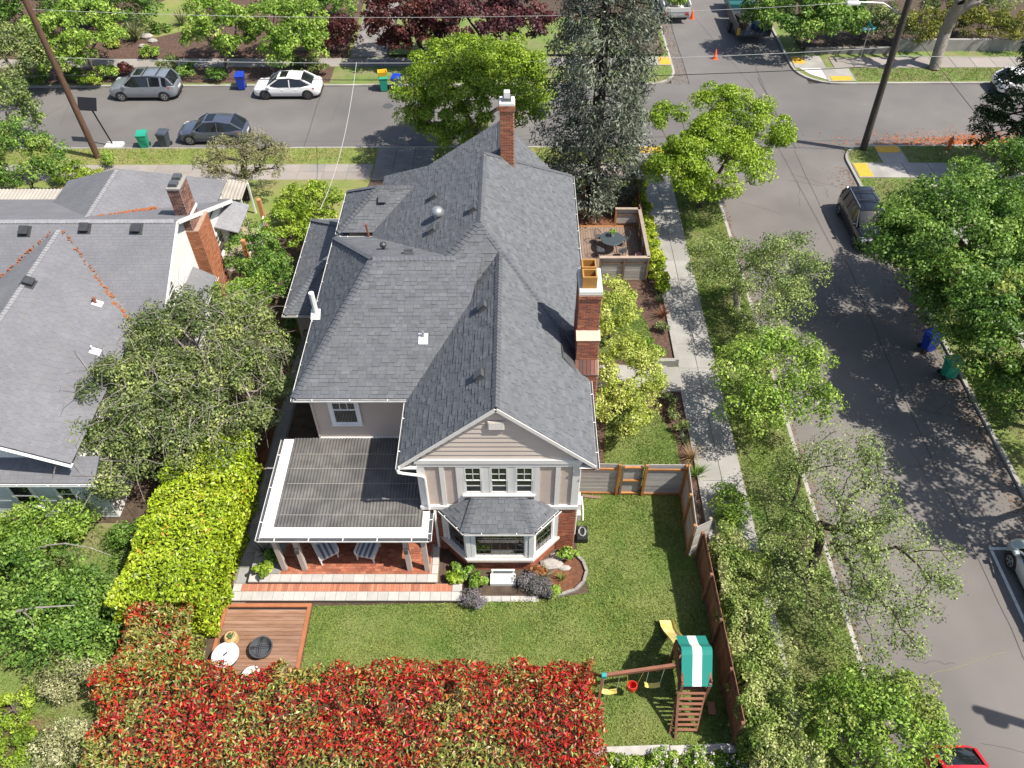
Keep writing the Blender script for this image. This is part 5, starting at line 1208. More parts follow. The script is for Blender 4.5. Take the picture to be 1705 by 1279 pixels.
def screen(p, q, z0, z1, lab, n, post=None, inside=1):
    board_fence(lab, p, q, z0, z1, n, M['wood_grey'], post or M['wood_brown'], M['wood_brown'], cap=M['wood_pale'], inside=inside, bw=.13)
screen((5.35, 36.72), (6.58, 36.70), .95, 1.95, 'far screen of grey boards on the side deck', 1, M['cedar'], -1); screen((6.62, 36.7), (6.66, 32.5), .95, 1.95, 'long screen of the side deck facing the sidewalk', 3, None, -1)
screen((4.2, 32.46), (6.62, 32.46), .4, 1.95, 'near screen of grey boards with brown posts below the dining table', 2, inside=-1)
tb = thing('patio_table', 'round dark table with a plant on the side deck', 'table', (4.95, 34.5, .92)); L0 = WL[tb]
tm = plain('table_dark', (.05, .065, .075), .4); MB().lathe([(.60, .70), (.62, .71), (.62, .73), (.60, .74)], L0, 28).build('table_top', tm, tb)
for k in range(4): MB().tube([L0+Vector((.42*math.cos(k*1.57+.8), .42*math.sin(k*1.57+.8), 0)), L0+Vector((.2*math.cos(k*1.57+.8), .2*math.sin(k*1.57+.8), .7))], .02, 6).build('leg', tm, tb)
def wire_chair(loc, rz, lab):
    t = thing('patio_chair', lab, 'chair', loc, rz, 'chairs round the patio table'); m_ = M['dark']
    MB().lathe([(.20, .40), (.22, .42), (.20, .44)], (0, 0, 0), 14).build('seat', plain('cushion_grey', (.05, .055, .06), .9), t, local=True)
    for k in range(4): MB().tube([(.2*math.cos(k*1.57+.8), .2*math.sin(k*1.57+.8), 0), (.16*math.cos(k*1.57+.8), .16*math.sin(k*1.57+.8), .42)], .014, 5).build('leg', m_, t, local=True)
    arc = [Vector((.26*math.cos(a_), .26*math.sin(a_), .44+.36*max(0, math.sin(a_)))) for a_ in np.linspace(-.3, math.pi+.3, 15)]
    MB().tube(arc, .016, 6).build('back_hoop', m_, t, local=True)
    for a_ in np.linspace(.5, 2.6, 6): MB().tube([(.2*math.cos(a_), .2*math.sin(a_), .44), (.26*math.cos(a_), .26*math.sin(a_), .44+.36*math.sin(a_))], .008, 4).build('back_wire', m_, t, local=True)
    return t
for a_, lb in ((2.4, 'wire patio chair at the far left of the round table'), (.5, 'wire patio chair at the far right of the round table'), (3.9, 'wire patio chair at the near left of the round table'), (5.4, 'wire patio chair at the near right of the round table')):
    wire_chair((4.95+.85*math.cos(a_), 34.5+.85*math.sin(a_), .925), a_-math.pi/2, lb)
bx = thing('cardboard_box', 'open cardboard box in the shade of the side deck', 'box', (5.95, 33.4, .925)); MB().bbox(5.95, 33.4, 1.05, .42, .36, .25, rz=.2).build('body', plain('cardboard', (.38, .22, .13), .9), bx); MB().slab([(5.7, 33.3, 1.2), (5.62, 33.6, 1.28), (5.76, 33.65, 1.2), (5.84, 33.35, 1.18)], .01).build('flap', M['cardboard'], bx)
st = thing('stool', 'small round pink topped stool beside the cardboard box', 'stool', (6.3, 33.45, .925)); MB().lathe([(.18, .38), (.21, .40), (.21, .44), (.18, .46)], WL[st], 16).build('seat', plain('pink', (.42, .20, .18), .8), st)
for k in range(3): MB().tube([WL[st]+Vector((.19*math.cos(k*2.1), .19*math.sin(k*2.1), 0)), WL[st]+Vector((.12*math.cos(k*2.1), .12*math.sin(k*2.1), .4))], .016, 6).build('leg', M['wood_brown'], st)
# near deck furniture
fp = thing('fire_pit', 'round dark metal fire pit on the low deck', 'fire pit', (-8.83, 12.3, DZ+.02)); L0 = WL[fp]
MB().lathe([(.20, 0), (.30, .03), (.36, .22), (.40, .30), (.40, .33), (.36, .33), (.33, .24), (.24, .12), (.02, .10)], L0, 28).build('bowl', plain('pit_metal', (.10, .105, .115), .5, metal=.4), fp, auto=40)
for a_ in (.15, 1.6):
    d = Vector((math.cos(a_), math.sin(a_), 0)); s_ = Vector((-d.y, d.x, 0))
    for k in (-.03, .03): MB().tube([L0-d*.38+s_*k+Vector((0, 0, .34)), L0+s_*k+Vector((0, 0, .40)), L0+d*.38+s_*k+Vector((0, 0, .34))], .010, 5).build('grate_bar', M['black'], fp)
def round_table(loc, r, h, lab, top, item=True):
    t = thing('side_table', lab, 'table', loc); L0 = WL[t]
    MB().lathe([(r*.97, h-.035), (r, h-.03), (r, h-.005), (r*.97, h)], L0, 32).build('table_top', top, t); MB().lathe([(r*.62, 0), (r*.66, .02), (r*.30, h*.5), (r*.62, h-.04)], L0, 18).build('base', M['black'], t)
    return t
rt_ = round_table((-9.95, 11.98, DZ+.02), .46, .42, 'round white marbled table on the low deck', plain('marble', (.66, .67, .68), .35, c2=(.55, .56, .58), scale=3))
single('table_ornament', MB().bbox(-9.95, 12.0, DZ+.455, .05, .16, .03, rz=-.7), M['dark'], 'small dark object lying on the white round table', 'ornament', (-9.95, 12.0, DZ+.44))
round_table((-8.9, 11.26, DZ+.02), .34, .40, 'white round table mostly hidden by the red hedge', M['white'])
pt = thing('planter', 'pale woven barrel planter with a small succulent on the low deck', 'planter', (-9.93, 12.62, DZ+.02)); L0 = WL[pt]
MB().lathe([(.16, 0), (.22, .10), (.25, .24), (.235, .30), (.25, .32), (.23, .44), (.17, .50), (.15, .49), (.13, .46)], L0, 20).build('barrel', plain('woven', (.50, .33, .15), .8, c2=(.42, .27, .12), scale=12), pt, auto=50)
sc = MB()
for k in range(22):
    a_ = k*2.4; r_ = .02+.10*random.random(); c = L0+Vector((r_*math.cos(a_), r_*math.sin(a_), .48)); sc.lathe([(.015, 0), (.028, .03), (.004, .07)], c, 5)
sc.build('succulent', plain('succ', (.06, .14, .05), .6), pt, kind='stuff')
def lounge(loc, rz, lab):
    t = thing('porch_chair', lab, 'chair', loc, rz, 'striped armchairs on the porch'); w = M['white']
    for x in (-.34, .30):
        for y in (-.36, .36): MB().bbox(x, y, .19, .05, .05, .38).build('leg', w, t, local=True)
    MB().box(-.36, .36, -.40, .42, .30, .36).build('seat_frame', w, t, local=True)
    for x in (-.36, .36): MB().box(x-.04, x+.04, -.42, .46, .58, .62).build('arm', w, t, local=True); MB().bbox(x, -.38, .47, .05, .05, .22).build('arm_post', w, t, local=True)
    for k in range(7): MB().box(-.32+k*.0915, -.32+k*.0915+.09, -.42, .30, .365, .47 if 1 else 0).build('cushion_stripe', plain('stripe_blue', (.13, .17, .24), .9) if k % 2 else plain('stripe_white', (.62, .62, .60), .9), t, local=True)
    MB().slab([(-.34, .30, .40), (.34, .30, .40), (.34, .55, .95), (-.34, .55, .95)], -.06).build('backrest', w, t, local=True)
    MB().bbox(0, .28, .60, .40, .16, .34, b=.06).build('pillow', plain('pillow', (.45, .43, .38), .9), t, local=True)
lounge((-7.15, 15.98, FZ+.02), .55, 'striped armchair on the porch, left one, turned to the right'); lounge((-5.55, 16.0, FZ+.02), -.22, 'striped armchair on the porch, right one, facing the lawn')
ub = thing('utility_box', 'white utility cabinet against the right wall of the brick house', 'cabinet', (2.35, 18.3, ZG)); MB().box(2.14, 2.46, 17.95, 18.55, ZG, ZG+.75).build('body', M['white'], ub); MB().box(2.15, 2.45, 17.7, 17.94, ZG, ZG+.4).build('lower_box', plain('cab_grey', (.5, .5, .5), .5), ub); MB().tube([(2.5, 18.4, ZG+.7), (2.56, 18.0, ZG+.3), (2.55, 17.7, ZG+.02)], .025, 6).build('conduit', M['gutter'], ub)
tt = thing('storage_tub', 'black tub with tangled grey hose on the lawn by the brick corner', 'tub', (2.45, 17.0, ZG)); MB().bbox(2.46, 17.0, ZG+.15, .42, .62, .3, b=.03).build('body', M['black'], tt)
hs = [Vector((2.46+.13*math.cos(k*.7)*(1+.2*math.sin(k)), 17.0+.2*math.sin(k*.7), ZG+.32+.012*(k % 5))) for k in range(40)]; MB().tube(hs, .014, 5).build('hose', plain('hose', (.30, .32, .33), .5), tt)
single('plank', MB().bbox(2.95, 18.83, ZG+.05, .75, .13, .05, rz=-.12), M['wood_brown'], 'dark loose plank lying on the lawn by the fence', 'plank', (2.95, 18.83, ZG))
eg = thing('bed_edging', 'grey stone edging round the small mulch bed by the bay', 'edging', (2.2, 15.2, ZG))
pts = [(1.05, 14.42), (1.6, 14.5), (2.1, 14.68), (2.42, 15.0), (2.56, 15.45), (2.45, 15.85), (2.2, 16.15)]
for i in range(len(pts)-1):
    p, q = Vector((*pts[i], ZG+.05)), Vector((*pts[i+1], ZG+.05)); MB().beam(p, q, .11, .14).build('stone', plain('edging', (.20, .185, .17), .9, c2=(.28, .26, .24), scale=6), eg)
rk = thing('garden_rock', 'pale flat rocks leaning at the right end of the bay window', 'rock', (1.3, 15.9, ZG))
for (x, y, s, r_) in ((1.25, 15.75, .34, .4), (1.55, 16.1, .26, 1.0), (1.75, 15.6, .18, .2)): MB().lathe([(s, 0), (s*1.05, s*.3), (s*.7, s*.55), (s*.2, s*.6)], (x, y, ZG), 7, 1.3, .7).build('rock', plain('rock', (.38, .35, .32), .9, c2=(.28, .26, .24), scale=5), rk)
# ---- play set
PS = thing('play_set', 'wooden climbing tower with green and white striped canopy, yellow slide and swing beam', 'play set', (5.6, 11.2, ZG)); cw = M['cedar_dark']; cw2 = plain('play_wood', (.22, .085, .045), .65, c2=(.17, .07, .04), scale=3)
TX0, TX1, TY0, TY1 = 5.16, 6.02, 10.45, 11.85
for x in (TX0, TX1):
    for y in (TY0, TY1): MB().bbox(x, y, ZG+.92, .09, .09, 1.84).build('post', cw, PS)
for x in (TX0, TX1): MB().beam((x, TY0, ZG+1.8), (x, (TY0+TY1)/2, ZG+2.45), .06, .06).build('gable_brace', cw, PS); MB().beam((x, TY1, ZG+1.8), (x, (TY0+TY1)/2, ZG+2.45), .06, .06).build('gable_brace', cw, PS)
for i in range(9): MB().box(TX0, TX1, TY0+.05+i*.15, TY0+.19+i*.15, ZG+1.2, ZG+1.24).build('floor_plank', cw2, PS)
for i in range(5):
    z = ZG+1.35+i*.13; MB().box(TX0-.05, TX0-.02, TY0, TY1, z, z+.10).build('side_plank', cw2, PS); MB().box(TX1+.02, TX1+.05, TY0, TY1, z, z+.10).build('side_plank', cw2, PS)
ry, rz_ = (TY0+TY1)/2+.05, ZG+2.58
gm_, wm_ = plain('canvas_green', (.008, .20, .16), .75), plain('canvas_white', (.72, .72, .66), .75)
xs = np.linspace(TX0-.02, TX1+.06, 6); strips = [(0, .29, gm_), (.29, .44, wm_), (.44, .56, wm_), (.56, .71, wm_), (.71, 1, gm_)]
for (f0, f1, m_) in ((0, .36, gm_), (.36, .66, wm_), (.66, 1, gm_)):
    xa = TX0-.04+(TX1-TX0+.10)*f0; xb = TX0-.04+(TX1-TX0+.10)*f1
    V = []; prof = [(TY1+.10, ZG+2.02), (TY1-.3, ZG+2.28), (ry+.12, rz_-.03), (ry, rz_), (ry-.12, rz_-.09), (TY0+.20, ZG+2.02), (TY0-.06, ZG+1.75)]
    for (y, z) in prof: V += [(xa, y, z), (xb, y, z)]
    F = [(2*i+1, 2*i, 2*i+2, 2*i+3) for i in range(len(prof)-1)]; MB().add(V, F).build('canopy_stripe', m_, PS)
ym_ = plain('slide_yellow', (.62, .50, .10), .35, c2=(.66, .60, .32), scale=3)
sy = [(TY1+.02, 1.22), (TY1+.25, 1.18), (TY1+.60, .82), (TY1+1.0, .38), (TY1+1.28, .18), (TY1+1.6, .12)]; V = []; ox = [-.28, -.20, -.10, .12, .22, .24]
for (y, z), dx in zip(sy, [.04, .02, -.02, -.06, -.10, -.12]):
    cx = 5.36+dx; V += [(cx-.26, y, ZG+z+.14), (cx-.22, y, ZG+z), (cx+.22, y, ZG+z), (cx+.26, y, ZG+z+.14)]
F = [(4*i+j, 4*i+j+1, 4*i+4+j+1, 4*i+4+j) for i in range(5) for j in range(3)]; MB().add(V, F).build('slide', ym_, PS, auto=40)
# climbing ramp
for s in (0, 1):
    x = 5.0+s*.85; MB().beam((x+.12, TY0-.0, ZG+1.25), (x-.12, TY0-.85, ZG+.02), .05, .10).build('ramp_rail', cw, PS)
for i in range(8):
    f = (i+.5)/8; y = TY0-.85*f; z = ZG+1.27-1.22*f; x = 5.0+.12-.24*f; MB().box(x, x+.85, y-.05, y+.03, z, z+.05).build('ramp_plank', cw2, PS)
hc = MB()
for i in range(9): hc.lathe([(.05, 0), (.05, .03), (.02, .05)], (5.2+random.random()*.55, TY0-.1-.75*random.random(), ZG+.4+.5*random.random()), 7)
# swing beam
b0, b1 = Vector((TX0, 11.0, ZG+1.98)), Vector((2.62, 10.66, ZG+1.90)); MB().beam(b0, b1, .10, .14).build('swing_beam', cw2, PS); MB().bbox(b1.x+.08, b1.y, b1.z+.02, .16, .14, .17).build('beam_bracket', plain('bracket', (.03, .28, .28), .5), PS)
for s in (-1, 1): MB().beam(b1+Vector((.05, 0, -.05)), (b1.x-.15, b1.y+s*.95, ZG), .08, .08).build('swing_leg', cw2, PS)
for s in (-1, 1): MB().beam(b0+Vector((-.02, 0, 0)), (TX0-.12, b0.y+s*1.25-.35, ZG), .08, .08).build('swing_leg', cw, PS)
def at_beam(f): return b0+(b1-b0)*f
def swing(f, kind, nm):
    c = at_beam(f); yel = plain('swing_yellow', (.62, .52, .13), .45)
    if kind == 'belt':
        for s in (-1, 1): MB().tube([c+Vector((s*.24, 0, -.05)), c+Vector((s*.23, 0, -1.25))], .010, 4).build('chain', plain('chain_pale', (.5, .5, .45), .5), PS)
        V = []
        for k in np.linspace(-1, 1, 9): V += [(c.x+.25*k, c.y-.08, c.z-1.27-.10*(1-k*k)), (c.x+.25*k, c.y+.09, c.z-1.27-.10*(1-k*k))]
        MB().add(V, [(2*i, 2*i+2, 2*i+3, 2*i+1) for i in range(8)]).build('swing_seat', yel, PS, smooth=True)
    else:
        for s in (-1, 1): MB().tube([c+Vector((s*.26, 0, -.05)), c+Vector((s*.15, 0, -1.05))], .012, 5).build('rope', plain('rope_yellow', (.6, .42, .08), .7), PS)
        rd = plain('bucket_red', (.62, .03, .02), .4); MB().lathe([(.05, -1.42), (.15, -1.38), (.18, -1.20), (.17, -1.05), (.145, -1.05), (.15, -1.2), (.12, -1.33), (.02, -1.35)], c, 16, 1, .85).build('bucket_seat', rd, PS, auto=50)
swing(.30, 'belt', ''); swing(.57, 'bucket', ''); swing(.86, 'belt', '')
MB().bbox(6.28, 10.25, ZG+.4, .24, .4, .06).build('step', cw2, PS)
# ================================================================ vegetation
def unit(v): return v/np.maximum(np.linalg.norm(v, axis=-1, keepdims=True), 1e-9)
def leaf_faces(C, Nn, Lg, Wd, fold=.22, axis=None):
    """one folded rhombic leaf per row"""
    n = len(C); r = rng.normal(size=(n, 3))
    if axis is not None: r = r*.55+axis
    t = unit(np.cross(np.cross(Nn, r), Nn)); b = np.cross(Nn, t)
    Lg = np.broadcast_to(np.asarray(Lg, float), (n,))[:, None]; Wd = np.broadcast_to(np.asarray(Wd, float), (n,))[:, None]
    V = np.empty((n, 4, 3)); V[:, 0] = C-t*Lg*.5; V[:, 1] = C-b*Wd*.5+Nn*Wd*fold; V[:, 2] = C+t*Lg*.5-Nn*Lg*.08; V[:, 3] = C+b*Wd*.5+Nn*Wd*fold
    return V.reshape(-1, 3)
def palette(t, pal):
    pal = np.array(pal); k = len(pal)-1; x = np.clip(t, 0, .9999)*k; i = x.astype(int); f = (x-i)[:, None]; return pal[i]*(1-f)+pal[i+1]*f
def foliage(C, Nn, size, pal, tone, mt, parent, name='foliage', ratio=.5, var=.22, jit=.5, axis=None, kind='stuff'):
    """C,Nn leaf centres and facing; tone in 0..1 picks the palette"""
    n = len(C); Nn = unit(Nn+rng.normal(0, jit, (n, 3))); s = size*rng.uniform(.65, 1.35, n)
    V = leaf_faces(C, Nn, s, s*ratio, axis=axis); cols = palette(np.clip(tone+rng.normal(0, .16, n), 0, 1), pal)*np.clip(1+rng.normal(0, var, (n, 1)), .4, 1.7)
    off_ = np.array(WL.get(parent, Vector((0, 0, 0)))) if parent is not None else 0
    o = link(name, raw_mesh(name, V-off_, 4, mt, np.clip(cols, .004, .9)), parent)
    if kind: o['kind'] = kind
    return o
def skeleton(base, nodes, r0, mt, parent, top=None, minr=.012, name='trunk', pull=.35, rexp=.5):
    """branches: every node joins the nearest node that lies nearer the trunk top; radius grows with what it carries"""
    base = np.array(base, float); top = np.array(top, float) if top is not None else base+np.array([0, 0, 1.2])
    P = [base, (base+top)/2+rng.normal(0, .04, 3)*np.array([1, 1, 0]), top]; par = [-1, 0, 1]
    nodes = np.asarray(nodes); order = np.argsort(np.linalg.norm(nodes-top, axis=1)); dr = {2: 0.0}; root = 2
    D = [1e9, 1e9, 0.0]
    for i in order:
        p = nodes[i]; Q = np.array(P[root:]); d = np.linalg.norm(Q-p, axis=1)+pull*np.array(D[root:]); j = int(np.argmin(d))+root
        m_ = (P[j]+p)/2+rng.normal(0, .06, 3)*np.linalg.norm(P[j]-p)+np.array([0, 0, .06*np.linalg.norm(P[j]-p)])
        P.append(m_); par.append(j); D.append(D[j]+np.linalg.norm(P[j]-m_)); P.append(p); par.append(len(P)-2); D.append(D[-1]+np.linalg.norm(m_-p))
    cnt = np.ones(len(P))
    for i in range(len(P)-1, 0, -1): cnt[par[i]] += cnt[i]*1.0
    rad = np.maximum(minr, r0*(cnt/cnt[0])**rexp)
    n = 5; V = []; F = []
    for i in range(1, len(P)):
        a_, b_ = np.array(P[par[i]]), np.array(P[i]); d = b_-a_; L = np.linalg.norm(d)
        if L < 1e-4: continue
        d /= L; h = np.array([0, 0, 1.]) if abs(d[2]) < .9 else np.array([1., 0, 0]); x = np.cross(d, h); x /= np.linalg.norm(x); y = np.cross(d, x); k0 = len(V)
        ra, rb = min(rad[par[i]], rad[i]*1.5), rad[i]
        nn = 8 if i <= 2 else n
        for c, r in ((a_, ra), (b_+d*r_eps(rb), rb)):
            for q in range(nn):
                t = 6.2832*q/nn; V.append(tuple(c+(x*math.cos(t)+y*math.sin(t))*r))
        F += [(k0+q, k0+(q+1) % nn, k0+nn+(q+1) % nn, k0+nn+q) for q in range(nn)]
    mb = MB(); mb.V = V; mb.F = F; mb.C = [(1, 1, 1)]*len(F)
    return mb.build(name, mt, parent, smooth=True)
def r_eps(r): return r*.3
def ell_pts(n, c, r, shell=.55, up=-.5):
    """points in the shell of an ellipsoid, few underneath"""
    d = unit(rng.normal(size=(n*3, 3))); d = d[d[:, 2] > up][:n]
    rad = rng.uniform(shell**3, 1, len(d))**(1/3); return np.array(c)+d*rad[:, None]*np.array(r)
def clump_leaves(P, rc, m, flat=.75, up=.35, hemi=-.35):
    """m leaves over the skin of each clump ball"""
    k = len(P); d = unit(rng.normal(size=(k*m*2, 3))); d = d[d[:, 2] > hemi]; d = d[:k*m] if len(d) >= k*m else np.concatenate([d, d])[:k*m]
    rr = np.broadcast_to(np.asarray(rc, float), (k,)); R = np.repeat(rr, m)*rng.uniform(.55, 1.05, k*m)
    C = np.repeat(P, m, axis=0)+d*R[:, None]*np.array([1, 1, flat]); Nn = unit(d+np.array([0, 0, up])); return C, Nn
def tree(name, lab, lobes, base, pal, size, m, rc, bark, r0=.16, cat='tree', group=None, shell=.55, mt=None, top=None, var=.22, ratio=.55, twigs=True, hemi=-.35, flat=.75, extra=None, minr=.012, jit=.5, tonevar=.3):
    """lobes: (centre xyz, radii, clumps)"""
    t = thing(name, lab, cat, base, 0, group); Ps = [ell_pts(n, c, r, shell) for (c, r, n) in lobes]; P = np.concatenate(Ps)
    P[:, 2] = np.maximum(P[:, 2], base[2]+.35)
    if twigs: skeleton(base, P, r0, bark, t, top if top is not None else (base[0]*.6+lobes[0][0][0]*.4, base[1]*.6+lobes[0][0][1]*.4, base[2]+(lobes[0][0][2]-base[2])*.45), minr=minr)
    rcs = rc*rng.uniform(.7, 1.3, len(P)); C, Nn = clump_leaves(P, rcs, m, flat, hemi=hemi)
    C[:, 2] = np.maximum(C[:, 2], base[2]+.03)
    tone = np.repeat(np.clip(.5+rng.normal(0, tonevar, len(P)), 0, 1), m)
    foliage(C, Nn, size, pal, tone, mt or M['leaf'], t, 'crown', ratio, var, jit=jit)
    if extra: extra(t, P)
    return t
def gv(u, v, z): return tuple(g(u, v, z))
def lobe(u, v, z, r, n): return (gv(u, v, z), r, n)
LIME = [(.11,.19,.013), (.20,.31,.02), (.28,.40,.032), (.39,.49,.065)]
GREEN = [(0.065, 0.145, 0.02), (0.109, 0.217, 0.032), (0.174, 0.304, 0.046), (0.275, 0.406, 0.08)]
FRESH = [(0.111, 0.195, 0.023), (0.182, 0.312, 0.039), (0.273, 0.416, 0.058), (0.377, 0.494, 0.098)]
OLIVE = [(0.083, 0.12, 0.042), (0.15, 0.203, 0.063), (0.225, 0.285, 0.087), (0.375, 0.42, 0.135)]
STREET = [(0.109, 0.167, 0.043), (0.189, 0.261, 0.07), (0.275, 0.362, 0.099), (0.392, 0.464, 0.16)]
CONIF = [(.075,.095,.062), (.125,.15,.105), (.18,.205,.15), (.27,.29,.225)]
DARKC = [(0.018, 0.036, 0.013), (0.036, 0.065, 0.021), (0.058, 0.091, 0.029)]
PURP = [(0.036, 0.016, 0.021), (0.081, 0.029, 0.036), (0.137, 0.044, 0.049), (0.208, 0.078, 0.072)]
REDM = [(.055,.014,.014), (.115,.032,.027), (.18,.055,.04)]
YELL = [(.19,.26,.03), (.34,.42,.06), (.48,.54,.12), (.60,.62,.21)]
LAUR = [(.13,.21,.012), (.25,.36,.018), (.36,.46,.026), (.50,.56,.06)]
CREAM = [(.12,.20,.03), (.22,.31,.06), (.42,.46,.16), (.62,.60,.32)]
# ---- trees
tree('maple_tree', 'big lime green maple behind the far chimney', [lobe(790, 158, 4.4, (4.6, 4.2, 2.9), 150), lobe(745, 190, 3.4, (2.4, 2.2, 1.8), 30), lobe(840, 120, 5.2, (2.6, 2.2, 1.8), 36)], (-2.6, 45.2, .13), LIME, .155, 250, .62, M['bark'], .22, shell=.62, hemi=-.2, tonevar=.22)
def conifer():
    b = (4.25, 39.4, .45); t = thing('conifer_tree', 'tall grey green conifer beside the house, reaching the top edge', 'tree', b); P = []; Z = rng.uniform(.7, 20.5, 1050)
    rmax = 3.15*np.clip(1.12-(Z/26)**1.6, .3, 1)*np.clip((Z+2.2)/4, .6, 1); a_ = rng.uniform(0, 6.283, len(Z)); rr = rmax*np.sqrt(rng.uniform(.25, 1, len(Z)))*(.86+.2*np.sin(a_*3+Z*.8))
    P = np.column_stack([b[0]+rr*np.cos(a_), b[1]+rr*np.sin(a_), b[2]+Z]); mb = MB().tube([(b[0], b[1], b[2]+k) for k in np.linspace(0, 22, 8)], list(np.linspace(.42, .06, 8)), 9); mb.build('trunk', M['bark_dark'], t, smooth=True)
    lb = MB()
    for p in P[::5]: lb.tube([(b[0], b[1], p[2]+.5), tuple((np.array([b[0], b[1], p[2]+.45])+p)/2), tuple(p)], [.05, .03, .012], 4)
    lb.build('limbs', M['bark_dark'], t, kind='stuff')
    C, Nn = clump_leaves(P, .52*rng.uniform(.7, 1.35, len(P)), 52, .9, .25, -.6); out = unit(np.column_stack([C[:, 0]-b[0], C[:, 1]-b[1], np.zeros(len(C))])); C[:, 2] -= .12*np.linalg.norm(C[:, :2]-np.array(b[:2]), axis=1)*rng.random(len(C))
    tone = np.repeat(np.clip(.5+rng.normal(0, .26, len(P)), 0, 1), 52); foliage(C, unit(Nn+out*.5), .22, CONIF, tone, M['leaf_matte'], t, 'crown', .28, .3, axis=out*.8-np.array([0, 0, .5]))
    k = rng.choice(len(P), 26); C2, N2 = clump_leaves(P[k], .3, 22); foliage(C2, N2, .16, [(.14,.085,.05), (.22,.14,.09)], np.full(len(C2), .5), M['leaf_matte'], t, 'dead_sprays', .4)
conifer()
tree('street_tree', 'lime green street tree on the verge, just below the junction', [lobe(1190, 275, 3.7, (3.1, 2.6, 1.7), 74), lobe(1265, 235, 4.3, (1.9, 1.7, 1.5), 30), lobe(1195, 165, 5.4, (1.1, 1.0, .9), 14), lobe(1110, 195, 4.8, (1.0, .8, .5), 9), lobe(1240, 180, 5.2, (1.5, 1.3, 1.0), 18), lobe(1130, 280, 3.6, (1.6, 1.5, 1.0), 20), lobe(1205, 225, 4.3, (1.8, 1.5, 1.1), 26)], (10.6, 39.6, .13), [(.12,.21,.014), (.21,.33,.02), (.29,.42,.032), (.40,.50,.065)], .13, 270, .52, M['bark'], .14, shell=.6, hemi=-.2, tonevar=.2)
tree('street_tree', 'thin crowned street tree on the verge, right of the side deck', [lobe(1215, 435, 3.2, (2.2, 2.0, 1.2), 60), lobe(1310, 440, 3.6, (1.8, 1.8, 1.2), 46), lobe(1290, 505, 3.0, (1.8, 1.6, 1.1), 34)], (11.0, 30.4, .13), STREET, .105, 120, .48, M['bark_grey'], .12, shell=.3, hemi=-.8, minr=.014, tonevar=.25)
tree('street_tree', 'fresh green street tree on the verge beside the garden steps', [lobe(1290, 620, 3.2, (2.5, 2.1, 1.3), 72), lobe(1250, 680, 2.6, (1.3, 1.2, .9), 22), lobe(1340, 660, 3.0, (1.2, 1.2, .9), 18)], (10.6, 23.6, .13), FRESH, .12, 135, .46, M['bark_grey'], .12, shell=.35, hemi=-.7)
tree('street_tree', 'large open crowned street tree leaning over the right street, bare branches showing', [lobe(1400, 800, 3.6, (2.6, 2.2, 1.1), 70), lobe(1480, 930, 3.6, (2.3, 2.2, 1.1), 64), lobe(1370, 930, 3.2, (2.2, 2.0, 1.1), 56), lobe(1440, 1040, 3.2, (1.7, 1.5, .9), 30), lobe(1310, 800, 3.0, (1.0, 1.0, .7), 14)], (10.7, 15.2, .13), STREET, .09, 90, .46, M['bark_dark'], .17, shell=.2, hemi=-.8, minr=.016, tonevar=.25)
tree('shrub_tree', 'dense green shrub tree at the bottom edge beside the red car', [lobe(1450, 1215, 2.0, (2.1, 1.9, 1.5), 80), lobe(1500, 1180, 2.2, (1.2, 1.1, .9), 20)], (10.4, 8.6, .13), FRESH[:3]+[(.30,.34,.09)], .11, 150, .42, M['bark'], .10, shell=.5)
BT = 'big trees beyond the right street'
tree('broadleaf_tree', 'big green tree overhanging the black SUV', [lobe(1590, 400, 4.6, (3.8, 3.4, 2.5), 210), lobe(1680, 330, 5.0, (3, 3, 2.2), 80)], (22.2, 31.2, .13), GREEN, .15, 190, .60, M['bark'], .26, group=BT, shell=.5)
tree('broadleaf_tree', 'big green tree above the green and blue bins on the right street', [lobe(1620, 490, 4.2, (2.3, 2.2, 1.6), 80), lobe(1690, 560, 4.6, (2.7, 2.6, 2.2), 130)], (22.3, 25.0, .13), GREEN[:3]+[(.34,.38,.09)], .15, 190, .56, M['bark_grey'], .24, group=BT, shell=.45)
tree('broadleaf_tree', 'low green tree at the right edge just below the green bin', [lobe(1690, 655, 1.8, (1.7, 1.3, 1.2), 50)], (22.6, 22.6, .13), GREEN, .14, 110, .5, M['bark'], .14, group=BT)
tree('broadleaf_tree', 'tree beyond the right edge whose shadow falls on the road', [((22.0, 18.4, 5.4), (3.4, 3.6, 2.6), 120)], (23.4, 18.2, .13), GREEN, .2, 90, .6, M['bark'], .24, group=BT)
def dark_conifer():
    b = (29.8, 43.0, .13); t = thing('conifer_tree', 'dark conifer with ragged branches at the right edge', 'tree', b); Z = rng.uniform(2.4, 12, 400); rmax = 3.9*(1-Z/17); a_ = rng.uniform(0, 6.283, len(Z)); rr = rmax*np.sqrt(rng.uniform(.08, 1, len(Z)))
    P = np.column_stack([b[0]+rr*np.cos(a_), b[1]+rr*np.sin(a_), b[2]+Z-.18*rr]); MB().tube([(b[0], b[1], b[2]+k) for k in np.linspace(0, 13.5, 6)], list(np.linspace(.36, .05, 6)), 9).build('trunk', M['bark_dark'], t, smooth=True)
    lb = MB(); [lb.tube([(b[0], b[1], p[2]+.6), tuple(p)], [.05, .014], 4) for p in P[::4]]; lb.build('limbs', M['bark_dark'], t, kind='stuff')
    C, Nn = clump_leaves(P, .5, 80, .5, .4, -.6); out = unit(np.column_stack([C[:, 0]-b[0], C[:, 1]-b[1], np.zeros(len(C))])); foliage(C, Nn, .22, DARKC, np.full(len(C), .5), M['leaf_matte'], t, 'crown', .35, .3, axis=out)
dark_conifer()
NG = 'garden trees across the far street'
tree('garden_tree', 'bright green young tree behind the white sedan, left of the driveway', [lobe(480, 45, 3.0, (3.0, 2.6, 2.3), 74), lobe(490, 80, 2.4, (2.0, 1.6, 1.2), 24)], (-16.6, 57.2, .13), FRESH, .20, 110, .55, M['bark'], .12, group=NG, shell=.5)
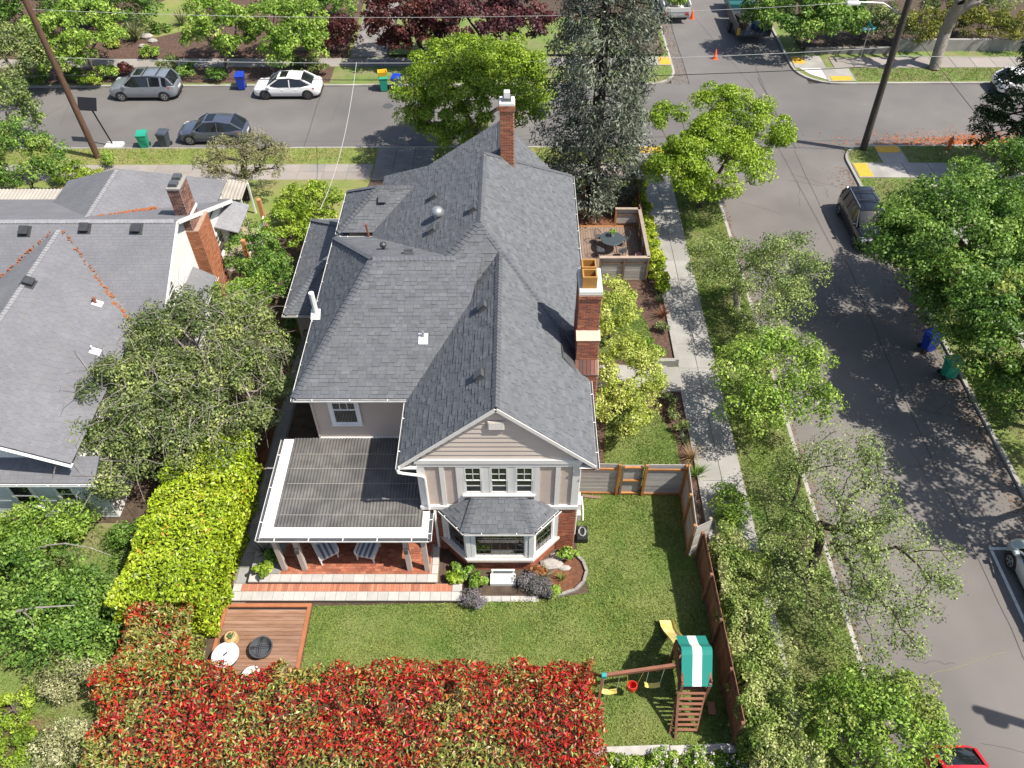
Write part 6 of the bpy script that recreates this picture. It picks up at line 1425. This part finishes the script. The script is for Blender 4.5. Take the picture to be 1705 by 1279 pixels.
tree('garden_tree', 'bright green young tree between the grey SUV and the white sedan', [lobe(370, 48, 3.0, (2.8, 2.4, 2.2), 74)], (-21.4, 57.2, .13), FRESH, .20, 110, .55, M['bark'], .12, group=NG, shell=.5)
tree('garden_tree', 'yellow green tree crossed by the brown utility pole', [lobe(125, 55, 3.2, (3.4, 2.8, 2.3), 84), lobe(90, 90, 2.4, (2.2, 1.6, 1.2), 24)], (-30.8, 56.6, .13), FRESH, .20, 110, .58, M['bark'], .14, group=NG, shell=.5)
tree('garden_tree', 'grey green soft tree at the upper left corner', [lobe(15, 95, 3.0, (2.6, 2.2, 2.2), 60)], (-36, 55.4, .13), OLIVE, .17, 110, .55, M['bark_grey'], .14, group=NG)
tree('garden_tree', 'pale leaved tree on the left edge at the near kerb', [lobe(10, 180, 2.6, (2.0, 1.8, 2.0), 50)], (-32.3, 46.0, .13), STREET, .17, 110, .5, M['bark_grey'], .12)
tree('garden_tree', 'dark leafy tree mass at the top left behind the gardens', [lobe(70, 5, 2.8, (4.5, 3.0, 2.6), 80), lobe(190, 5, 2.4, (3.5, 2.4, 2.0), 50)], (-36, 66, .35), GREEN[:3], .24, 100, .7, M['bark'], .2, group=NG)
PGR = 'purple leaved trees across the far street'
tree('plum_tree', 'dark purple plum tree behind the lime maple', [lobe(790, 25, 3.8, (3.4, 2.8, 2.6), 90), lobe(870, 40, 3.0, (2.2, 2.0, 1.8), 40)], (-2.6, 60.2, .3), PURP, .22, 105, .58, M['bark_dark'], .16, group=PGR, shell=.5)
tree('plum_tree', 'reddish purple tree right of the far driveway', [lobe(675, 30, 3.4, (3.0, 2.6, 2.3), 80), lobe(660, 70, 2.0, (1.3, 1.2, .9), 16)], (-7.2, 60.2, .3), REDM, .22, 105, .55, M['bark_dark'], .15, group=PGR, shell=.5)
tree('plum_tree', 'low maroon shrub left of the far driveway', [lobe(565, 55, 1.4, (1.7, 1.4, 1.1), 36)], (-13.6, 61.5, .35), REDM[:2], .18, 100, .5, M['bark_dark'], .08, group=PGR)
tree('garden_tree', 'green bushy tree at the top edge above the far driveway', [lobe(545, 5, 1.8, (2.6, 2.0, 1.6), 44)], (-16, 66.5, .35), GREEN, .2, 90, .6, M['bark'], .12, group=NG)
tree('plum_tree', 'purple shrub at the top edge above the yellow green tree', [lobe(160, 15, 1.3, (1.3, 1.2, 1.0), 26)], (-33.5, 66, .35), PURP, .18, 90, .45, M['bark_dark'], .08, group=PGR)
tree('garden_tree', 'dense green tree behind the corner ramps at the top right', [lobe(1330, 22, 3.0, (4.2, 2.4, 2.3), 100), lobe(1390, 30, 2.2, (2.4, 1.3, 1.5), 44)], (22.6, 62.5, .3), GREEN, .22, 105, .62, M['bark'], .18, group=NG)
tree('bare_tree', 'nearly bare tree with thick grey trunk behind the far verge', [((30.4, 58.4, 6.2), (3.6, 3.0, 2.6), 120)], (30.4, 57.0, .13), [(.10,.06,.05), (.16,.10,.08)], .08, 3, .4, M['bark_grey'], .42, shell=.2, top=(30.5, 57.6, 2.6), minr=.02)
tree('garden_tree', 'sprawling twiggy tree with dark trunk beside the white house', [lobe(405, 262, 2.9, (2.6, 2.1, 1.2), 70)], (-15.8, 40.0, .45), [(.16,.17,.07), (.25,.25,.11), (.34,.31,.18)], .10, 120, .42, M['bark_dark'], .22, shell=.2, hemi=-.8, top=(-15.7, 40.1, 1.9), minr=.014)
def bare_sprays(t, P):
    mb = MB()
    for _ in range(520):
        p = P[rng.integers(len(P))]; d = unit(rng.normal(size=3)*np.array([1, 1, .35])); q = p+d*rng.uniform(.4, 1.0); r = p+d*rng.uniform(1.0, 1.5)+np.array([0, 0, -.35*rng.random()])
        mb.tube([tuple(p+np.array([0, 0, .35])), tuple(q+np.array([0, 0, .45])), tuple(r+np.array([0, 0, .25]))], [.014, .010, .005], 4, caps=False)
    mb.build('twigs', M['bark_grey'], t, kind='stuff')
tree('sprawling_tree', 'wide sprawling olive tree full of pale twigs beside the white house', [lobe(335, 575, 3.6, (3.3, 2.8, 1.8), 130), lobe(250, 665, 3.6, (3.1, 2.4, 1.5), 100), lobe(400, 645, 3.2, (2.6, 2.5, 1.7), 90), lobe(150, 725, 3.2, (1.9, 1.4, 1.0), 34), lobe(300, 725, 3.0, (2.6, 1.8, 1.4), 60), lobe(190, 800, 2.4, (.9, .8, 1.0), 14)], (-13.6, 22.4, .45), OLIVE, .12, 185, .52, M['bark_grey'], .24, shell=.5, hemi=-.5, minr=.009, extra=bare_sprays, tonevar=.26)
# ---- shrubs
def bush(lab, u, v, zc, r, n, pal, size, m=90, rc=.34, name='shrub', group=None, mt=None, ground=.45, cat='shrub', ratio=.5, var=.22, base=None, tonevar=.3):
    c = gv(u, v, zc) if base is None else base; b = (c[0], c[1], ground)
    return tree(name, lab, [((c[0], c[1], zc), r, n)], b, pal, size, m, rc, M['bark'], .05, cat, group, .45, mt, var=var, ratio=ratio, hemi=-.3, minr=.008, top=(c[0], c[1], ground+.3), tonevar=tonevar)
bush('bright yellow green shrub left of the far roof of the beige house', 520, 345, 1.5, (2.0, 1.6, 1.2), 60, LIME, .15)
bush('yellow green shrub against the lower left roof', 480, 385, 1.4, (1.4, 1.3, 1.0), 30, LIME, .14)
bush('dark green shrub between the two houses near the brick chimney', 425, 420, 1.8, (1.6, 1.5, 1.4), 46, GREEN, .13, 110); bush('dark green shrub left of the lower left roof', 450, 470, 1.8, (1.5, 1.5, 1.3), 46, GREEN, .13, 110)
bush('green shrub behind the sprawling tree', 405, 500, 1.8, (1.6, 1.6, 1.3), 40, FRESH, .13, 100); bush('leafy shrub in the passage beside the beige house', 505, 550, 1.2, (.8, 1.0, .8), 20, GREEN, .12)
bush('small sunlit shrub at the corner of the white side porch', 402, 385, 1.0, (.8, .8, .6), 14, OLIVE, .12)
bush('big rounded dark green hedge shrub on the left edge', 30, 262, 2.6, (2.4, 2.3, 1.9), 90, GREEN+[(.26,.32,.06)], .15, 120, .45); bush('yellow leaved shrub beside the rounded hedge', 118, 290, .9, (1.3, .8, .6), 22, LIME, .13)
bush('golden low shrub in front of the pale patio cover', 150, 292, .7, (.8, .5, .4), 10, YELL, .11); bush('small shrub at the foot of the brown utility pole', 176, 268, .5, (.6, .5, .45), 8, FRESH, .11, ground=.13)
YT = 'small yellow trees beside the house'
tree('yellow_tree', 'small yellow leaved tree nearer the side deck', [lobe(1016, 515, 2.3, (1.2, 1.8, 1.2), 52)], (4.3, 27.6, .45), YELL, .105, 150, .36, M['bark'], .07, group=YT, shell=.5, tonevar=.2)
tree('yellow_tree', 'yellow leaved tree beside the brick chimney, nearer the gate', [lobe(1042, 618, 2.5, (1.5, 1.8, 1.35), 74), lobe(1035, 685, 2.0, (1.3, 1.2, .9), 30)], (4.4, 23.6, .45), YELL, .105, 150, .36, M['bark'], .08, group=YT, shell=.5, tonevar=.2)
LL = 'shrubs in the lower left garden'
for (u, v, z, r, n, pal, lab) in [(35, 905, 1.6, (1.7, 1.5, 1.3), 64, FRESH, 'large fresh green shrub in front of the white siding wall'), (40, 965, 1.8, (2.0, 1.6, 1.4), 66, GREEN, 'dark green shrub on the left edge below the white siding wall'), (125, 1000, 1.6, (1.4, 1.1, 1.2), 46, GREEN, 'dark green shrub left of the yellow hedge'),
        (70, 1045, 1.7, (1.9, 1.5, 1.3), 60, GREEN, 'broad dark green shrub above the pale flowering bush'), (165, 1040, 1.5, (1.3, 1.2, 1.1), 34, GREEN, 'green shrub touching the red hedge on its left'), (215, 905, .9, (.6, .9, .7), 14, GREEN, 'small shaded shrub beside the yellow hedge'), (125, 870, 1.2, (.7, .6, .8), 16, FRESH, 'conical green bush below the small window of the white house')]:
    bush(lab, u, v, z, r, n, pal, .13, 105, .42, group=LL)
PALE = [(.16,.18,.06), (.30,.31,.13), (.44,.43,.22), (.55,.54,.32)]
bush('pale flowering bush left of the red hedge', 120, 1130, 1.0, (1.2, 1.0, .7), 32, PALE, .08, 150, .32, group=LL); bush('second pale flowering bush near the bottom left corner', 105, 1245, 1.0, (1.1, .9, .8), 30, PALE, .08, 150, .32, group=LL)
bush('low bright green bush on the left edge near the bottom', 22, 1180, .8, (.8, .6, .4), 16, LIME, .08, 150, .25, group=LL); bush('low bright green mound in the bottom left corner', 28, 1238, .8, (.8, .6, .4), 16, LIME, .08, 150, .25, group=LL)
dg = MB()
for _ in range(60):
    p = Vector(gv(40+random.random()*45, 1195+random.random()*25, .5)); d = Vector((random.uniform(-1, 1), random.uniform(-.6, .6), random.uniform(0, .3))); dg.tube([p, p+d*.6], [.012, .004], 4, caps=False)
single('brush_pile', dg, plain('dead_twigs', (.22, .13, .08), .9), 'pile of dead brown twigs in the lower left garden', 'twigs', gv(60, 1207, .46))
def fallen(lab, pts, r):
    t = [Vector(gv(*p)) for p in pts]; single('bare_branch', MB().tube(t, list(np.linspace(r, r*.3, len(t))), 6), M['bark_grey'], lab, 'branch', t[0])
fallen('long pale bare branch arching over the lower left shrubs', [(45, 920, 2.2), (80, 908, 2.6), (108, 905, 2.8), (150, 912, 2.7), (185, 925, 2.4)], .04); fallen('pale dead branch across the dark green shrub on the left', [(28, 1018, 2.8), (60, 1012, 3.0), (90, 1010, 3.1), (125, 1008, 3.0)], .05)
fallen('thin pale branch lying among the dark green shrubs', [(40, 1020, 2.9), (52, 1030, 2.9), (58, 1048, 2.7)], .035)
# ---- hedges
def hedge(lab, x0, x1, y0, y1, z0, z1, n, size, colfn, mt, ratio=.4, bump=.25, faces='TFRLB', core=(.05, .08, .02), axis=None, jit=.55, name='hedge', var=.22, group=None):
    t = thing(name, lab, 'hedge', ((x0+x1)/2, (y0+y1)/2, z0), 0, group); ar = {'T': (x1-x0)*(y1-y0)*1.3, 'F': (x1-x0)*(z1-z0), 'B': (x1-x0)*(z1-z0), 'L': (y1-y0)*(z1-z0), 'R': (y1-y0)*(z1-z0)}
    tot = sum(ar[f] for f in faces); C = []; Nn = []
    for f in faces:
        k = int(n*ar[f]/tot); a_ = rng.random(k); b_ = rng.random(k); dep = rng.exponential(.15, k); X = x0+(x1-x0)*a_; 
        if f == 'T': c = np.column_stack([X, y0+(y1-y0)*b_, z1-dep]); m_ = (0, 0, 1)
        elif f == 'F': c = np.column_stack([X, y0+dep, z0+(z1-z0)*b_]); m_ = (0, -1, .2)
        elif f == 'B': c = np.column_stack([X, y1-dep, z0+(z1-z0)*b_]); m_ = (0, 1, .2)
        elif f == 'L': c = np.column_stack([x0+dep, y0+(y1-y0)*a_, z0+(z1-z0)*b_]); m_ = (-1, 0, .2)
        else: c = np.column_stack([x1-dep, y0+(y1-y0)*a_, z0+(z1-z0)*b_]); m_ = (1, 0, .2)
        C.append(c); Nn.append(np.tile(m_, (k, 1)))
    C = np.concatenate(C); Nn = np.concatenate(Nn).astype(float); h = (C[:, 2]-z0)/(z1-z0)
    nz = vnoise(C+np.array([50, 50, 0]), 1.5, 21)-.5; nz2 = vnoise(C+np.array([50, 50, 0]), 3.8, 22)-.5
    C[:, 2] += (bump*nz*1.6+bump*nz2)*h
    ed = bump*1.4*(vnoise(np.column_stack([C[:, 1]+50, C[:, 2]+50]), 1.6, 23)-.5); C[:, 0] += ed; C[:, 1] += bump*1.4*(vnoise(np.column_stack([C[:, 0]+50, C[:, 2]+50]), 1.6, 24)-.5)
    k = len(C); Nn = unit(unit(Nn)+rng.normal(0, jit, (k, 3))); s = size*rng.uniform(.6, 1.35, k); V = leaf_faces(C, Nn, s, s*ratio, axis=axis)
    cols = np.clip(colfn(C)*np.clip(1+rng.normal(0, var, (k, 1)), .35, 1.8), .004, .9); o = link('foliage', raw_mesh('foliage', V-np.array(WL[t]), 4, mt, cols), t); o['kind'] = 'stuff'
    i_ = .42; MB().box(x0+i_, x1-i_, y0+i_, y1-i_, z0, z1-i_-.22).build('solid_core', plain('hedge_core_%s' % lab[:12], core, .9, c2=tuple(k_*.6 for k_ in core), scale=14, bump=1.0, bscale=18), t)  # solid dark box standing in for the inner foliage, blocks the view through
    return t
PR_, PR2, PO, POL, PG, PG2 = np.array((.50,.035,.020)), np.array((.32,.020,.022)), np.array((.44,.11,.02)), np.array((.33,.25,.07)), np.array((.17,.23,.045)), np.array((.32,.36,.09))
def photinia(C):
    n = len(C); Q = C+np.array([60, 60, 0]); t = vnoise(Q, .62, 31)*.5+vnoise(Q, 1.9, 32)*.5+rng.normal(0, .13, n)
    edge = np.clip((C[:, 1]-10.4)/.6, 0, 1)*.10+np.clip((8.6-C[:, 1])/1.0, 0, 1)*.16+np.clip((-9.5-C[:, 0])/3.0, 0, 1)*.10+np.clip((2.1-C[:, 2])/1.6, 0, 1)*.30-np.clip((C[:, 0]+3)/5, 0, 1)*.10; t = t+edge
    r = rng.random(n)[:, None]; col = np.where(r < .6, PR_, PR2); mid = np.where(r < .5, PO, PR2); low = np.where(r < .4, POL, np.where(r < .75, PG, PG2)); t = t[:, None]
    c = np.where(t < .55, col, np.where(t < .67, mid, low)); fl = rng.random((n, 1)); c = np.where((fl < .22) & (t < .67), low, c); return np.where((fl > .97), np.array((.40,.30,.16)), c)
UPV = np.array([0, 0, .9])
hedge('long red and green photinia hedge along the bottom of the picture', -12.8, 2.4, 6.2, 10.95, ZG, 2.75, 56000, .15, photinia, M['leaf_shiny'], .34, .42, 'TFRLB', (.09, .05, .02), jit=.75)
hedge('red photinia hedge left of the low timber deck', -13.0, -10.9, 10.4, 12.9, ZG, 2.7, 12000, .15, photinia, M['leaf_shiny'], .34, .5, 'TFRLB', (.09, .06, .02), jit=.75)
def laurel(C):
    n = len(C); Q = C+np.array([60, 60, 0]); t = vnoise(Q, 1.1, 41)*.5+rng.random(n)*.6-.05-np.clip((19.0-C[:, 1])*-.4, 0, 1)*.5; c = palette(np.clip(t, 0, 1), LAUR); return np.where(rng.random((n, 1)) < .015, np.array((.50,.26,.03)), c)
hedge('bright yellow green laurel hedge left of the porch path', -13.5, -10.42, 12.9, 19.9, ZG, 3.05, 30000, .14, laurel, M['leaf_shiny'], .5, .34, 'TFRLB', (.09, .13, .012), jit=.6)
def cream(C):
    n = len(C); Q = C+np.array([60, 60, 0]); t = vnoise(Q, 1.6, 51)*.7+rng.random(n)*.5-.12; return palette(np.clip(t, 0, 1), CREAM)
hedge('cream blossomed hedge along the sidewalk outside the dark fence', 7.08, 8.65, 5.0, 15.2, .15, 2.35, 52000, .095, cream, M['leaf'], .55, .55, 'TFRLB', (.07, .11, .02), jit=.8, name='hedge')
bush('leafy green shrub between the lawn fence and the sidewalk', 1215, 850, 1.0, (.55, 1.1, .8), 34, FRESH, .11, 100, .3, ground=.2); bush('leafy shrub with cream flowers outside the fence step', 1215, 925, 1.2, (.7, 1.2, .8), 40, CREAM, .10, 110, .3, ground=.2)
for i, (u, v) in enumerate(((1040, 1262), (1105, 1255), (1175, 1250), (1230, 1262))):
    t = bush(['small white flowered shrub at the left end below the timber wall', 'white flowered shrub under the middle of the timber wall', 'white flowered shrub below the play set', 'white flowered shrub at the right end below the timber wall'][i], u, v+16, .55, (.6, .42, .3), 14, FRESH, .09, 110, .22, group='white flowered shrubs below the timber wall', ground=.15)
    P = ell_pts(11, gv(u, v+16, .75), (.45, .3, .2), .8, .0); C, Nn = clump_leaves(P, .07, 12); foliage(C, Nn, .06, [(.6,.58,.5), (.7,.68,.6)], np.full(len(C), .5), M['leaf'], t, 'flowers', .8)
# clipped row beside the side deck
RW = 'yellow green shrubs in a row by the sidewalk'
for i, (v, u) in enumerate(zip((315, 345, 375, 405, 435, 462), (1064, 1070, 1077, 1084, 1091, 1099))):
    bush(['yellow green shrub farthest along the sidewalk row', 'second farthest yellow green shrub of the sidewalk row', 'third farthest yellow green shrub of the sidewalk row', 'third nearest yellow green shrub of the sidewalk row', 'second nearest yellow green shrub of the sidewalk row', 'nearest yellow green shrub of the sidewalk row'][i], u, v, .95, (.42, .85, .45), 18, LAUR, .12, 100, .24, group=RW)
# ---- strappy and small plants
def strappy(lab, base, n, L, w, pal, spread=.8, cat='plant', name='strappy_plant', group=None, mt=None):
    t = thing(name, lab, cat, base, 0, group); V = []; cols = []
    for k in range(n):
        a_ = rng.uniform(0, 6.283); s = rng.uniform(.15, 1)*spread; l = L*rng.uniform(.6, 1.1); d = np.array([math.cos(a_), math.sin(a_), 0]); b = np.array([-d[1], d[0], 0]); p0 = np.array(base)+d*.04
        pts = [p0+d*l*s*f**1.4+np.array([0, 0, l*(f-.55*s*f*f)]) for f in (0, .35, .7, 1.0)]; ws = (w, w*.9, w*.6, .002); c = palette(np.array([rng.random()]), pal)[0]*rng.uniform(.75, 1.25)
        for i in range(3): V += [pts[i]-b*ws[i], pts[i]+b*ws[i], pts[i+1]+b*ws[i+1], pts[i+1]-b*ws[i+1]]; cols.append(c)
    o = link('blades', raw_mesh('blades', np.array(V)-np.array(base), 4, mt or M['leaf'], np.clip(np.array(cols), .004, .9)), t); o['kind'] = 'stuff'; return t
strappy('large spiky plant in the far mulch garden', gv(227, 68, .36), 90, 1.9, .035, [(.05,.08,.03), (.16,.19,.07), (.32,.30,.14)], .9); strappy('spiky yucca near the top edge left of the young trees', gv(303, 42, .36), 70, 1.5, .035, [(.07,.10,.04), (.20,.22,.09), (.36,.34,.16)], 1.0)
strappy('dark red spiky plant in the porch corner', gv(443, 922, .87), 46, .75, .012, [(.06,.02,.02), (.12,.045,.035)], 1.0); strappy('bronze strap leaved plant in the side bed by the sidewalk', gv(1103, 528, .46), 60, .8, .016, [(.16,.06,.035), (.26,.12,.06)], 1.0)
strappy('tan ornamental grass by the lawn fence corner', gv(1150, 765, .46), 110, .8, .009, [(.26,.13,.06), (.38,.24,.12), (.22,.2,.08)], 1.0); strappy('green iris clump outside the lawn fence corner', gv(1160, 795, .30), 80, .85, .018, [(.10,.20,.03), (.20,.32,.06)], .8)
strappy('grey green grassy clump at the end of the sidewalk row', gv(1096, 487, .46), 90, .7, .010, [(.12,.19,.06), (.24,.30,.12)], 1.0); strappy('green sword leaved clump halfway along the side bed', gv(1100, 505, .46), 50, .6, .012, [(.06,.11,.03), (.14,.20,.06)], .9)
strappy('dark green strappy clump by the lawn edge near the steps', gv(1100, 650, .46), 60, .55, .014, [(.05,.10,.03), (.10,.16,.05)], .9); strappy('grey green strap plant in the bed below the garden steps', gv(1140, 738, .46), 60, .6, .014, [(.12,.19,.08), (.2,.27,.12)], .9)
strappy('upright green grass tuft in the small mulch bed', gv(935, 965, .46), 40, .45, .012, [(.14,.22,.04), (.25,.32,.07)], .7); strappy('grey green grass tuft right of the bay window well', gv(905, 962, .46), 90, .6, .010, [(.16,.19,.11), (.30,.33,.2)], 1.0)
LAV = [(.10,.11,.09), (.17,.16,.16), (.24,.21,.24)]
for (u, v, r, lab) in ((790, 1000, .42, 'grey lavender mound at the end of the porch step'), (905, 982, .42, 'grey lavender mound beside the small mulch bed'), (880, 968, .36, 'silvery lavender right of the window well')):
    bush(lab, u, v, .62, (r, r*.8, .28), 16, LAV, .09, 120, .20, mt=M['leaf_matte'], ratio=.25)
for (u, v, r, pal, lab) in ((440, 948, .28, LIME, 'lime green hosta in the porch corner'), (447, 932, .30, GREEN, 'dark leafy plant behind the lime hosta on the porch'), (797, 966, .26, FRESH, 'bright green plant left of the window well'), (770, 950, .34, GREEN, 'dark green plant in the corner left of the bay'), (758, 962, .26, LIME, 'low yellow green plant by the porch edge'), (948, 925, .34, FRESH, 'large leaved green plant at the brick corner'), (925, 985, .18, FRESH, 'small seedling in the mulch bed'), (895, 952, .22, [(.3,.12,.04), (.4,.2,.06)], 'orange tinted plant under the bay window')):
    bush(lab, u, v, ZG+(.5 if u < 500 else .15)+.1, (r, r, .2), 8, pal, .15, 40, .16, ground=ZG+(.41 if u < 500 else 0), ratio=.6)
for (u, v, lab) in ((1095, 590, 'small green plant in the bed at the top of the steps'), (1085, 575, 'grey leaved plant in the bed behind the step wall'), (1112, 668, 'grey leaved bush just below the garden steps'), (1135, 715, 'small plant along the lawn edge bed'), (1118, 690, 'low dark plant beside the lawn edge bed'), (1102, 548, 'dark small plant under the sidewalk wall')):
    bush(lab, u, v, .68, (.3, .32, .2), 8, FRESH if u < 1100 else OLIVE, .09, 60, .16, ground=.46)
# far roadside planting
FR = 'roadside plants across the far street'
for (u, v, r, pal, lab) in ((182, 122, .95, FRESH, 'fresh green mound left of the grey SUV'), (150, 132, .7, LIME, 'lime green tuft beneath the pole crossed tree'), (207, 115, .5, REDM, 'maroon tuft beside the grey SUV'), (283, 108, .9, OLIVE, 'olive shrub behind the roof of the grey SUV'), (315, 118, .9, GREEN, 'dark shrub right of the grey SUV'), (360, 125, .7, GREEN, 'shrub behind the blue bin'), (505, 108, .9, OLIVE, 'pale green shrub behind the white sedan'), (530, 115, .7, OLIVE, 'shrub at the driveway corner behind the white sedan'), (250, 88, .75, FRESH, 'green cushion plant in the far mulch bed'), (265, 48, .75, GREEN, 'dark round shrub beside the far lawn'), (190, 72, .6, YELL, 'yellow flowering tuft in the far bed'), (125, 122, .7, GREEN, 'dark shrub under the upper left tree'), (65, 130, .8, GREEN, 'shaded shrub along the far kerb at the left')):
    bush(lab, u, v, .6, (r, r*.8, r*.6), 14, pal, .14, 80, .3, group=FR, ground=.14)
YS = 'yellow green shrubs behind the far right wall'
for i, (u, v) in enumerate(((1480, 40), (1530, 45), (1590, 30), (1640, 40), (1690, 50), (1570, 10), (1660, 5), (1440, 38))):
    bush(['yellow green shrub nearest the dark pole behind the far wall', 'yellow green shrub left of the bare trunk', 'yellow green shrub behind the bare trunk', 'yellow green shrub right of the bare trunk', 'yellow green shrub at the right edge behind the far wall', 'pale shrub at the top edge above the bare trunk', 'pale shrub at the top right above the dark conifer', 'dark shrub behind the street sign'][i], u, v, 1.6, (1.7, 1.3, 1.2), 30, OLIVE if i in (0, 5, 6, 7) else [(.09,.12,.02), (.2,.22,.03), (.36,.34,.05)], .17, 90, .5, group=YS, ground=.3)
single('garden_wall', MB().box(28.2, 46, 59.9, 60.15, .1, 1.0), M['concrete'], 'low concrete garden wall beyond the far right sidewalk', 'wall', (36, 60, .1))
single('garden_wall', MB().box(21.6, 28.1, 59.5, 59.7, .1, .6), M['concrete_dark'], 'low dark wall behind the street sign', 'wall', (25, 59.6, .1))
for (u, v, s, lab) in ((245, 63, .4, 'grey boulder in the far mulch bed'), (255, 70, .3, 'pale boulder beside the spiky plant'), (238, 78, .25, 'small brown boulder in the far mulch bed')):
    p = gv(u, v, .36); single('boulder', MB().lathe([(s, 0), (s*1.1, s*.35), (s*.75, s*.7), (s*.2, s*.8)], p, 8, 1.2, .8), plain('rock', (.38, .35, .32), .9), lab, 'boulder', p)
# branches on the work truck
tP = ell_pts(40, (12.7, 67.2, 1.5), (.9, 1.6, .6), .4); C, Nn = clump_leaves(tP, .3, 70); lv = thing('branch_load', 'heap of cut green branches on the work truck', 'branches', (12.7, 67.2, 1.0)); foliage(C, Nn, .17, FRESH, np.full(len(C), .4), M['leaf'], lv, 'leaves', .5)
mb = MB(); [mb.tube([(12.7+random.uniform(-.8, .8), 66.0, 1.0+random.random()*.6), (12.7+random.uniform(-.8, .8), 68.2, 1.3+random.random()*.6)], .03, 5) for _ in range(12)]; mb.build('stems', M['bark'], lv, kind='stuff')
# hillock of ivy: plants on the table
pv = thing('table_plant', 'small leafy plant in a pot on the patio table', 'plant', (5.0, 34.7, 1.66)); MB().lathe([(.06, 0), (.09, .14), (.08, .15)], WL[pv], 12).build('pot', M['white'], pv); C, Nn = clump_leaves(np.array([[5.0, 34.7, 1.92]]), .2, 130); foliage(C, Nn, .09, FRESH, np.full(len(C), .6), M['leaf'], pv, 'leaves', .6)
